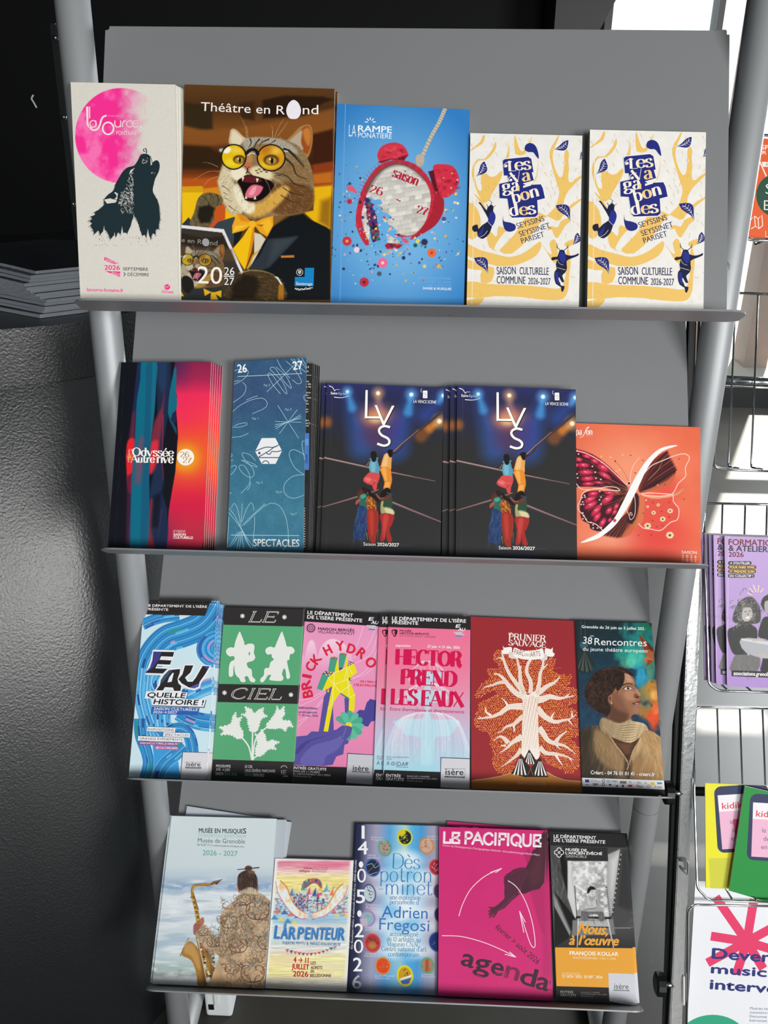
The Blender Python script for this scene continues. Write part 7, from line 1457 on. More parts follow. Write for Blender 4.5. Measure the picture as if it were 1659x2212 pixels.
 p.line([(600, 640), (640, 700), (630, 790), (570, 880), (555, 920)], 15, '#2a1a16', 6, 5, .95, 4); p.line([(380, 640), (480, 620), (600, 640), (700, 690)], 10, '#6a4a38', 6, 10, .6, 4)
 p.poly([(450, 960), (490, 940), (495, 1000), (470, 1040), (448, 1010)], '#a86e54', 5, .95, 3); p.ell(470, 985, 14, 24, '#6a3e2e', 10, .5); p.ell(488, 1042, 9, 13, '#d8b070', 0, .3)
 # tunic and scarf
 tun = [(100, 1390), (300, 1310), (450, 1400), (620, 1520), (820, 1480), (930, 1380), (1060, 1440), (1100, 1520), (1150, 1990), (130, 1990), (110, 1600)]
 def cloth(c1, c2, c3):
  def f(X, Y):
   g = np.clip((X - 120) / 900, 0, 1) * np.clip(1.25 - (Y - 1350) / 900, .3, 1); w = fbm(X / 26 + Y / 90, Y / 160, 6, 4)
   t = np.clip(g * 1.1 + (w - .5) * .7, 0, 1)[..., None]; return hx(c1) * (1 - t) + hx(c2) * t + (hx(c3) - hx(c2)) * np.clip(t - .6, 0, 1)
  return f
 p.poly(tun, '#7a6248', 4, 1, 2, tex=cloth('#3e3428', '#bb9668', '#e6c898')); p.poly([(100, 1390), (200, 1370), (230, 1700), (300, 1990), (120, 1990), (110, 1600)], '#332b22', 60, .8)
 p.poly([(280, 1380), (420, 1420), (560, 1600), (640, 1800), (560, 1880), (360, 1760), (280, 1600)], '#a5855c', 40, .75, 3); p.strokes([(280, 1380), (420, 1420), (560, 1600), (640, 1850), (400, 1800), (270, 1600)], 60, 150, 7, [hx('#5a4630'), hx('#c4a272'), hx('#6e5840')], 66, 7, 6, .4)
 p.poly([(460, 1450), (640, 1520), (830, 1470), (760, 1620), (690, 1760), (600, 1640)], '#4e3426', 8, sm=2); p.poly([(560, 1540), (740, 1540), (700, 1680), (640, 1640)], '#6e4832', 24, .8); p.poly([(650, 1690), (720, 1660), (750, 1800), (700, 1990), (640, 1900)], '#3a2a1e', 16, .8)
 for q in ([(470, 1450), (540, 1560), (620, 1660), (690, 1780), (680, 1860)], [(850, 1470), (780, 1580), (740, 1660), (710, 1790)]):
  p.line(q, 16, '#c8a878', 10, 6, .9, 4)
  for t in np.linspace(0, 1, 34):
   Q = smooth(q, False, 8); a = Q[int(t * (len(Q) - 1))]; p.line([a, (a[0] + rnd.uniform(-26, 26), a[1] + rnd.uniform(-6, 30))], 5, rnd.choice(['#d8ba8a', '#8a6a44']), 2, 3, .8)
 scarf = [(370, 1220), (450, 1240), (580, 1290), (720, 1240), (740, 1260), (880, 1290), (930, 1350), (940, 1400), (860, 1440), (720, 1530), (560, 1480), (430, 1430), (340, 1330)]
 p.poly(scarf, '#b09a76', 4, 1, 3, tex=cloth('#7c6a50', '#cbb088', '#eed6ac'))
 for k in range(15):
  t = k / 14; p.line([(362 + 30 * t, 1235 + 100 * t), (560, 1310 + 170 * t), (740, 1290 + 220 * t), (925, 1330 + 60 * t)], 11, '#6a563c' if k % 2 else '#e0c89e', 5, 7, .5, 6)
 p.poly([(840, 1440), (930, 1370), (1050, 1430), (1100, 1520), (1150, 1990), (1080, 1990), (1000, 1700), (900, 1560)], '#b48e60', 8, .9, 2); p.strokes([(840, 1440), (930, 1370), (1060, 1440), (1110, 1700), (1150, 1990), (1060, 1990), (980, 1680)], 60, 200, 10, [hx('#7a5c3a'), hx('#dab888'), hx('#8e6c46')], 68, 9, 6, .45)
 p.poly([(720, 1780), (900, 1680), (1010, 1720), (1040, 1990), (760, 1990)], '#a47c50', 40, .6)
 p.mix(np.clip((p.Y - 1850) / 260, 0, 1) * .75 * np.clip((900 - p.X) / 700 + .4, 0, 1), '#191613')
 p.mix(np.clip((p.Y - 2080) / 20, 0, 1) * np.clip((1100 - p.X) / 300, .45, 1), '#141210')
 p.line([(50, 40), (132, 2200)], 14, '#12191c', soft=14, a=.8)
 p.done(); W = '#f2f2ee'
 S.text('Grenoble du 26 juin au 5 juillet 202', (122, 122), (884, 148), 34, W, .016); S.text('6', (886, 148), (908, 149), 30, '#6a8a80', -.01)
 S.text('38', (136, 312), (246, 322), 84, W, .0); S.text('Rencontres', (278, 330), (918, 346), 84, W, .008); S.rect(225, 215, 270, 226, '#b8c4c4')
 S.text('du jeune théâtre europeen', (136, 400), (926, 424), 44, W, .008); S.text('Créarc - 04 76 01 01 41 - crearc.fr', (232, 1912), (1016, 1938), 44, W, .014)
 S.poly([(125, 1956), (1145, 1992), (1150, 2102), (130, 2062)], '#e2e4e8')
 for x, y, w, h, c in ((164, 1972, 50, 34, '#26408a'), (166, 2030, 42, 8, '#4a4a50'), (258, 2020, 64, 14, '#4a4c50'), (262, 2040, 44, 8, '#6a6a70'), (590, 1990, 80, 32, '#7a766a'), (456, 2026, 28, 20, '#243a8a'), (540, 2040, 28, 24, '#7c7c80'), (616, 2036, 22, 30, '#26282a'), (690, 2036, 52, 24, '#c02838'), (966, 2004, 48, 32, '#e8c81c'), (1046, 2006, 60, 22, '#3a98b8'), (822, 2052, 50, 8, '#5a5a60'), (822, 2066, 40, 6, '#8a8a90'), (1044, 2058, 62, 9, '#b05a7a'), (1044, 2074, 62, 8, '#9a7a90'), (700, 1994, 30, 6, '#7a7a80'), (700, 2008, 34, 6, '#8a8a90'), (796, 2000, 44, 6, '#7a7a80'), (800, 2014, 50, 6, '#8a8a90'), (892, 2004, 24, 6, '#7a7a80'), (894, 2018, 30, 6, '#8a8a90')):
  S.poly([(x, y + 6), (x + w, y + 8), (x + w, y + h + 8), (x, y + h + 6)], c)
 for x, y, r, c in ((389, 1995, 17, '#28586c'), (388, 2040, 15, '#1c1e20'), (446, 1998, 13, '#2e86c8'), (944, 2062, 16, '#b86a7c'), (808, 2056, 12, '#c03848')): S.ring(x, y, r, r, 7, c)
 S.text('Cofinancé par', (226, 1986), (310, 1989), 11, '#3a5aa0'); S.text('l’Union européenne', (226, 2004), (346, 2008), 11, '#3a5aa0'); S.text('La Région', (470, 2004), (560, 2008), 20, '#2e5a8a', .02); S.text('S', (1016, 2082), (1034, 2083), 32, '#b03a5c', .0)
b = brochure('leaflet', 2, .0155, .0018, [(311.4, 1300.5), (470, 1303), (444.5, 1684), (278, 1677)], ZE, art_eau,
             'blue striped leaflet with black slanted title letters, front of its pile', 'leaflet', 'blue striped leaflets')
for k in range(6):
 behind(b, 2, (.0016, .0026, .0034, .0044, .0052, .0060)[k], 0.0 if k else .0035, .0021 * (k + 1), -.002 * (k % 3), 'blue striped leaflet fanned out behind the front one, ' + ('second', 'third', 'fourth', 'fifth', 'sixth', 'last')[k] + ' in its pile', 'blue striped leaflets')
b = brochure('leaflet', 2, .0075, .0016, [(485.4, 1311), (656, 1316), (632, 1688.7), (456.5, 1681.5)], Z7, art_ciel,
             'green and black leaflet with white gnome and flower silhouettes', 'leaflet', 'green gnome leaflets')
for k in range(3):
 behind(b, 2, .0006 * (k + 1) * (-1) ** k, .0012 * (k == 0) + .0002, .0019 * (k + 1), -.003 * (k == 0), 'green and black leaflet hidden behind the front one, ' + ('second', 'third', 'last')[k] + ' in its pile', 'green gnome leaflets')
b = brochure('leaflet', 2, .0055, .0016, [(660.5, 1314), (828, 1326.4), (805, 1694.5), (632, 1687.5)], Z8, art_brick,
             'pink leaflet with a yellow pylon and red curved title', 'leaflet', 'pink pylon leaflets', material=PRINT_GLOSS)
behind(b, 2, .0015, .0, .0020, .002, 'pink pylon leaflet right behind the front one, almost hidden', 'pink pylon leaflets')
b = brochure('leaflet', 2, .0105, .0016, [(839.7, 1325.4), (1016.2, 1331.8), (1014.4, 1703), (827, 1696)], Z8, art_hector,
             'pink and pale blue leaflet with a fountain and red poster letters, the front one', 'leaflet', 'pink fountain leaflets', material=PRINT_GLOSS)
behind(b, 2, -.0118, 0, .0028, 0, 'pink fountain leaflet sticking out to the left behind the front one', 'pink fountain leaflets')
brochure('programme', 2, .0058, .0034, [(1016.8, 1331.7), (1241.6, 1341), (1257.5, 1711.6), (1018, 1704)], ZPR, art_plum,
         'dark red programme with a white tree and orange leaves above striped tents', 'programme')
b = brochure('leaflet', 2, .0080, .0016, [(1242.5, 1340.4), (1407.4, 1346), (1437, 1719.4), (1259, 1712)], ZR, art_portrait,
             'leaflet with a curly haired woman in a beige scarf looking right', 'leaflet', 'scarf portrait leaflets', material=PRINT_GLOSS)
for k in range(2):
 behind(b, 2, -.0006 * (k + 1), .0002, .0019 * (k + 1), 0, 'scarf portrait leaflet, ' + ('middle', 'back')[k] + ' one hidden behind the front copy', 'scarf portrait leaflets')

# ------------------------------------------------------------------ bottom tier
def art_sax(S):
 S.use(ZM); p = S.paint(1.15); n = fbm(p.X / 160, p.Y / 26, 3, 4); n2 = fbm(p.X / 50, p.Y / 18, 9, 4)
 p.vgrad([(40, '#d3dfe2'), (380, '#d0dde1'), (450, '#c0cfdb'), (500, '#adc0d4'), (545, '#b8cadb'), (570, '#dbe4e9'), (760, '#d6dfe5'), (900, '#c6d5dc'), (1020, '#c0d0d4'), (1080, '#a9bdb8'), (1120, '#b7c2bf'), (1150, '#d3d5d8'), (1210, '#dcdde1')])
 t = np.clip((p.Y - 430) / 60, 0, 1); p.mix(t * np.clip((n - .52) * 3, 0, .6), '#9fb6c8'); p.mix(t * np.clip((.44 - n) * 3, 0, .6), '#f4f5f5')
 p.mix(np.exp(-((p.Y - 525) / 26) ** 2) * np.clip((n2 - .45) * 4, 0, .7), '#7f9cc4'); p.mix(np.clip((p.Y - 1060) / 40, 0, 1) * np.clip((n2 - .5) * 4, 0, .6), '#8f9e98'); p.mix(np.clip((p.Y - 1130) / 30, 0, 1) * np.clip((n2 - .4) * 4, 0, .7), '#f2f2f4')
 # saxophone
 G, Gd, Gl = '#a87a34', '#5e3e16', '#e0b868'
 p.line([(292, 590), (286, 550), (300, 520), (335, 512), (400, 512), (440, 495)], 21, G, 16, 3, 1, 5); p.line([(288, 560), (300, 522), (340, 508), (390, 505)], 6, Gl, 4, 3, .8, 5); p.line([(300, 512), (385, 500), (388, 510)], 4, '#4a4038', 4, 2, .8)
 p.poly([(410, 512), (430, 490), (495, 472), (470, 495), (455, 512), (440, 505)], '#6a4030', 3); p.line([(430, 500), (495, 474)], 5, '#8a7a70', 3, 2)
 p.line([(290, 585), (315, 690), (332, 790)], 25, G, 30, 3, 1, 3); p.line([(284, 590), (306, 690), (320, 780)], 7, Gl, 6, 3, .7, 3); p.line([(298, 590), (330, 680)], 4, '#3a3434', 4, 2, .9); p.line([(275, 597), (300, 597)], 6, '#4a3a30', 6, 2)
 for k in range(16): p.ell(296 + k * 2.6, 620 + k * 11, 7, 5, ['#d8b86c', '#5a4420', '#8a6a34'][k % 3], 0, .3)
 p.line([(330, 790), (345, 900), (380, 1040), (410, 1170)], 54, G, 62, 3, 1, 4); p.line([(390, 960), (420, 1040), (418, 1140)], 30, Gd, 20, 10, .6, 4)
 p.poly([(262, 900), (300, 915), (340, 980), (370, 1080), (395, 1150), (420, 1210), (330, 1210), (315, 1120), (280, 1030), (215, 995), (230, 950)], G, 3, 1, 3); p.poly([(240, 925), (290, 920), (330, 1000), (350, 1090), (320, 1080), (280, 1000), (230, 975)], '#c8985a', 12, .9, 3); p.poly([(345, 1000), (390, 1130), (415, 1205), (370, 1205), (350, 1100)], Gd, 16, .6, 3); p.line([(262, 878), (235, 930), (204, 1000)], 9, '#8a6a48', 6, 2, 1, 3); p.line([(260, 880), (230, 940)], 4, '#e8d0a0', 3, 2, .8)
 for k in range(22): p.ell(335 + k * 3.4 + rnd.uniform(-9, 9), 890 + k * 13, 9, 7, rnd.choice(['#e8dcc0', '#4a3418', '#8a6a3c', '#cfae70', '#f2eee6']), 0, .3)
 p.line([(325, 880), (385, 1170)], 5, '#e4e0d8', 5, 2, .9); p.line([(345, 900), (400, 1160)], 4, '#4a4440', 4, 2, .8); p.ell(395, 1165, 14, 20, '#eceae6', 0, .3); p.line([(430, 990), (437, 1110)], 16, '#8a6434', 12, 3, .9)
 for k in range(8): p.ell(430 + rnd.uniform(-6, 10), 1000 + k * 14, 7, 6, rnd.choice(['#d8d0c0', '#5a4424']), 0, .3)
 # man from behind in a patterned jacket
 coat = [(640, 540), (690, 530), (730, 560), (820, 620), (830, 800), (800, 1000), (780, 1230), (400, 1230), (420, 1150), (440, 1090), (470, 1000), (420, 980), (370, 940), (320, 870), (315, 830), (350, 785), (385, 790), (420, 840), (470, 870), (475, 800), (480, 720), (520, 660), (580, 620)]
 def fabric(X, Y):
  c = np.zeros(X.shape + (3,)) + hx('#c3ab8c'); w = fbm(X / 60, Y / 80, 5, 4); l = np.clip((700 - Y) / 300, 0, 1)[..., None]
  c = c * (.78 + .4 * w)[..., None]; c = c * (1 - l * .25) + hx('#b4ac96') * l * .25; return c + np.clip((Y - 900) / 300, 0, 1)[..., None] * np.array([.06, .01, -.03])
 p.poly([(590, 500), (612, 500), (615, 560), (600, 560)], '#c07a6a', 4, sm=2); p.poly([(722, 510), (738, 515), (735, 555), (722, 550)], '#c87a6a', 4, sm=2)
 p.poly(coat, '#c3ab8c', 3, 1, 2, tex=fabric)
 cols = ['#4a342c', '#6a4a3a', '#5a5a54', '#3c2e2a', '#7a5440']
 for cx, cy, s in ((735, 680, 1.0), (700, 1110, 1.0), (540, 760, .7), (560, 1080, .6), (430, 900, .55), (360, 830, .45), (640, 610, .6), (800, 900, .8), (600, 920, .8)):
  for sg in (-1, 1):
   q = [(cx, cy + 70 * s), (cx + sg * 50 * s, cy + 60 * s), (cx + sg * 78 * s, cy + 20 * s), (cx + sg * 70 * s, cy - 30 * s), (cx + sg * 36 * s, cy - 46 * s), (cx + sg * 18 * s, cy - 24 * s), (cx + sg * 36 * s, cy - 10 * s)]
   p.line(q, 6 * s + 1.2, cols[0], 3, 2, .9, 5); p.line([(cx + sg * 70 * s, cy - 30 * s), (cx + sg * 110 * s, cy - 50 * s), (cx + sg * 120 * s, cy - 10 * s), (cx + sg * 98 * s, cy)], 5 * s + 1, cols[1], 2, 2, .85, 5)
   p.line([(cx + sg * 12 * s, cy + 66 * s), (cx + sg * 26 * s, cy + 30 * s), (cx + sg * 50 * s, cy + 18 * s), (cx + sg * 40 * s, cy + 38 * s)], 5 * s + 1, cols[3], 3, 2, .8, 5); p.ell(cx + sg * 62 * s, cy + 4 * s, 15 * s, 8 * s, '#8a5a40', sg * 50, .4, .7)
  for k in range(5): p.line([(cx, cy - 40 * s), (cx + (k - 2) * 22 * s, cy - 86 * s)], 5 * s + 1, cols[k % 5], 3, 2, .85)
  p.ell(cx, cy - 52 * s, 26 * s, 12 * s, '#8a9a98', 0, .4, .7)
 for _ in range(620):
  q = [(rnd.uniform(330, 820), rnd.uniform(600, 1215))]
  a = rnd.uniform(0, 6.3)
  for k in range(4): q.append((q[-1][0] + 13 * math.cos(a), q[-1][1] + 13 * math.sin(a))); a += rnd.uniform(.3, 1.1)
  if not (coat and q[0][0] > 480 or 800 < q[0][1] < 990): continue
  if q[0][0] < 500 and q[0][1] > 1000: continue
  p.line(q, 4.2, rnd.choice(cols + ['#7a8a88', '#a86a4a', '#8a7a5c']), 2, 2, .75, 4)
 for L in ([(475, 870), (500, 800), (530, 700)], [(590, 800), (560, 900), (500, 990)], [(480, 1000), (560, 990)], [(700, 560), (720, 640)], [(650, 540), (610, 600), (580, 615)]): p.line(L, 20, '#6a5644', 8, 16, .45, 4)
 p.poly([(640, 545), (690, 530), (725, 560), (735, 585), (640, 575), (590, 605), (580, 598)], '#d2c2a2', 3, .7); p.line([(735, 585), (640, 572), (580, 605)], 5, '#6a5038', 4, 3, .7)
 hair = [(605, 545), (596, 480), (610, 435), (660, 412), (710, 428), (732, 470), (730, 540), (700, 530), (660, 530), (625, 550)]
 p.poly(hair, '#3e2f2a', 4, 1, 3); p.strokes(hair, 120, 40, 4, [hx('#6a5044'), hx('#2a1e1a'), hx('#8a6a58')], 80, 4, 2, .5); p.ell(672, 400, 25, 20, '#5a443a', 0, .2); p.ell(690, 425, 24, 12, '#6e5648', 0, .4); p.line([(596, 408), (743, 394)], 5, '#4a2a2c', 8, 2)
 p.poly([(295, 790), (315, 775), (350, 790), (318, 830), (308, 855), (295, 845)], '#a0605a', 4, .95, 3); p.poly([(340, 750), (362, 735), (368, 770), (350, 790)], '#b06a60', 4, .95, 3); p.line([(345, 920), (375, 950), (400, 965)], 14, '#b0706a', 6, 4, .8, 3)
 p.done()
 K, G2 = '#232628', '#6fae98'
 S.text('MUSÉE EN MUSIQUE', (332, 154), (632, 160), 30, K, .022); S.text('S', (634, 160), (655, 161), 36, K, .022); S.text('CONCERTS À L’AUDITORIUM', (328, 182), (654, 191), 21, '#8fc2b0', .006)
 S.text('Musée de Grenoble', (325, 221), (648, 230), 30, '#4a4e50', -.004); S.text('04 76 87 77 31 www.musee-en-musique.com', (320, 244), (640, 256), 14, '#33373a', .006); S.text('2026 - 2027', (358, 308), (596, 315), 34, G2, .016)
def art_arp(S):
 S.use(ZAR); p = S.paint(1.1); n = fbm(p.X / 110, p.Y / 7, 3, 3); n2 = fbm(p.X / 70, p.Y / 60, 6, 3)
 p.vgrad([(40, '#ebe6e4'), (75, '#e58aa2'), (120, '#eba6b4'), (170, '#f0dbc8'), (210, '#f3e39a'), (300, '#f0e090'), (360, '#cfe0dc'), (560, '#a8cfe4'), (640, '#d6e0dc'), (760, '#cfe2e2'), (860, '#e4e2d8'), (940, '#f1e9a8'), (1080, '#f1e6a0'), (1140, '#efe8d4'), (1230, '#ece8e4')])
 for k in range(3): p.C[..., k] += (n - .5) * (.28, .26, .3)[k]
 for x, y, rx, ry, c in ((420, 700, 260, 90, '#e8d4cc'), (200, 960, 140, 50, '#f0d8b0'), (600, 1010, 140, 50, '#e8e0c0'), (330, 880, 200, 20, '#e8c8c8'), (500, 600, 200, 30, '#7fb4dc'), (180, 600, 120, 30, '#86bcd8'), (560, 100, 160, 30, '#e06a8c')): p.ell(x, y, rx, ry, c, 0, .9, .6)
 edge = np.minimum.reduce([(p.X - (118 - p.Y * .085)) / 24, ((790 - p.Y * .045) - p.X) / 24, (p.Y - 50) / 16, (1210 - p.Y) / 26]); p.mix(np.clip(1 - edge, 0, 1), '#eceae8')
 # valley between the arms
 for _ in range(460):
  x, y = rnd.uniform(95, 755), rnd.triangular(290, 590, 420); d = abs(x - 430)
  if y > 590 - max(0, d - 160) * .25: continue
  c = rnd.choice(['#2c5a9c', '#e0483c', '#f0d858', '#3a8ab8', '#8a4a9c', '#d85a80', '#4a9a8c', '#283a78', '#f4f0e8', '#e88a40', '#6a9ad0'])
  p.poly([(x, y), (x + rnd.uniform(8, 22), y + rnd.uniform(4, 14)), (x - rnd.uniform(2, 14), y + rnd.uniform(8, 18))], c, 2, .75)
 for k in range(9):
  x = 205 + k * 52; y = 290 + 26 * math.sin(k * 1.7); c = ['#e85a3c', '#2f7ab0', '#f2dc6a', '#3a9ab0', '#d84a6c', '#2a4a90', '#f0c040', '#58a8c8', '#e87050'][k]
  p.poly([(x - 30, y + 60), (x, y - 12), (x + 34, y + 58)], c, 3, .85); p.poly([(x, y - 12), (x + 34, y + 58), (x + 6, y + 50)], '#f6ecc8', 3, .7)
 for k in range(8):
  x = 95 + k * 30; y = 560 - 70 * (k % 2) + 8 * k; p.poly([(x - 34, y + 30), (x, y - 16), (x + 36, y + 28)], ['#2a7aa8', '#e8603c', '#f2dc5c', '#2c4a8c'][k % 4], 3, .7)
 for k in range(6): x = 600 + k * 28; y = 470 + 36 * (k % 3); p.poly([(x - 26, y + 26), (x, y - 14), (x + 26, y + 24)], ['#3a7ab8', '#e05a50', '#f0d864'][k % 3], 3, .7)
 for _ in range(120): x, y = rnd.uniform(260, 400), rnd.uniform(360, 500); p.ell(x, y, 6, 9, rnd.choice(['#7a5a8c', '#4a4a80', '#b06a70', '#8a8ab0', '#3a5a7a', '#d8a0a8']), 0, .4, .8)
 for x, y, w, h, c in ((480, 350, 40, 50, '#d84a5c'), (475, 390, 16, 40, '#28486c'), (500, 372, 22, 40, '#f0e4c0'), (525, 400, 20, 50, '#2f6a98'), (470, 440, 60, 14, '#c85060'), (480, 455, 8, 50, '#8a3a4a'), (515, 455, 8, 50, '#8a3a4a')): p.poly([(x, y), (x + w, y), (x + w, y + h), (x, y + h)], c, 2, .85)
 p.poly([(340, 300), (370, 245), (430, 220), (490, 222), (520, 260), (524, 305), (500, 300), (480, 270), (440, 262), (400, 290), (370, 310)], '#7a5a78', 4, .9, 2)
 for _ in range(40): a = rnd.uniform(3.2, 6.2); x, y = 432 + 80 * math.cos(a), 300 + 68 * math.sin(a); p.ell(x, y, 15, 10, rnd.choice(['#d84a6a', '#3a6aa0', '#e8c850', '#5a9a7c', '#c85a3c', '#4a3a80']), rnd.uniform(0, 180), .4, .8)
 for arm, c in (([(105, 245), (150, 240), (205, 300), (260, 430), (320, 500), (390, 540), (380, 580), (330, 580), (250, 530), (180, 440), (125, 340)], 0), ([(755, 275), (710, 268), (655, 320), (600, 420), (540, 490), (450, 530), (440, 560), (500, 570), (570, 540), (660, 460), (730, 370)], 1)):
  p.poly(arm, '#ecdcd0', 3, 1, 3, tex=lambda X, Y: hx('#e6eeee') * np.clip(1.2 - np.abs(fbm(X / 40, Y / 60, 4) - .5) * 3, 0, 1)[..., None] + hx('#f0b45a') * (1 - np.clip(1.2 - np.abs(fbm(X / 40, Y / 60, 4) - .5) * 3, 0, 1)[..., None]))
  h = len(arm) // 2; p.line(arm[1:h + 1], 13, '#f0982c', 6, 8, .85, 4); p.line(arm[h + 1:] + [arm[0]], 8, '#d84a86', 5, 5, .8, 4); p.line(arm[1:h + 1], 3, '#b83a3c', 3, 2, .7, 4)
 for x0, y0, sg in ((385, 535, 1), (450, 535, -1)):
  for k in range(4): p.line([(x0 - sg * 30, y0 + 4 + 10 * k), (x0, y0 + 6 + 11 * k), (x0 + sg * 14, y0 + 8 + 11 * k)], 10, '#f0d8c4', 6, 2, 1, 3); p.line([(x0 - sg * 30, y0 + 10 + 10 * k), (x0 + sg * 12, y0 + 14 + 11 * k)], 2.5, '#c84a78', 2, 2, .8)
 for k in range(13):
  t = k / 12; x = 210 + 430 * t; y = 862 + 50 * math.sin(t * 3.1) - 30 * t; p.poly([(x - 16, y - 6), (x + 18, y - 8), (x + 2, y + 26 - 14 * t)], ['#d84a5c', '#2f4f94', '#e05a4c', '#c43a54', '#3a5a9c'][k % 5], 2.5, .9)
 for k in range(8): p.line([(590 + 7 * k, 845 - 7), (594 + 7 * k, 860)], 4, ['#2f5a9c', '#3a9a9c', '#4a6ab0'][k % 3], 3, 2, .8)
 p.done(); B = '#3c78b4'
 for ch, x0, x1, y, c2 in (('L', 92, 140, 760, 118), ("'", 166, 178, 742, 112), ('A', 150, 212, 764, 108), ('R', 222, 282, 768, 112), ('P', 302, 352, 766, 108), ('E', 368, 412, 768, 108), ('N', 424, 480, 768, 104), ('T', 490, 546, 770, 108), ('E', 552, 592, 770, 108), ('U', 604, 652, 772, 108), ('R', 664, 722, 776, 112)):
  S.text(ch, (x0, y), (x1, y + 1), c2, '#5a94cc', .07, .1); S.text(ch, (x0 + 4, y - 4), (x1 - 2, y - 3), c2 - 12, B, .02, .1)
 S.lines([[(x, y), (x + 12, y + 2)] for x, y in [(rnd.uniform(100, 715), rnd.uniform(665, 765)) for _ in range(90)]], 2, '#7fb0da')
 S.text('THÉÂTRE PENTU', (162, 810), (370, 814), 24, '#2674ac', .035, .1); S.text('&', (384, 816), (402, 816), 26, '#2674ac', .03); S.text('PAROLE AVALANCHEUSE', (414, 816), (688, 824), 24, '#2674ac', .035, .1)
 C = '#c42440'
 S.text('4 → 11', (268, 974), (400, 982), 50, C, .045); S.text('JUILLET', (252, 1032), (404, 1040), 46, C, .045); S.text('2026', (262, 1100), (398, 1104), 48, C, .045)
 for s, x1, y in (('LES', 468, 992), ('ADRETS', 526, 1034), ('EN', 450, 1066), ('BELLEDONNE', 604, 1106)): S.text(s, (422 if s != 'BELLEDONNE' else 416, y), (x1, y + 1), 26, '#6a2a4c', .04)
 S.text('scènes', (358, 134), (438, 136), 22, '#a81e30', .03); S.text('obliques', (318, 160), (414, 162), 22, '#a81e30', .03); S.line([(434, 160), (454, 114)], 3, '#8a2434')
 for i, s in enumerate(('ESPACE CULTUREL', 'INTERNATIONAL', 'DE LA MONTAGNE')): S.text(s, (460 - 8 * i, 130 + 17 * i), (582 - 12 * i, 132 + 17 * i), 11, '#8a3a4a')
def art_potron(S):
 S.use(ZPO); p = S.paint(.95)
 u = p.X + (p.Y - 30) * .035
 xs = [30, 95, 150, 210, 255, 310, 370, 420, 470, 540, 600, 660, 720, 800]; cs = np.array([hx(h) for h in ('#191c34', '#2c3050', '#7c7c9a', '#a39fb8', '#8aa0c8', '#5aa4da', '#8cc4dc', '#b4d4cc', '#5cb0e0', '#4a9ad4', '#9a9cb8', '#a8a2b6', '#55587c', '#1a1c34')])
 p.C = np.stack([np.interp(u, xs, cs[:, k]) for k in range(3)], -1); p.mix(np.clip((p.Y - 900) / 300, 0, 1) * np.exp(-((p.X - 400) / 170) ** 2) * .5, '#4a94d8')
 for x, y, rx, ry in ((420, 300, 110, 60), (420, 410, 200, 50), (430, 510, 200, 50), (415, 590, 130, 40), (410, 670, 190, 50), (410, 770, 200, 50), (410, 860, 130, 60), (410, 950, 170, 50)): p.ell(x, y, rx * 1.12, ry * 1.2, '#f2f8fb', 0, .55, .85); 
 for x, y in ((360, 310), (450, 400), (330, 410), (440, 510), (320, 660), (470, 760), (380, 780), (420, 990)): p.ell(x, y, 60, 44, '#4aa8e0', 0, .8, .55)
 for x, y, rx, ry, c, a, b in ((418, 130, 54, 58, '#ece01c', '#14242c', '#d8c820'), (272, 205, 48, 62, '#4aa48a', '#a89888', '#4a3c30'), (573, 190, 54, 60, '#d8803c', '#c8a894', '#a05a3c'), (185, 348, 54, 66, '#4060b0', '#1c2c40', '#2a3a50'), (160, 536, 48, 70, '#4a4a88', '#c0d0d4', '#20283c'), (148, 715, 56, 58, '#b070c0', '#88b4c0', '#c8b0b4'), (182, 893, 60, 70, '#d84a58', '#a83a34', '#3a2418'), (258, 1058, 56, 64, '#e08a34', '#d84a1c', '#e8d8b0'), (418, 1130, 58, 76, '#ecdc1c', '#c89a1c', '#16181c'), (580, 1055, 50, 60, '#4aa880', '#a88464', '#8a5a40'), (640, 345, 48, 58, '#d04a5c', '#a82838', '#e8c8cc'), (650, 885, 60, 72, '#2a4c94', '#1c2c6c', '#4a6ab0'), (660, 520, 40, 60, '#a890b8', '#4a4060', '#3a3450'), (665, 690, 36, 54, '#5a4a88', '#2c2848', '#1c1c34')):
  p.ell(x, y, rx, ry, c, -8, .08); p.ell(x, y, rx * .82, ry * .84, a, -8, .1)
  for _ in range(26): q = rnd.uniform(0, 6.3); k = rnd.uniform(0, .7); X, Y = x + rx * k * math.cos(q), y + ry * k * math.sin(q); p.line([(X, Y), (X + rnd.uniform(-16, 16), Y + rnd.uniform(-14, 14))], 6, b if rnd.random() < .6 else a, 3, 3, .8)
 p.ell(395, 98, 30, 22, '#d8c820', -20, .3); p.poly([(380, 1150), (465, 1120), (462, 1140), (382, 1168)], '#f0e8d0', 3); p.poly([(385, 1165), (462, 1142), (445, 1185), (400, 1190)], '#3a6ab0', 3); p.poly([(232, 1010), (285, 1015), (285, 1105), (236, 1100)], '#d8481c', 3, .8); p.poly([(565, 1010), (590, 1010), (588, 1100), (562, 1098)], '#b04a2c', 3, .8); p.ell(182, 910, 30, 26, '#c88a4a', 0, .5, .8); p.poly([(92, 720), (145, 715), (150, 770), (100, 772)], '#c4b4c4', 3, .9); p.poly([(125, 690), (158, 686), (160, 712), (125, 714)], '#98a4a8', 2)
 p.line([(145, 330), (180, 320), (200, 350), (230, 330)], 4, '#b8d8d8', 3, 2, .9, 4); p.line([(150, 380), (200, 330), (215, 300)], 3, '#d87070', 3, 2, .9, 4); p.line([(160, 400), (220, 380)], 3, '#e8e8e0', 3, 2, .9)
 p.done(); W, B = '#f2f3f4', '#3a70b4'
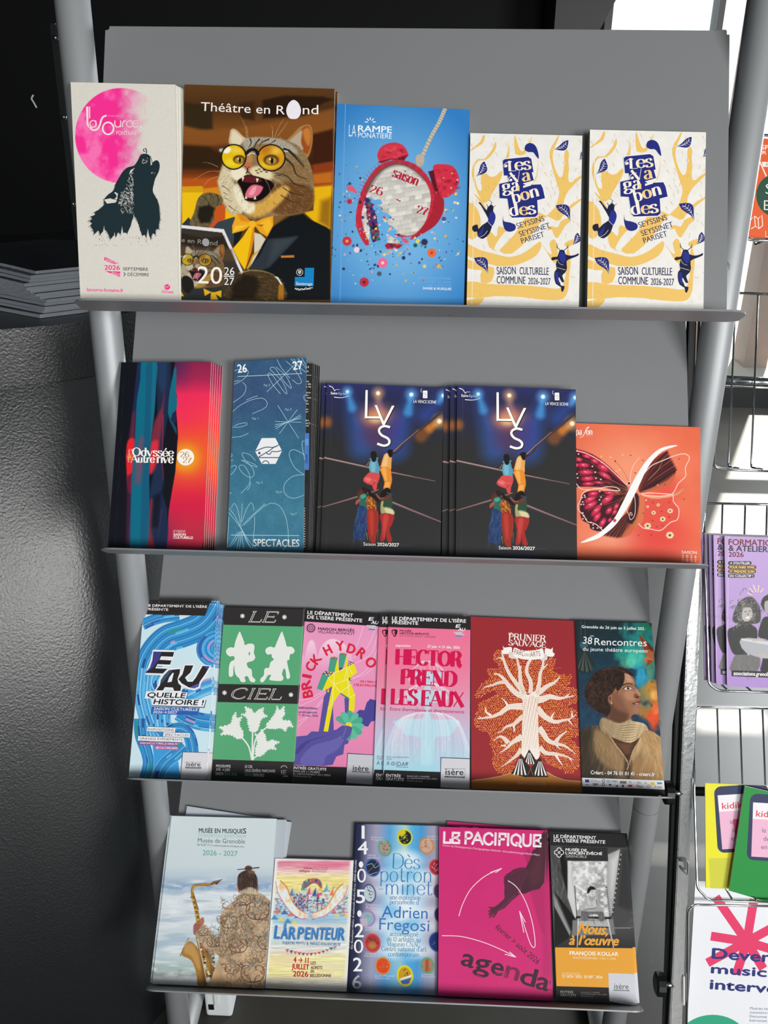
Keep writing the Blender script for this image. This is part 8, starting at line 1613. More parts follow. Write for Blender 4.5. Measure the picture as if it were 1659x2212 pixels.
 for ch, x0, x1, y, cap in (('1', 106, 124, 138, 92), ('4', 78, 148, 252, 92), ('0', 72, 136, 456, 100), ('5', 66, 128, 604, 96), ('2', 56, 118, 850, 96), ('0', 48, 116, 966, 98), ('2', 44, 106, 1096, 96), ('6', 38, 102, 1222, 96)):
  S.text(ch, (x0, y), (x1, y), cap, W if ch != '6' else '#b4b6c0', -.004 if ch == '0' else .02)
 S.ell(100, 326, 16, 23, W); S.ell(88, 680, 16, 23, W)
 S.text('Site Bouchayer-Viallet, 8 esplanade Andry-Farcy, 38000 Grenoble', (38, 938), (68, 292), 11, '#e8eaec', .012)
 S.pen('Dès', (318, 352), (528, 360), 106, '#3480bc', .085, .03, .05); S.pen('potron', (230, 448), (618, 456), 112, '#4688b8', .08, .03, .05); S.pen('-minet', (222, 540), (616, 548), 110, '#4a7ebc', .08, .03, .05)
 S.pen('une exposition', (304, 578), (530, 582), 34, B, .11, .05, .05); S.pen("personnelle d'", (306, 612), (524, 616), 34, B, .11, .05, .05)
 S.text('Adrien', (248, 708), (580, 718), 84, '#3e72ba', .012); S.text('Fregosi', (230, 796), (592, 810), 84, '#4a78b8', .012)
 for s, x0, x1, y in (('accompagné', 306, 514, 842), ('de 12 artistes au', 284, 532, 880), ('Magasin CNAC', 288, 526, 916), ("Centre national d'art", 246, 572, 950), ('contemporain', 294, 520, 988)): S.pen(s, (x0, y), (x1, y + 5), 34, '#4a86ac', .12, .05, .05)
 for s, x, y in (('Damien', 172, 134), ('Fragnon', 174, 152), ('Noé', 150, 264), ('Nadaud', 148, 282), ('Delphine', 134, 622), ('Reist', 136, 640), ('Roméo', 130, 784), ('Julien', 128, 800), ('Anita', 128, 974), ('Molinero', 126, 992), ('Jean-Michel', 198, 1134), ('Alberola', 198, 1152), ('Sophie', 578, 128), ('Guerrive', 574, 146), ('Lauren', 540, 1124), ('Poulain', 538, 1140)): S.text(s, (x, y), (x + 11 * len(s) + 22, y + 2), 12, '#d4d6e2')
def art_pacific(S):
 S.use(Z11); P, D = '#d02874', '#46202e'; p = S.paint(.9); p.fill(P); p.C += ((fbm(p.X / 200, p.Y / 240, 4) - .5) * .03)[..., None]
 p.mix(np.clip((p.X - 1540) / 30, 0, 1) * np.clip((1400 - p.Y) / 100, 0, 1) * .25, '#8a2050')
 p.poly([(1455, 650), (1560, 600), (1580, 1010), (1545, 980)], '#b42464', 6, .85); p.poly([(1410, 380), (1450, 330), (1540, 560), (1490, 600)], '#a8245c', 5, .8)
 leg = [(1560, 215), (1530, 260), (1510, 330), (1480, 350), (1465, 400), (1420, 490), (1430, 500), (1440, 560), (1390, 620), (1350, 700), (1300, 730), (1270, 770), (1240, 800), (1215, 820), (1180, 870), (1150, 876), (1135, 866), (1165, 835), (1140, 850), (1135, 845), (1160, 815), (1135, 822), (1165, 800), (1140, 790), (1180, 790), (1215, 765), (1255, 730), (1265, 690), (1255, 560), (1310, 515), (1340, 490), (1420, 482), (1440, 520), (1500, 620), (1480, 655), (1380, 690), (1480, 660), (1570, 600), (1575, 215)]
 p.poly([(1560, 215), (1520, 250), (1505, 335), (1480, 350), (1462, 420), (1425, 490), (1440, 530), (1420, 560), (1380, 690), (1480, 660), (1570, 600), (1580, 215)], D, 4, 1, 2)
 p.poly([(1420, 482), (1340, 495), (1310, 515), (1258, 556), (1262, 640), (1260, 700), (1300, 730), (1360, 690), (1400, 620), (1440, 540)], '#54233a', 4, 1, 2)
 for k in range(9): p.line([(1420 - 6 * k, 486 + 3 * k), (1330 - 6 * k, 520 + 8 * k), (1268 + 4 * k, 620 + 9 * k)], 6, '#9a2c5e' if k % 2 else '#36182a', 3, 3, .8, 4)
 p.poly([(1345, 660), (1380, 690), (1320, 740), (1262, 800), (1216, 822), (1182, 868), (1172, 876), (1165, 870), (1190, 830), (1160, 862), (1148, 878), (1140, 870), (1165, 832), (1142, 856), (1133, 850), (1158, 818), (1136, 832), (1132, 824), (1160, 802), (1140, 800), (1138, 788), (1180, 792), (1215, 768), (1258, 728), (1266, 690)], '#54243a', 2.5, 1, 1)
 p.line([(1340, 700), (1270, 770), (1200, 830)], 7, '#a02c60', 4, 5, .7, 4); p.poly([(1440, 520), (1500, 420), (1560, 300), (1560, 580), (1480, 640)], '#5e2a3c', 40, .7)
 p.done(); W = '#f6dce6'; T = '#3e2230'
 S.dots('LE', (778, 288), (912, 292), 78, '#f6f0f2', 9.5, '#d8a0b8'); S.dots('PACIFIQUE', (945, 295), (1545, 318), 86, '#f6f0f2', 9.5, '#d8a0b8')
 S.text('Centre de Développement Chorégraphique National—Grenoble•Auvergne•Rhône•Alpes', (778, 316), (1534, 392), 15, '#f2c8da', .008)
 for q in ([(906, 862), (935, 770), (1000, 650), (1110, 550), (1240, 490)], [(1288, 585), (1360, 640), (1430, 760), (1480, 920), (1500, 1070), (1488, 1106), (1460, 1070), (1420, 950), (1378, 822)], [(774, 1014), (920, 1020), (1080, 1060), (1230, 1120), (1350, 1182)]): S.line(q, 6, W, sm=6)
 for q in ([(1240, 490), (1150, 522)], [(1240, 490), (1190, 524)], [(1378, 822), (1424, 910)], [(1378, 822), (1412, 990)], [(1350, 1182), (1264, 1158)], [(1350, 1182), (1300, 1140)]): S.line(q, 6, W)
 S.text('février > août 2026', (1186, 955), (1515, 1240), 44, T, .008)
 for ch, a, b_, c in (('a', (918, 1238), (1012, 1268), T), ('g', (1020, 1276), (1140, 1300), T), ('e', (1150, 1308), (1240, 1330), T), ('n', (1258, 1336), (1360, 1366), '#7a2048'), ('d', (1376, 1385), (1490, 1415), T), ('a', (1502, 1422), (1596, 1446), T)): S.text(ch, a, b_, 138, c, .03)
 for pts, c in (([(1150, 1235), (1250, 1265), (1240, 1340), (1150, 1310)], None),): pass
 S.line([(1040, 1318), (1095, 1340)], 12, '#8a2450'); S.line([(1170, 1312), (1250, 1310)], 10, '#8a2450'); S.line([(1270, 1290), (1270, 1340)], 16, '#a4245a')
def art_oeuvre(S):
 S.use(ZOE); p = S.paint(1.15); n = fbm(p.X / 22, p.Y / 20, 4, 4); p.vgrad([(120, '#3c3c3c'), (250, '#5a5a5a'), (600, '#5c5c5c'), (860, '#2e2e2e')])
 p.poly([(35, 140), (140, 140), (165, 250), (215, 660), (190, 780), (60, 600), (40, 400)], '#4a4a4a', 5); p.strokes([(40, 200), (140, 200), (170, 460), (60, 460)], 50, 160, 7, [hx('#7a7a7a'), hx('#2a2a2a'), hx('#585858')], 88, 5, 4, .5)
 p.poly([(90, 170), (130, 170), (160, 330), (150, 480), (110, 320)], '#141414', 5); p.poly([(150, 230), (175, 230), (180, 350), (215, 640), (200, 650), (150, 500)], '#cfcfcf', 5)
 p.poly([(50, 470), (90, 560), (170, 740), (165, 790), (60, 600)], '#909090', 4); p.poly([(55, 560), (170, 780), (60, 850)], '#1e1e1e', 5); p.poly([(60, 460), (200, 640), (215, 680), (180, 740)], '#161616', 4)
 p.poly([(170, 245), (440, 245), (445, 660), (215, 655)], '#d2d2d2', 4); w, t = p.mask([(175, 248), (440, 248), (440, 600), (215, 640)], 4)
 nn = n[w]; p._blend(w, t * np.clip((nn - .42) * 4, 0, .8), '#8c8c8c'); p._blend(w, t * np.clip((.40 - nn) * 5, 0, .9), '#f4f4f4'); p.poly([(180, 260), (360, 260), (300, 400), (200, 500)], '#f0f0f0', 60, .5)
 p.poly([(430, 200), (540, 150), (500, 380), (462, 610), (440, 660), (425, 420)], '#a8a8a8', 8); p.poly([(450, 240), (520, 170), (460, 500), (450, 430)], '#dcdcdc', 24, .7); p.poly([(520, 150), (570, 160), (605, 640), (490, 760), (465, 610)], '#474747', 6); p.poly([(540, 160), (565, 170), (600, 600), (500, 560)], '#2c2c2c', 20, .7)
 for k in range(26): t = k / 25; p.ell(525 - 60 * t, 200 + 420 * t, 4, 5, '#2c2c2c' if k % 2 else '#d0d0d0', 0, .3); p.ell(200 + 16 * t, 420 + 230 * t, 3.5, 4.5, '#3a3a3a', 0, .3)
 for k in range(16): t = k / 15; p.ell(425 + 30 * t, 430 + 250 * t, 4, 5, '#333333', 0, .3); p.ell(470 + 120 * t, 715, 3.5, 3.5, '#9a9a9a', 0, .3)
 p.poly([(185, 660), (470, 650), (485, 760), (180, 770)], '#7a7a7a', 5); p.poly([(220, 665), (440, 660), (450, 705), (230, 708)], '#b4b4b4', 6); p.line([(216, 640), (450, 645)], 16, '#1c1c1c', 16, 3); p.line([(235, 706), (440, 712)], 8, '#222222', 8, 3); p.line([(225, 660), (218, 850)], 8, '#d4d4d4', 5, 3); p.line([(432, 655), (475, 860)], 10, '#cccccc', 6, 3)
 # seated man, arms crossed, cap
 p.poly([(245, 600), (290, 580), (370, 590), (405, 610), (408, 662), (372, 664), (365, 625), (330, 618), (300, 625), (290, 664), (246, 660)], '#6a6a6a', 4, 1, 2); p.strokes([(245, 600), (400, 600), (405, 660), (250, 660)], 40, 40, 5, [hx('#8c8c8c'), hx('#4c4c4c')], 85, 4, 3, .6)
 p.poly([(285, 500), (345, 495), (375, 560), (368, 590), (280, 590), (262, 570), (270, 525)], '#c4c4c4', 3, 1, 2); p.poly([(240, 580), (268, 520), (285, 505), (290, 540), (270, 570), (330, 575), (385, 580), (395, 592), (340, 600), (260, 595)], '#b2b2b2', 3, 1, 2); p.poly([(345, 500), (372, 540), (395, 590), (370, 600), (300, 585), (290, 575), (350, 570), (350, 540)], '#a4a4a4', 3, .95, 2); p.line([(262, 590), (330, 578), (352, 570)], 4, '#3c3c3c', 3, 3, .8, 3); p.line([(318, 510), (322, 560)], 5, '#7a7a7a', 3, 5, .6); p.line([(280, 545), (300, 560), (330, 558)], 4, '#8a8a8a', 3, 4, .7, 3); p.line([(352, 520), (358, 555)], 5, '#3a3a3a', 3, 4, .6)
 p.poly([(305, 470), (342, 465), (340, 510), (320, 530), (300, 508)], '#a0a0a0', 3, 1, 2); p.poly([(297, 455), (340, 440), (345, 470), (338, 490), (318, 496), (302, 484)], '#d0d0d0', 3, 1, 2); p.line([(318, 462), (332, 460)], 4, '#2c2c2c', 3, 2, .8); p.line([(322, 482), (334, 480)], 3, '#5a4a4a', 3, 2, .8); p.poly([(288, 470), (292, 438), (318, 420), (342, 432), (344, 446), (316, 448), (300, 470)], '#1c1c1c', 3, 1, 2)
 p.done(); K, W, O = '#262425', '#eeecec', '#e8a43c'
 S.poly([(10, 30), (600, 55), (600, 152), (25, 132)], K); S.poly([(110, 140), (430, 150), (436, 245), (130, 242)], '#2c2c2c')
 S.poly([(62, 852), (620, 858), (640, 1030), (640, 1140), (72, 1124)], O); S.poly([(70, 1124), (640, 1140), (640, 1270), (75, 1260)], '#2a2827')
 S.text('LE DÉPARTEMENT', (52, 80), (350, 92), 22, W, .032); S.text('DE L’ISÈRE PRÉSENTE', (52, 108), (414, 122), 22, W, .032)
 for a in range(4): S.ring(90 + 17 * math.cos(a * 1.571), 184 + 18 * math.sin(a * 1.571), 15, 15, 5, W)
 S.poly(ellipse(90, 184, 18, 18), '#2c2c2c'); S.ring(90, 184, 7, 7, 5, W)
 S.text('MUSÉE DE', (136, 172), (284, 178), 18, W, .05); S.text('L’ANCIEN ÉVÊCHÉ', (136, 196), (392, 202), 18, W, .05); S.text('GRENOBLE', (138, 218), (284, 222), 17, '#c8c8c8', -.004)
 S.text('Nous,', (222, 752), (428, 764), 72, O, .055, .25); S.text('à l’œuvre', (160, 832), (502, 838), 66, O, .055, .25)
 S.text('FRANÇOIS KOLLAR', (165, 904), (506, 912), 26, '#f8f0e0', .04); S.text('PHOTOGRAPHIES / 1931 > 1934', (188, 932), (488, 940), 16, '#f6e2bc', .012)
 S.text('EXPOSITION', (112, 1044), (236, 1046), 16, '#f4d8a4', .005); S.text('21 NOV. 2025  20 SEPT 2026', (112, 1064), (394, 1070), 18, '#f8ecd4', .028)
 S.text('ENTRÉE', (100, 1172), (190, 1176), 17, '#c4c0bc', .012); S.text('GRATUITE', (100, 1194), (210, 1198), 17, '#c4c0bc', .012)
 for i, s in enumerate(('DANS LES 11 MUSÉES', 'DU DÉPARTEMENT DE L’ISÈRE', 'musees.isere.fr')): S.text(s, (244, 1172 + 13 * i), (244 + (132, 184, 92)[i], 1174 + 14 * i), 8, '#a4a09c')
 S.poly([(436, 1032), (650, 1040), (650, 1270), (444, 1230)], '#d0d2da'); S.text('isère', (478, 1142), (578, 1146), 38, '#3c3e42', .012); S.poly([(472, 1148), (586, 1152), (586, 1160), (472, 1157)], '#5a5c60'); S.text('LE DÉPARTEMENT', (476, 1156), (582, 1159), 6, '#c8cad0')
def art_grey(S): base(S, '#b4bcc6')
b = brochure('programme', 3, .0120, .0022, [(371, 1762.5), (597.5, 1768.7), (570.6, 2134.4), (328.4, 2128)], ZM, art_sax,
             'pale programme with a saxophone player seen from behind, front of its pile', 'programme', 'saxophone programmes', material=PRINT_GLOSS)
behind(b, 3, -.0036, .0008, .0025, 0, 'pale programme showing a thin strip left of the front saxophone programme', 'saxophone programmes')
brochure('programme', 3, .0068, .0020, [(371, 1762.5), (619, 1771), (592, 2139), (335, 2129)], ZM, art_grey, 'pale grey programme sticking out right behind the saxophone one', 'programme')
brochure('programme', 3, .0045, .0020, [(404, 1741), (630, 1776), (575, 2135), (345, 2129)], ZM, art_grey, 'tilted grey programme, backmost behind the saxophone one, its top corner showing', 'programme', h0=None)
b = brochure('flyer', 3, .0085, .0007, [(594.7, 1854.6), (762.7, 1859.4), (747.7, 2139), (573, 2135)], ZAR, art_arp,
             'small crayon drawn flyer with two arms holding a valley', 'flyer', 'crayon flyers')
for k in range(3): behind(b, 3, 0.0003 * k, .0008, .0010 * (k + 1), 0, 'crayon flyer hidden behind the front one, ' + ('second', 'third', 'last')[k] + ' of its pile', 'crayon flyers')
b = brochure('leaflet', 3, .0068, .0015, [(769, 1780), (981, 1785), (985, 2148), (752.5, 2139.3)], ZPO, art_potron,
             'lilac and blue exhibition leaflet with ringed picture spots and big white date digits', 'leaflet', 'lilac and blue leaflets', material=PRINT_GLOSS)
for k in range(1): behind(b, 3, (-.0022, -.0034)[k], .0010, .0017 * (k + 1), 0, 'lilac and blue leaflet showing a dark edge, ' + 'the second of its pile', 'lilac and blue leaflets')
b = brochure('programme', 3, .0118, .0014, [(948.5, 1785.8), (1177.6, 1794), (1188.7, 2158), (946.6, 2150)], Z11, art_pacific,
             'magenta programme with a bare foot and white arrows, the front one', 'programme', 'magenta programmes')
behind(b, 3, .0036, 0, .0017, 0, 'magenta programme peeking out right of the front one', 'magenta programmes')
behind(b, 3, .0020, .0050, .0088, R(-2.6), 'tilted magenta programme, backmost, its top edge rising above the others', 'magenta programmes')
b = brochure('leaflet', 3, .0098, .0014, [(1187, 1795.6), (1348.9, 1801.7), (1375, 2164), (1202, 2158)], ZOE, art_oeuvre,
             'black, white and orange leaflet with a seated man in a cap, front of its pile', 'leaflet', 'seated man leaflets', material=PRINT_GLOSS)
for k in range(3): behind(b, 3, .0016 * (k + 1), .0012, .0016 * (k + 1), 0, 'seated man leaflet behind the front copy, ' + ('second', 'third', 'last')[k] + ' of its pile', 'seated man leaflets')

# ------------------------------------------------------------------ the chrome wire stand on the right
HINGE.append(np.array((0, -0.05, 0.0))); LEAN.append(R(18.0))
UPv.append(np.array([0, math.sin(R(18)), math.cos(R(18))])); NRv.append(np.array([0, -math.cos(R(18)), math.sin(R(18))]))
def sp(px, py, o=0.0):
 a = on_panel(4, px, py, o); return Vector(HINGE[4] + EXv * a[0] + UPv[4] * a[1] + NRv[4] * o)
M_chrome = mat('chrome', '#c9cbcd', 0.14, 1.0); M_worn = mat('worn_chrome', '#c4c6c6', 0.2, 0.9, speck=(90, 0.66, '#8b9298'), bump=(140, 0.12))
M_blk = mat('black_steel', '#121314', 0.4, 0.3)
stand = empty('wire_stand', (0.45, 0, 0))
def bar(name, p, q, hw, ht, m):
 p, q = Vector(p), Vector(q); d = (q - p).normalized(); x = Vector(EXv); x = (x - d * x.dot(d)).normalized(); n = d.cross(x)
 bm = bmesh.new(); vs = [[bm.verts.new(c + x * hw * a + n * ht * b) for a, b in ((-1, -1), (1, -1), (1, 1), (-1, 1))] for c in (p, q)]
 bm.faces.new(vs[0]); bm.faces.new(vs[1][::-1])
 for i in range(4): bm.faces.new((vs[0][i], vs[1][i], vs[1][(i + 1) % 4], vs[0][(i + 1) % 4]))
 bmesh.ops.bevel(bm, geom=bm.edges[:], offset=0.0012, segments=2, affect='EDGES')
 o = obj(name, bm, m); o.parent = stand; o.matrix_parent_inverse = Matrix.Translation((-0.45, 0, 0)); return o
def wire(name, path, r=0.0017, m=None, rad=0.006):
 o = tube(name, round_path(path, rad) if len(path) > 2 else path, r, m or M_chrome, stand, 10); o.matrix_parent_inverse = Matrix.Translation((-0.45, 0, 0)); return o
def along(pxa, pya, pxb, pyb, o, z):
 """carry the line through two picture points on to height z"""
 a, b = sp(pxa, pya, o), sp(pxb, pyb, o); return a + (b - a) * ((z - a.z) / (b.z - a.z))
for o, hw, m, pa, pb in ((0, .0085, M_worn, (1482, 1650), (1457, 2212)), (-.016, .0048, M_blk, (1459.5, 1650), (1439.5, 2212))):
 bar('post', along(*pa, *pb, o, 0.0), along(*pa, *pb, o, 1.46), hw, .0075, m)
for x in (.82,):
 a = along(1482, 1650, 1457, 2212, 0, 0.0); b = along(1482, 1650, 1457, 2212, 0, 1.46); bar('post', a + Vector((x - a.x, 0, 0)), b + Vector((x - a.x, 0, 0)), .0085, .0075, M_worn)
bar('crossbar', sp(1512, 824, -.02), sp(1770, 836, -.02), .004, .004, M_chrome); wire('crossbar', [sp(1500, 818, -.012), sp(1790, 832, -.012)], .0065)
wire('crossbar', [sp(1450, 1708, -.02), sp(1790, 1716, -.02)], .0065, M_blk)
for px, py in ((1448, 1712), (1430, 2126)):
 a = sp(px, py, .004); bm = bmesh.new(); add_tube(bm, [a + Vector((-.010, 0, 0)), a + Vector((-.008, 0, 0)), a + Vector((.002, 0, 0)), a + Vector((.004, 0, 0))], 0, 14, rads=[.012, .0165, .0165, .012])
 kn = obj('knob', bm, M_blk, stand); kn.matrix_parent_inverse = Matrix.Translation((-0.45, 0, 0))
 bo = tube('bolt', [a + Vector((.004, 0, 0)), a + Vector((.016, 0, 0))], .004, M_chrome, kn, 10)
for px, y0, y1 in ((1497, 1680, 1752), (1477, 2108, 2172)): bar('clip', sp(px, y0, .01), sp(px, y1, .01), .0014, .002, mat('white_clip', '#e4e4e2', .5))
wire('hook', [sp(1466, 1858, .010), sp(1487, 1860, .014), sp(1486, 1890, .014), sp(1470, 1874, .010)], .0016, mat('grey_hook', '#8d9092', .4, .5), .004)
F = .042
def basket(rail, side, front, uprights):
 wire('basket_rim', [sp(x, y, 0) for x, y in rail]); wire('basket_front', [sp(*side[0], 0)] + [sp(x, y, F * min(1, .35 + i)) for i, (x, y) in enumerate(side[1:])] + [sp(x, y, F) for x, y in front])
 for (x0, y0), (x1, y1) in uprights: q = sp(x1 + 4, y1, F); wire('basket_wire', [sp(x0, y0, 0), q - Vector(NRv[4]) * (F - .002), q], .0013, rad=.005)
basket([(1590, 633), (1830, 640)], [(1556, 660), (1546, 880), (1541, 1008)], [(1562, 1014), (1760, 1021)], [((1590, 633), (1592, 1012)), ((1638, 633), (1643, 1014)), ((1690, 635), (1697, 1016))])
basket([(1524, 1087), (1820, 1093)], [(1521, 1090), (1522, 1200), (1531, 1478)], [(1552, 1492), (1820, 1500)], [((1561, 1087), (1567, 1490)), ((1610, 1088), (1618, 1492)), ((1657, 1090), (1667, 1494)), ((1710, 1090), (1718, 1494))])
basket([(1499, 1600), (1503, 1527), (1820, 1533)], [(1499, 1600), (1500, 1720), (1506, 1918)], [(1530, 1944), (1820, 1954)], [((1549, 1528), (1578, 1943)), ((1598, 1529), (1630, 1945)), ((1647, 1530), (1682, 1948))])
basket([(1600, 290), (1830, 300)], [(1600, 290), (1601, 400), (1603, 505)], [(1616, 518), (1830, 526)], [((1640, 300), (1652, 517)), ((1690, 300), (1700, 518))])
wire('basket_front', [sp(1481, 2330, .01), sp(1487, 1966, .01), sp(1500, 1954, .01), sp(1800, 1960, .01)])
tag(stand, 'chrome wire brochure stand right of the grey rack', 'stand')
def art_orange(S):
 S.use(Z3); base(S, '#dc5a24'); W = '#f2e4d8'
 S.text('SPECTACLES', (1622, 158), (1860, 162), 24, W, .03); S.text('R PUBLIC', (1628, 184), (1800, 188), 18, W, .03); S.poly([(1625, 225), (1800, 232), (1800, 260), (1630, 252)], W); S.text('À', (1645, 247), (1658, 248), 16, '#6a3a28'); S.line([(1612, 220), (1650, 305)], 7, W)
 S.ell(1702, 408, 108, 116, '#0f4836'); S.text('SE', (1645, 400), (1740, 402), 56, W, -.01); S.text('ET', (1636, 488), (1720, 490), 54, W, -.01)
 S.line([(1565, 540), (1585, 520), (1590, 575), (1567, 590)], 5, W); S.line([(1585, 520), (1605, 535), (1608, 590), (1590, 575)], 5, W); S.line([(1605, 535), (1625, 515), (1630, 572), (1608, 590)], 5, W); S.text('LE GRAND', (1645, 635), (1800, 636), 34, W, -.008)
ZF = (1430, 1100, 3.35)
def art_formation(S):
 S.use(ZF); p = S.paint(.9); p.vgrad([(180, '#b79bd0'), (700, '#b294cc'), (1300, '#a988c6')])
 p.line([(482, 190), (472, 1262)], 3, '#d8c8e6', soft=3)
 def grey(L, c, s=3): p.poly(L, c, s, 1, 3)
 grey([(520, 850), (580, 820), (660, 840), (690, 880), (690, 960), (720, 940), (750, 960), (680, 1000), (700, 1050), (540, 1060), (490, 990), (475, 880)], '#242424'); grey([(545, 1050), (690, 1045), (690, 1170), (500, 1172), (510, 1100)], '#6c6a6a'); p.line([(550, 1048), (690, 1044)], 10, '#222222', 10, 2); p.ell(625, 1050, 9, 8, '#b0b0b0', 0, .2)
 p.strokes([(520, 1060), (690, 1055), (690, 1165), (505, 1168)], 40, 60, 5, [hx('#808080'), hx('#565454')], 86, 3, 3, .5)
 hair = [(600, 640), (660, 640), (710, 720), (710, 810), (660, 830), (560, 830), (510, 800), (540, 700)]
 grey(hair, '#3a3838', 4)
 for _ in range(150):
  x, y = rnd.gauss(600, 48), rnd.gauss(735, 52); p.line(ellipse(x, y, 14, 10, rnd.uniform(0, 180), 8, 0, 240), 5, rnd.choice(['#8a8684', '#55524f', '#1c1b1b', '#b0aca8']), 2, 3, .7)
 grey([(588, 720), (640, 712), (655, 760), (640, 800), (610, 812), (580, 790)], '#b4aeaa'); p.line([(598, 742), (612, 740)], 6, '#2c2c2c', 4, 2); p.line([(630, 738), (642, 737)], 6, '#2c2c2c', 4, 2); p.poly([(606, 782), (636, 774), (626, 790), (612, 792)], '#f4f4f4', 2); p.ell(622, 760, 7, 10, '#8c8682', 0, .5)
 grey([(715, 690), (760, 620), (900, 640), (900, 1200), (720, 1190), (730, 1080), (690, 1060), (720, 1040), (760, 1050), (770, 950), (695, 920), (730, 790), (770, 770)], '#1e1e1e'); grey([(740, 690), (770, 660), (900, 700), (900, 780), (765, 760)], '#a49e9a')
 grey([(572, 935), (780, 960), (800, 1080), (610, 1040)], '#a8aab0', ); p.poly([(572, 935), (780, 960), (782, 985), (580, 950)], '#c8cacc', 2); p.poly([(690, 1050), (740, 1040), (770, 1070), (720, 1080)], '#b4aeaa', 3); p.poly([(640, 938), (730, 935), (740, 950), (660, 955)], '#b4aeaa', 3)
 p.done(); M, K, W = '#741028', '#17141c', '#f4eef4'
 S.text('FORMATIONS', (482, 258), (872, 268), 42, M, .045); S.text('& ATELIERS', (482, 300), (790, 312), 40, K, .045); S.text('2026', (482, 343), (590, 346), 34, M, .045)
 for s, y, x1, c, t in (("→ S’OUTILLER", 390, 648, K, W), ('POUR FAIRE VIVRE', 420, 682, '#4c1420', '#f0d060'), ('ET PRENDRE SOIN', 450, 680, '#4c1420', '#f0d060'), ('DU COLLECTIF !', 482, 670, K, W)): S.poly(rrect(478, y - 14, x1, y + 14, 13), c); S.text(s, (490, y + 8), (x1 - 12, y + 9), 17, t, .03)
 for q in ([(618, 605), (655, 618)], [(632, 570), (662, 605)], [(660, 545), (680, 600)], [(700, 550), (694, 600)], [(735, 572), (712, 602)]): S.line(q, 6, '#efdca0')
 S.poly([(502, 1166), (830, 1176), (832, 1222), (504, 1208)], K); S.text('associations.grenoble.fr', (518, 1200), (825, 1210), 28, W, .03)
ZK = (1430, 1650, 3.93)
def art_kids(bg, dx, dy, rot):
 def art(S):
  S.use(ZK); base(S, bg); c, s = math.cos(rot), math.sin(rot)
  def m(L): return [(430 + dx + (x - 430) * c - (y - 200) * s, 200 + dy + (x - 430) * s + (y - 200) * c) for x, y in L]
  S.poly(m(rrect(440, 195, 900, 760, 60)), '#2c3658'); S.poly(m([(468, 270), (872, 270), (872, 410), (472, 410)]), '#e8e4ea'); S.poly(m([(472, 410), (872, 410), (872, 730), (480, 730)]), '#e4b0ca')
  a, b = m([(500, 388), (760, 388)]); S.text('kidiklik', a, b, 52, '#d83a48', .02)
  for t, x0, x1, y in (('le magazine', 560, 800, 520), ('des sorties', 575, 800, 590), ('en famille', 560, 770, 660)): a, b = m([(x0, y), (x1, y)]); S.text(t, a, b, 38, '#3a4468', -.006)
  S.poly(m([(360, 800), (1000, 820), (1000, 1100), (360, 1100)]), '#1f8a3c' if bg[1] == '1' else '#c8c840'); S.poly(m([(585, 480), (680, 482), (660, 640), (600, 640)]), '#c84860') if bg[1] != '1' else None
 return art
def art_devenir(S):
 S.use(ZK); base(S, '#dfe1e6'); P, N = '#d93a66', '#2b3272'; c = np.array((720, 1510))
 for x, y in ((455, 1130), (780, 1150), (940, 1390), (415, 1462), (980, 1590), (385, 1690), (630, 1790), (860, 1740)): S.line([c, (x, y)], 76, P, lift=False)
 S.z += S.STEP
 S.text('Devenez', (425, 1650), (1115, 1697), 84, N, .07); S.text('musicien', (418, 1775), (1130, 1825), 74, N, .07); S.text('intervenant', (408, 1910), (1340, 1976), 80, N, .07)
 for i, s in enumerate(('Musicien intervenant,', 'transmettre la musique', 'Découvrez le métier', 'Intervenant artistique')): S.text(s, (748 - 2 * i, 2085 + 34 * i), (1020, 2094 + 34 * i), 21, N, .012)
 S.ell(430, 2420, 330, 290, '#2f9c78', n=48)
E4 = 4
brochure('leaflet', E4, .022, .003, [(1598, 296), (1770, 306), (1764, 519), (1590, 512)], Z3, art_orange, 'orange leaflet with a dark green circle in the topmost wire basket', 'leaflet', h0=None)
b = brochure('booklet', E4, .036, .0022, [(1565, 1158), (1790, 1166), (1797, 1492), (1571, 1482)], ZF, art_formation, 'lilac booklet with two people at a laptop, front of its pile in the wire basket', 'booklet', 'lilac booklets', h0=None)
for k, dx in enumerate((-.0125, -.0165, -.020, -.023)): behind(b, E4, dx, 0, .0058 * (k + 1), 0, 'lilac booklet showing its left edge behind the front one, ' + ('second', 'third', 'fourth', 'last')[k] + ' of its pile', 'lilac booklets')
brochure('leaflet', E4, .026, .002, [(1523, 1692), (1705, 1699), (1705, 1926), (1525, 1918)], ZK, art_kids('#e4dc2c', 0, 0, -.06), 'yellow leaflet with a phone drawing behind the green one in the wire basket', 'leaflet', h0=None)
brochure('leaflet', E4, .034, .002, [(1609, 1698), (1792, 1741), (1760, 1978), (1575, 1924)], ZK, art_kids('#1f8a3c', 310, 55, .06), 'tilted green leaflet with a phone drawing in front of the yellow one', 'leaflet', h0=None)
brochure('brochure', E4, -.005, .003, [(1502, 1905), (1790, 1915), (1782, 2330), (1478, 2320)], ZK, art_devenir, 'white brochure with a pink star and navy letters in the lowest wire basket', 'brochure', h0=None)

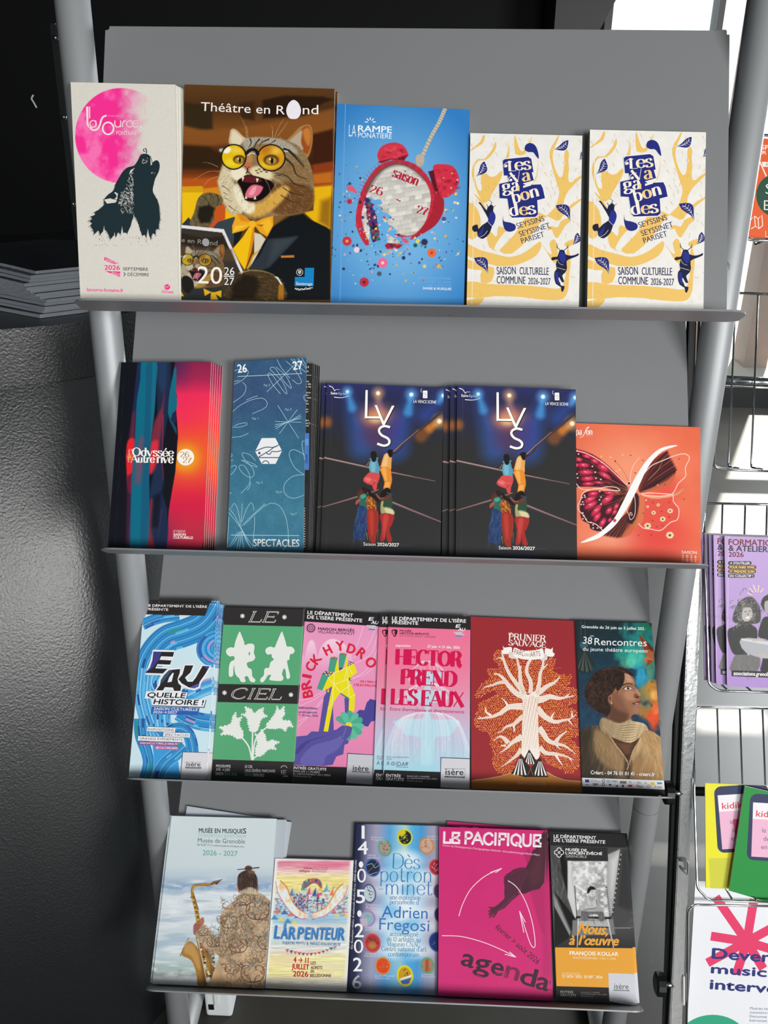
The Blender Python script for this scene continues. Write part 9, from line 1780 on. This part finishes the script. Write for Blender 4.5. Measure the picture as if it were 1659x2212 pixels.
# ------------------------------------------------------------------ small things round about
c0 = on_z(88, 688, Z_TOP); u = (on_z(-70, 658, Z_TOP) - c0).normalized(); v = (on_z(215, 672, Z_TOP) - c0).normalized()
M_cov = [mat('magazine_cover_' + n, c, .35, var=(14, .7)) for n, c in (('dark', '#23252a'), ('brown', '#3a2c26'), ('grey', '#4a4e54'))]
M_news = paper_edge_material('newsprint_edges', '#b4bac0', '#5a6068', 9000)
z = Z_TOP + .0005
for k in range(13):
 t = rnd.uniform(.0036, .0046); a = rnd.uniform(-.004, .004) + .010 * math.sin(k * .55); bq = rnd.uniform(-.004, .004); bow = .0035 * (1 - k / 13)
 q = [c0 + u * (i / 6 * .28 + bq) + v * (a if j == 0 else .20 + a) for j in (0, 1) for i in range(7)]
 V = [(p.x, p.y, z + dz + (bow * .0) + .006 * math.sin((i % 7) / 6 * math.pi) * (k / 13)) for dz in (0, t) for i, p in enumerate(q)]
 Fc = []
 for i in range(6): Fc += [(i, i + 1, i + 8, i + 7), (14 + i, 21 + i, 22 + i, 15 + i), (i, 14 + i, 15 + i, i + 1), (7 + i, 8 + i, 22 + i, 21 + i)]
 Fc += [(0, 7, 21, 14), (6, 20, 27, 13)]
 o = obj('magazine', (V, Fc), M_news); o.data.materials.append(M_cov[k % 3])
 for f in o.data.polygons: f.material_index = 1 if f.normal.z > .8 else 0
 tag(o, 'grey edged magazine piled on the black counter, ' + ('topmost' if k == 12 else 'bottom' if k == 0 else '%s from the bottom' % ('second third fourth fifth sixth seventh eighth ninth tenth eleventh twelfth'.split()[k - 1])), 'magazine', 'magazines piled on the counter')
 z += t + .0004
w = on_z(458, 2196, 0); M_wh = mat('white_plastic', '#c3c8c9', .4)
o = box('cable_box', (w.x - .010, w.y, 0), (w.x + .034, w.y + .05, .075), M_wh, bevel=.006, seg=3); s1 = box('socket', (w.x - .004, w.y - .001, .018), (w.x + .005, w.y + .002, .03), M_blk, o); s2 = box('clip', (w.x + .008, w.y - .004, .03), (w.x + .013, w.y + .002, .062), M_wh, o)
tag(o, 'white plastic cable box on the dark floor behind the left leg', 'box')
st = bar('mounting_strip', on_y(115, 50, .135), on_y(170, 520, .125), .0035, .002, M_blk); st.parent = rack; st.matrix_parent_inverse = Matrix.Identity(4)
for px, py in ((122, 82), (140, 253), (160, 440)):
 a = on_y(px, py, .128); tube('screw', [a, a + Vector((0, -.004, 0))], .0028, M_chrome, st, 10)
o = tube('thread', [on_y(px, py, 3.39) for px, py in smooth([(72, 205), (68, 213), (73, 222), (79, 233)], False, 4)], .004, M_wh, None, 8)
tag(o, 'tiny white curled thread stuck on the black wall at the upper left', 'thread')
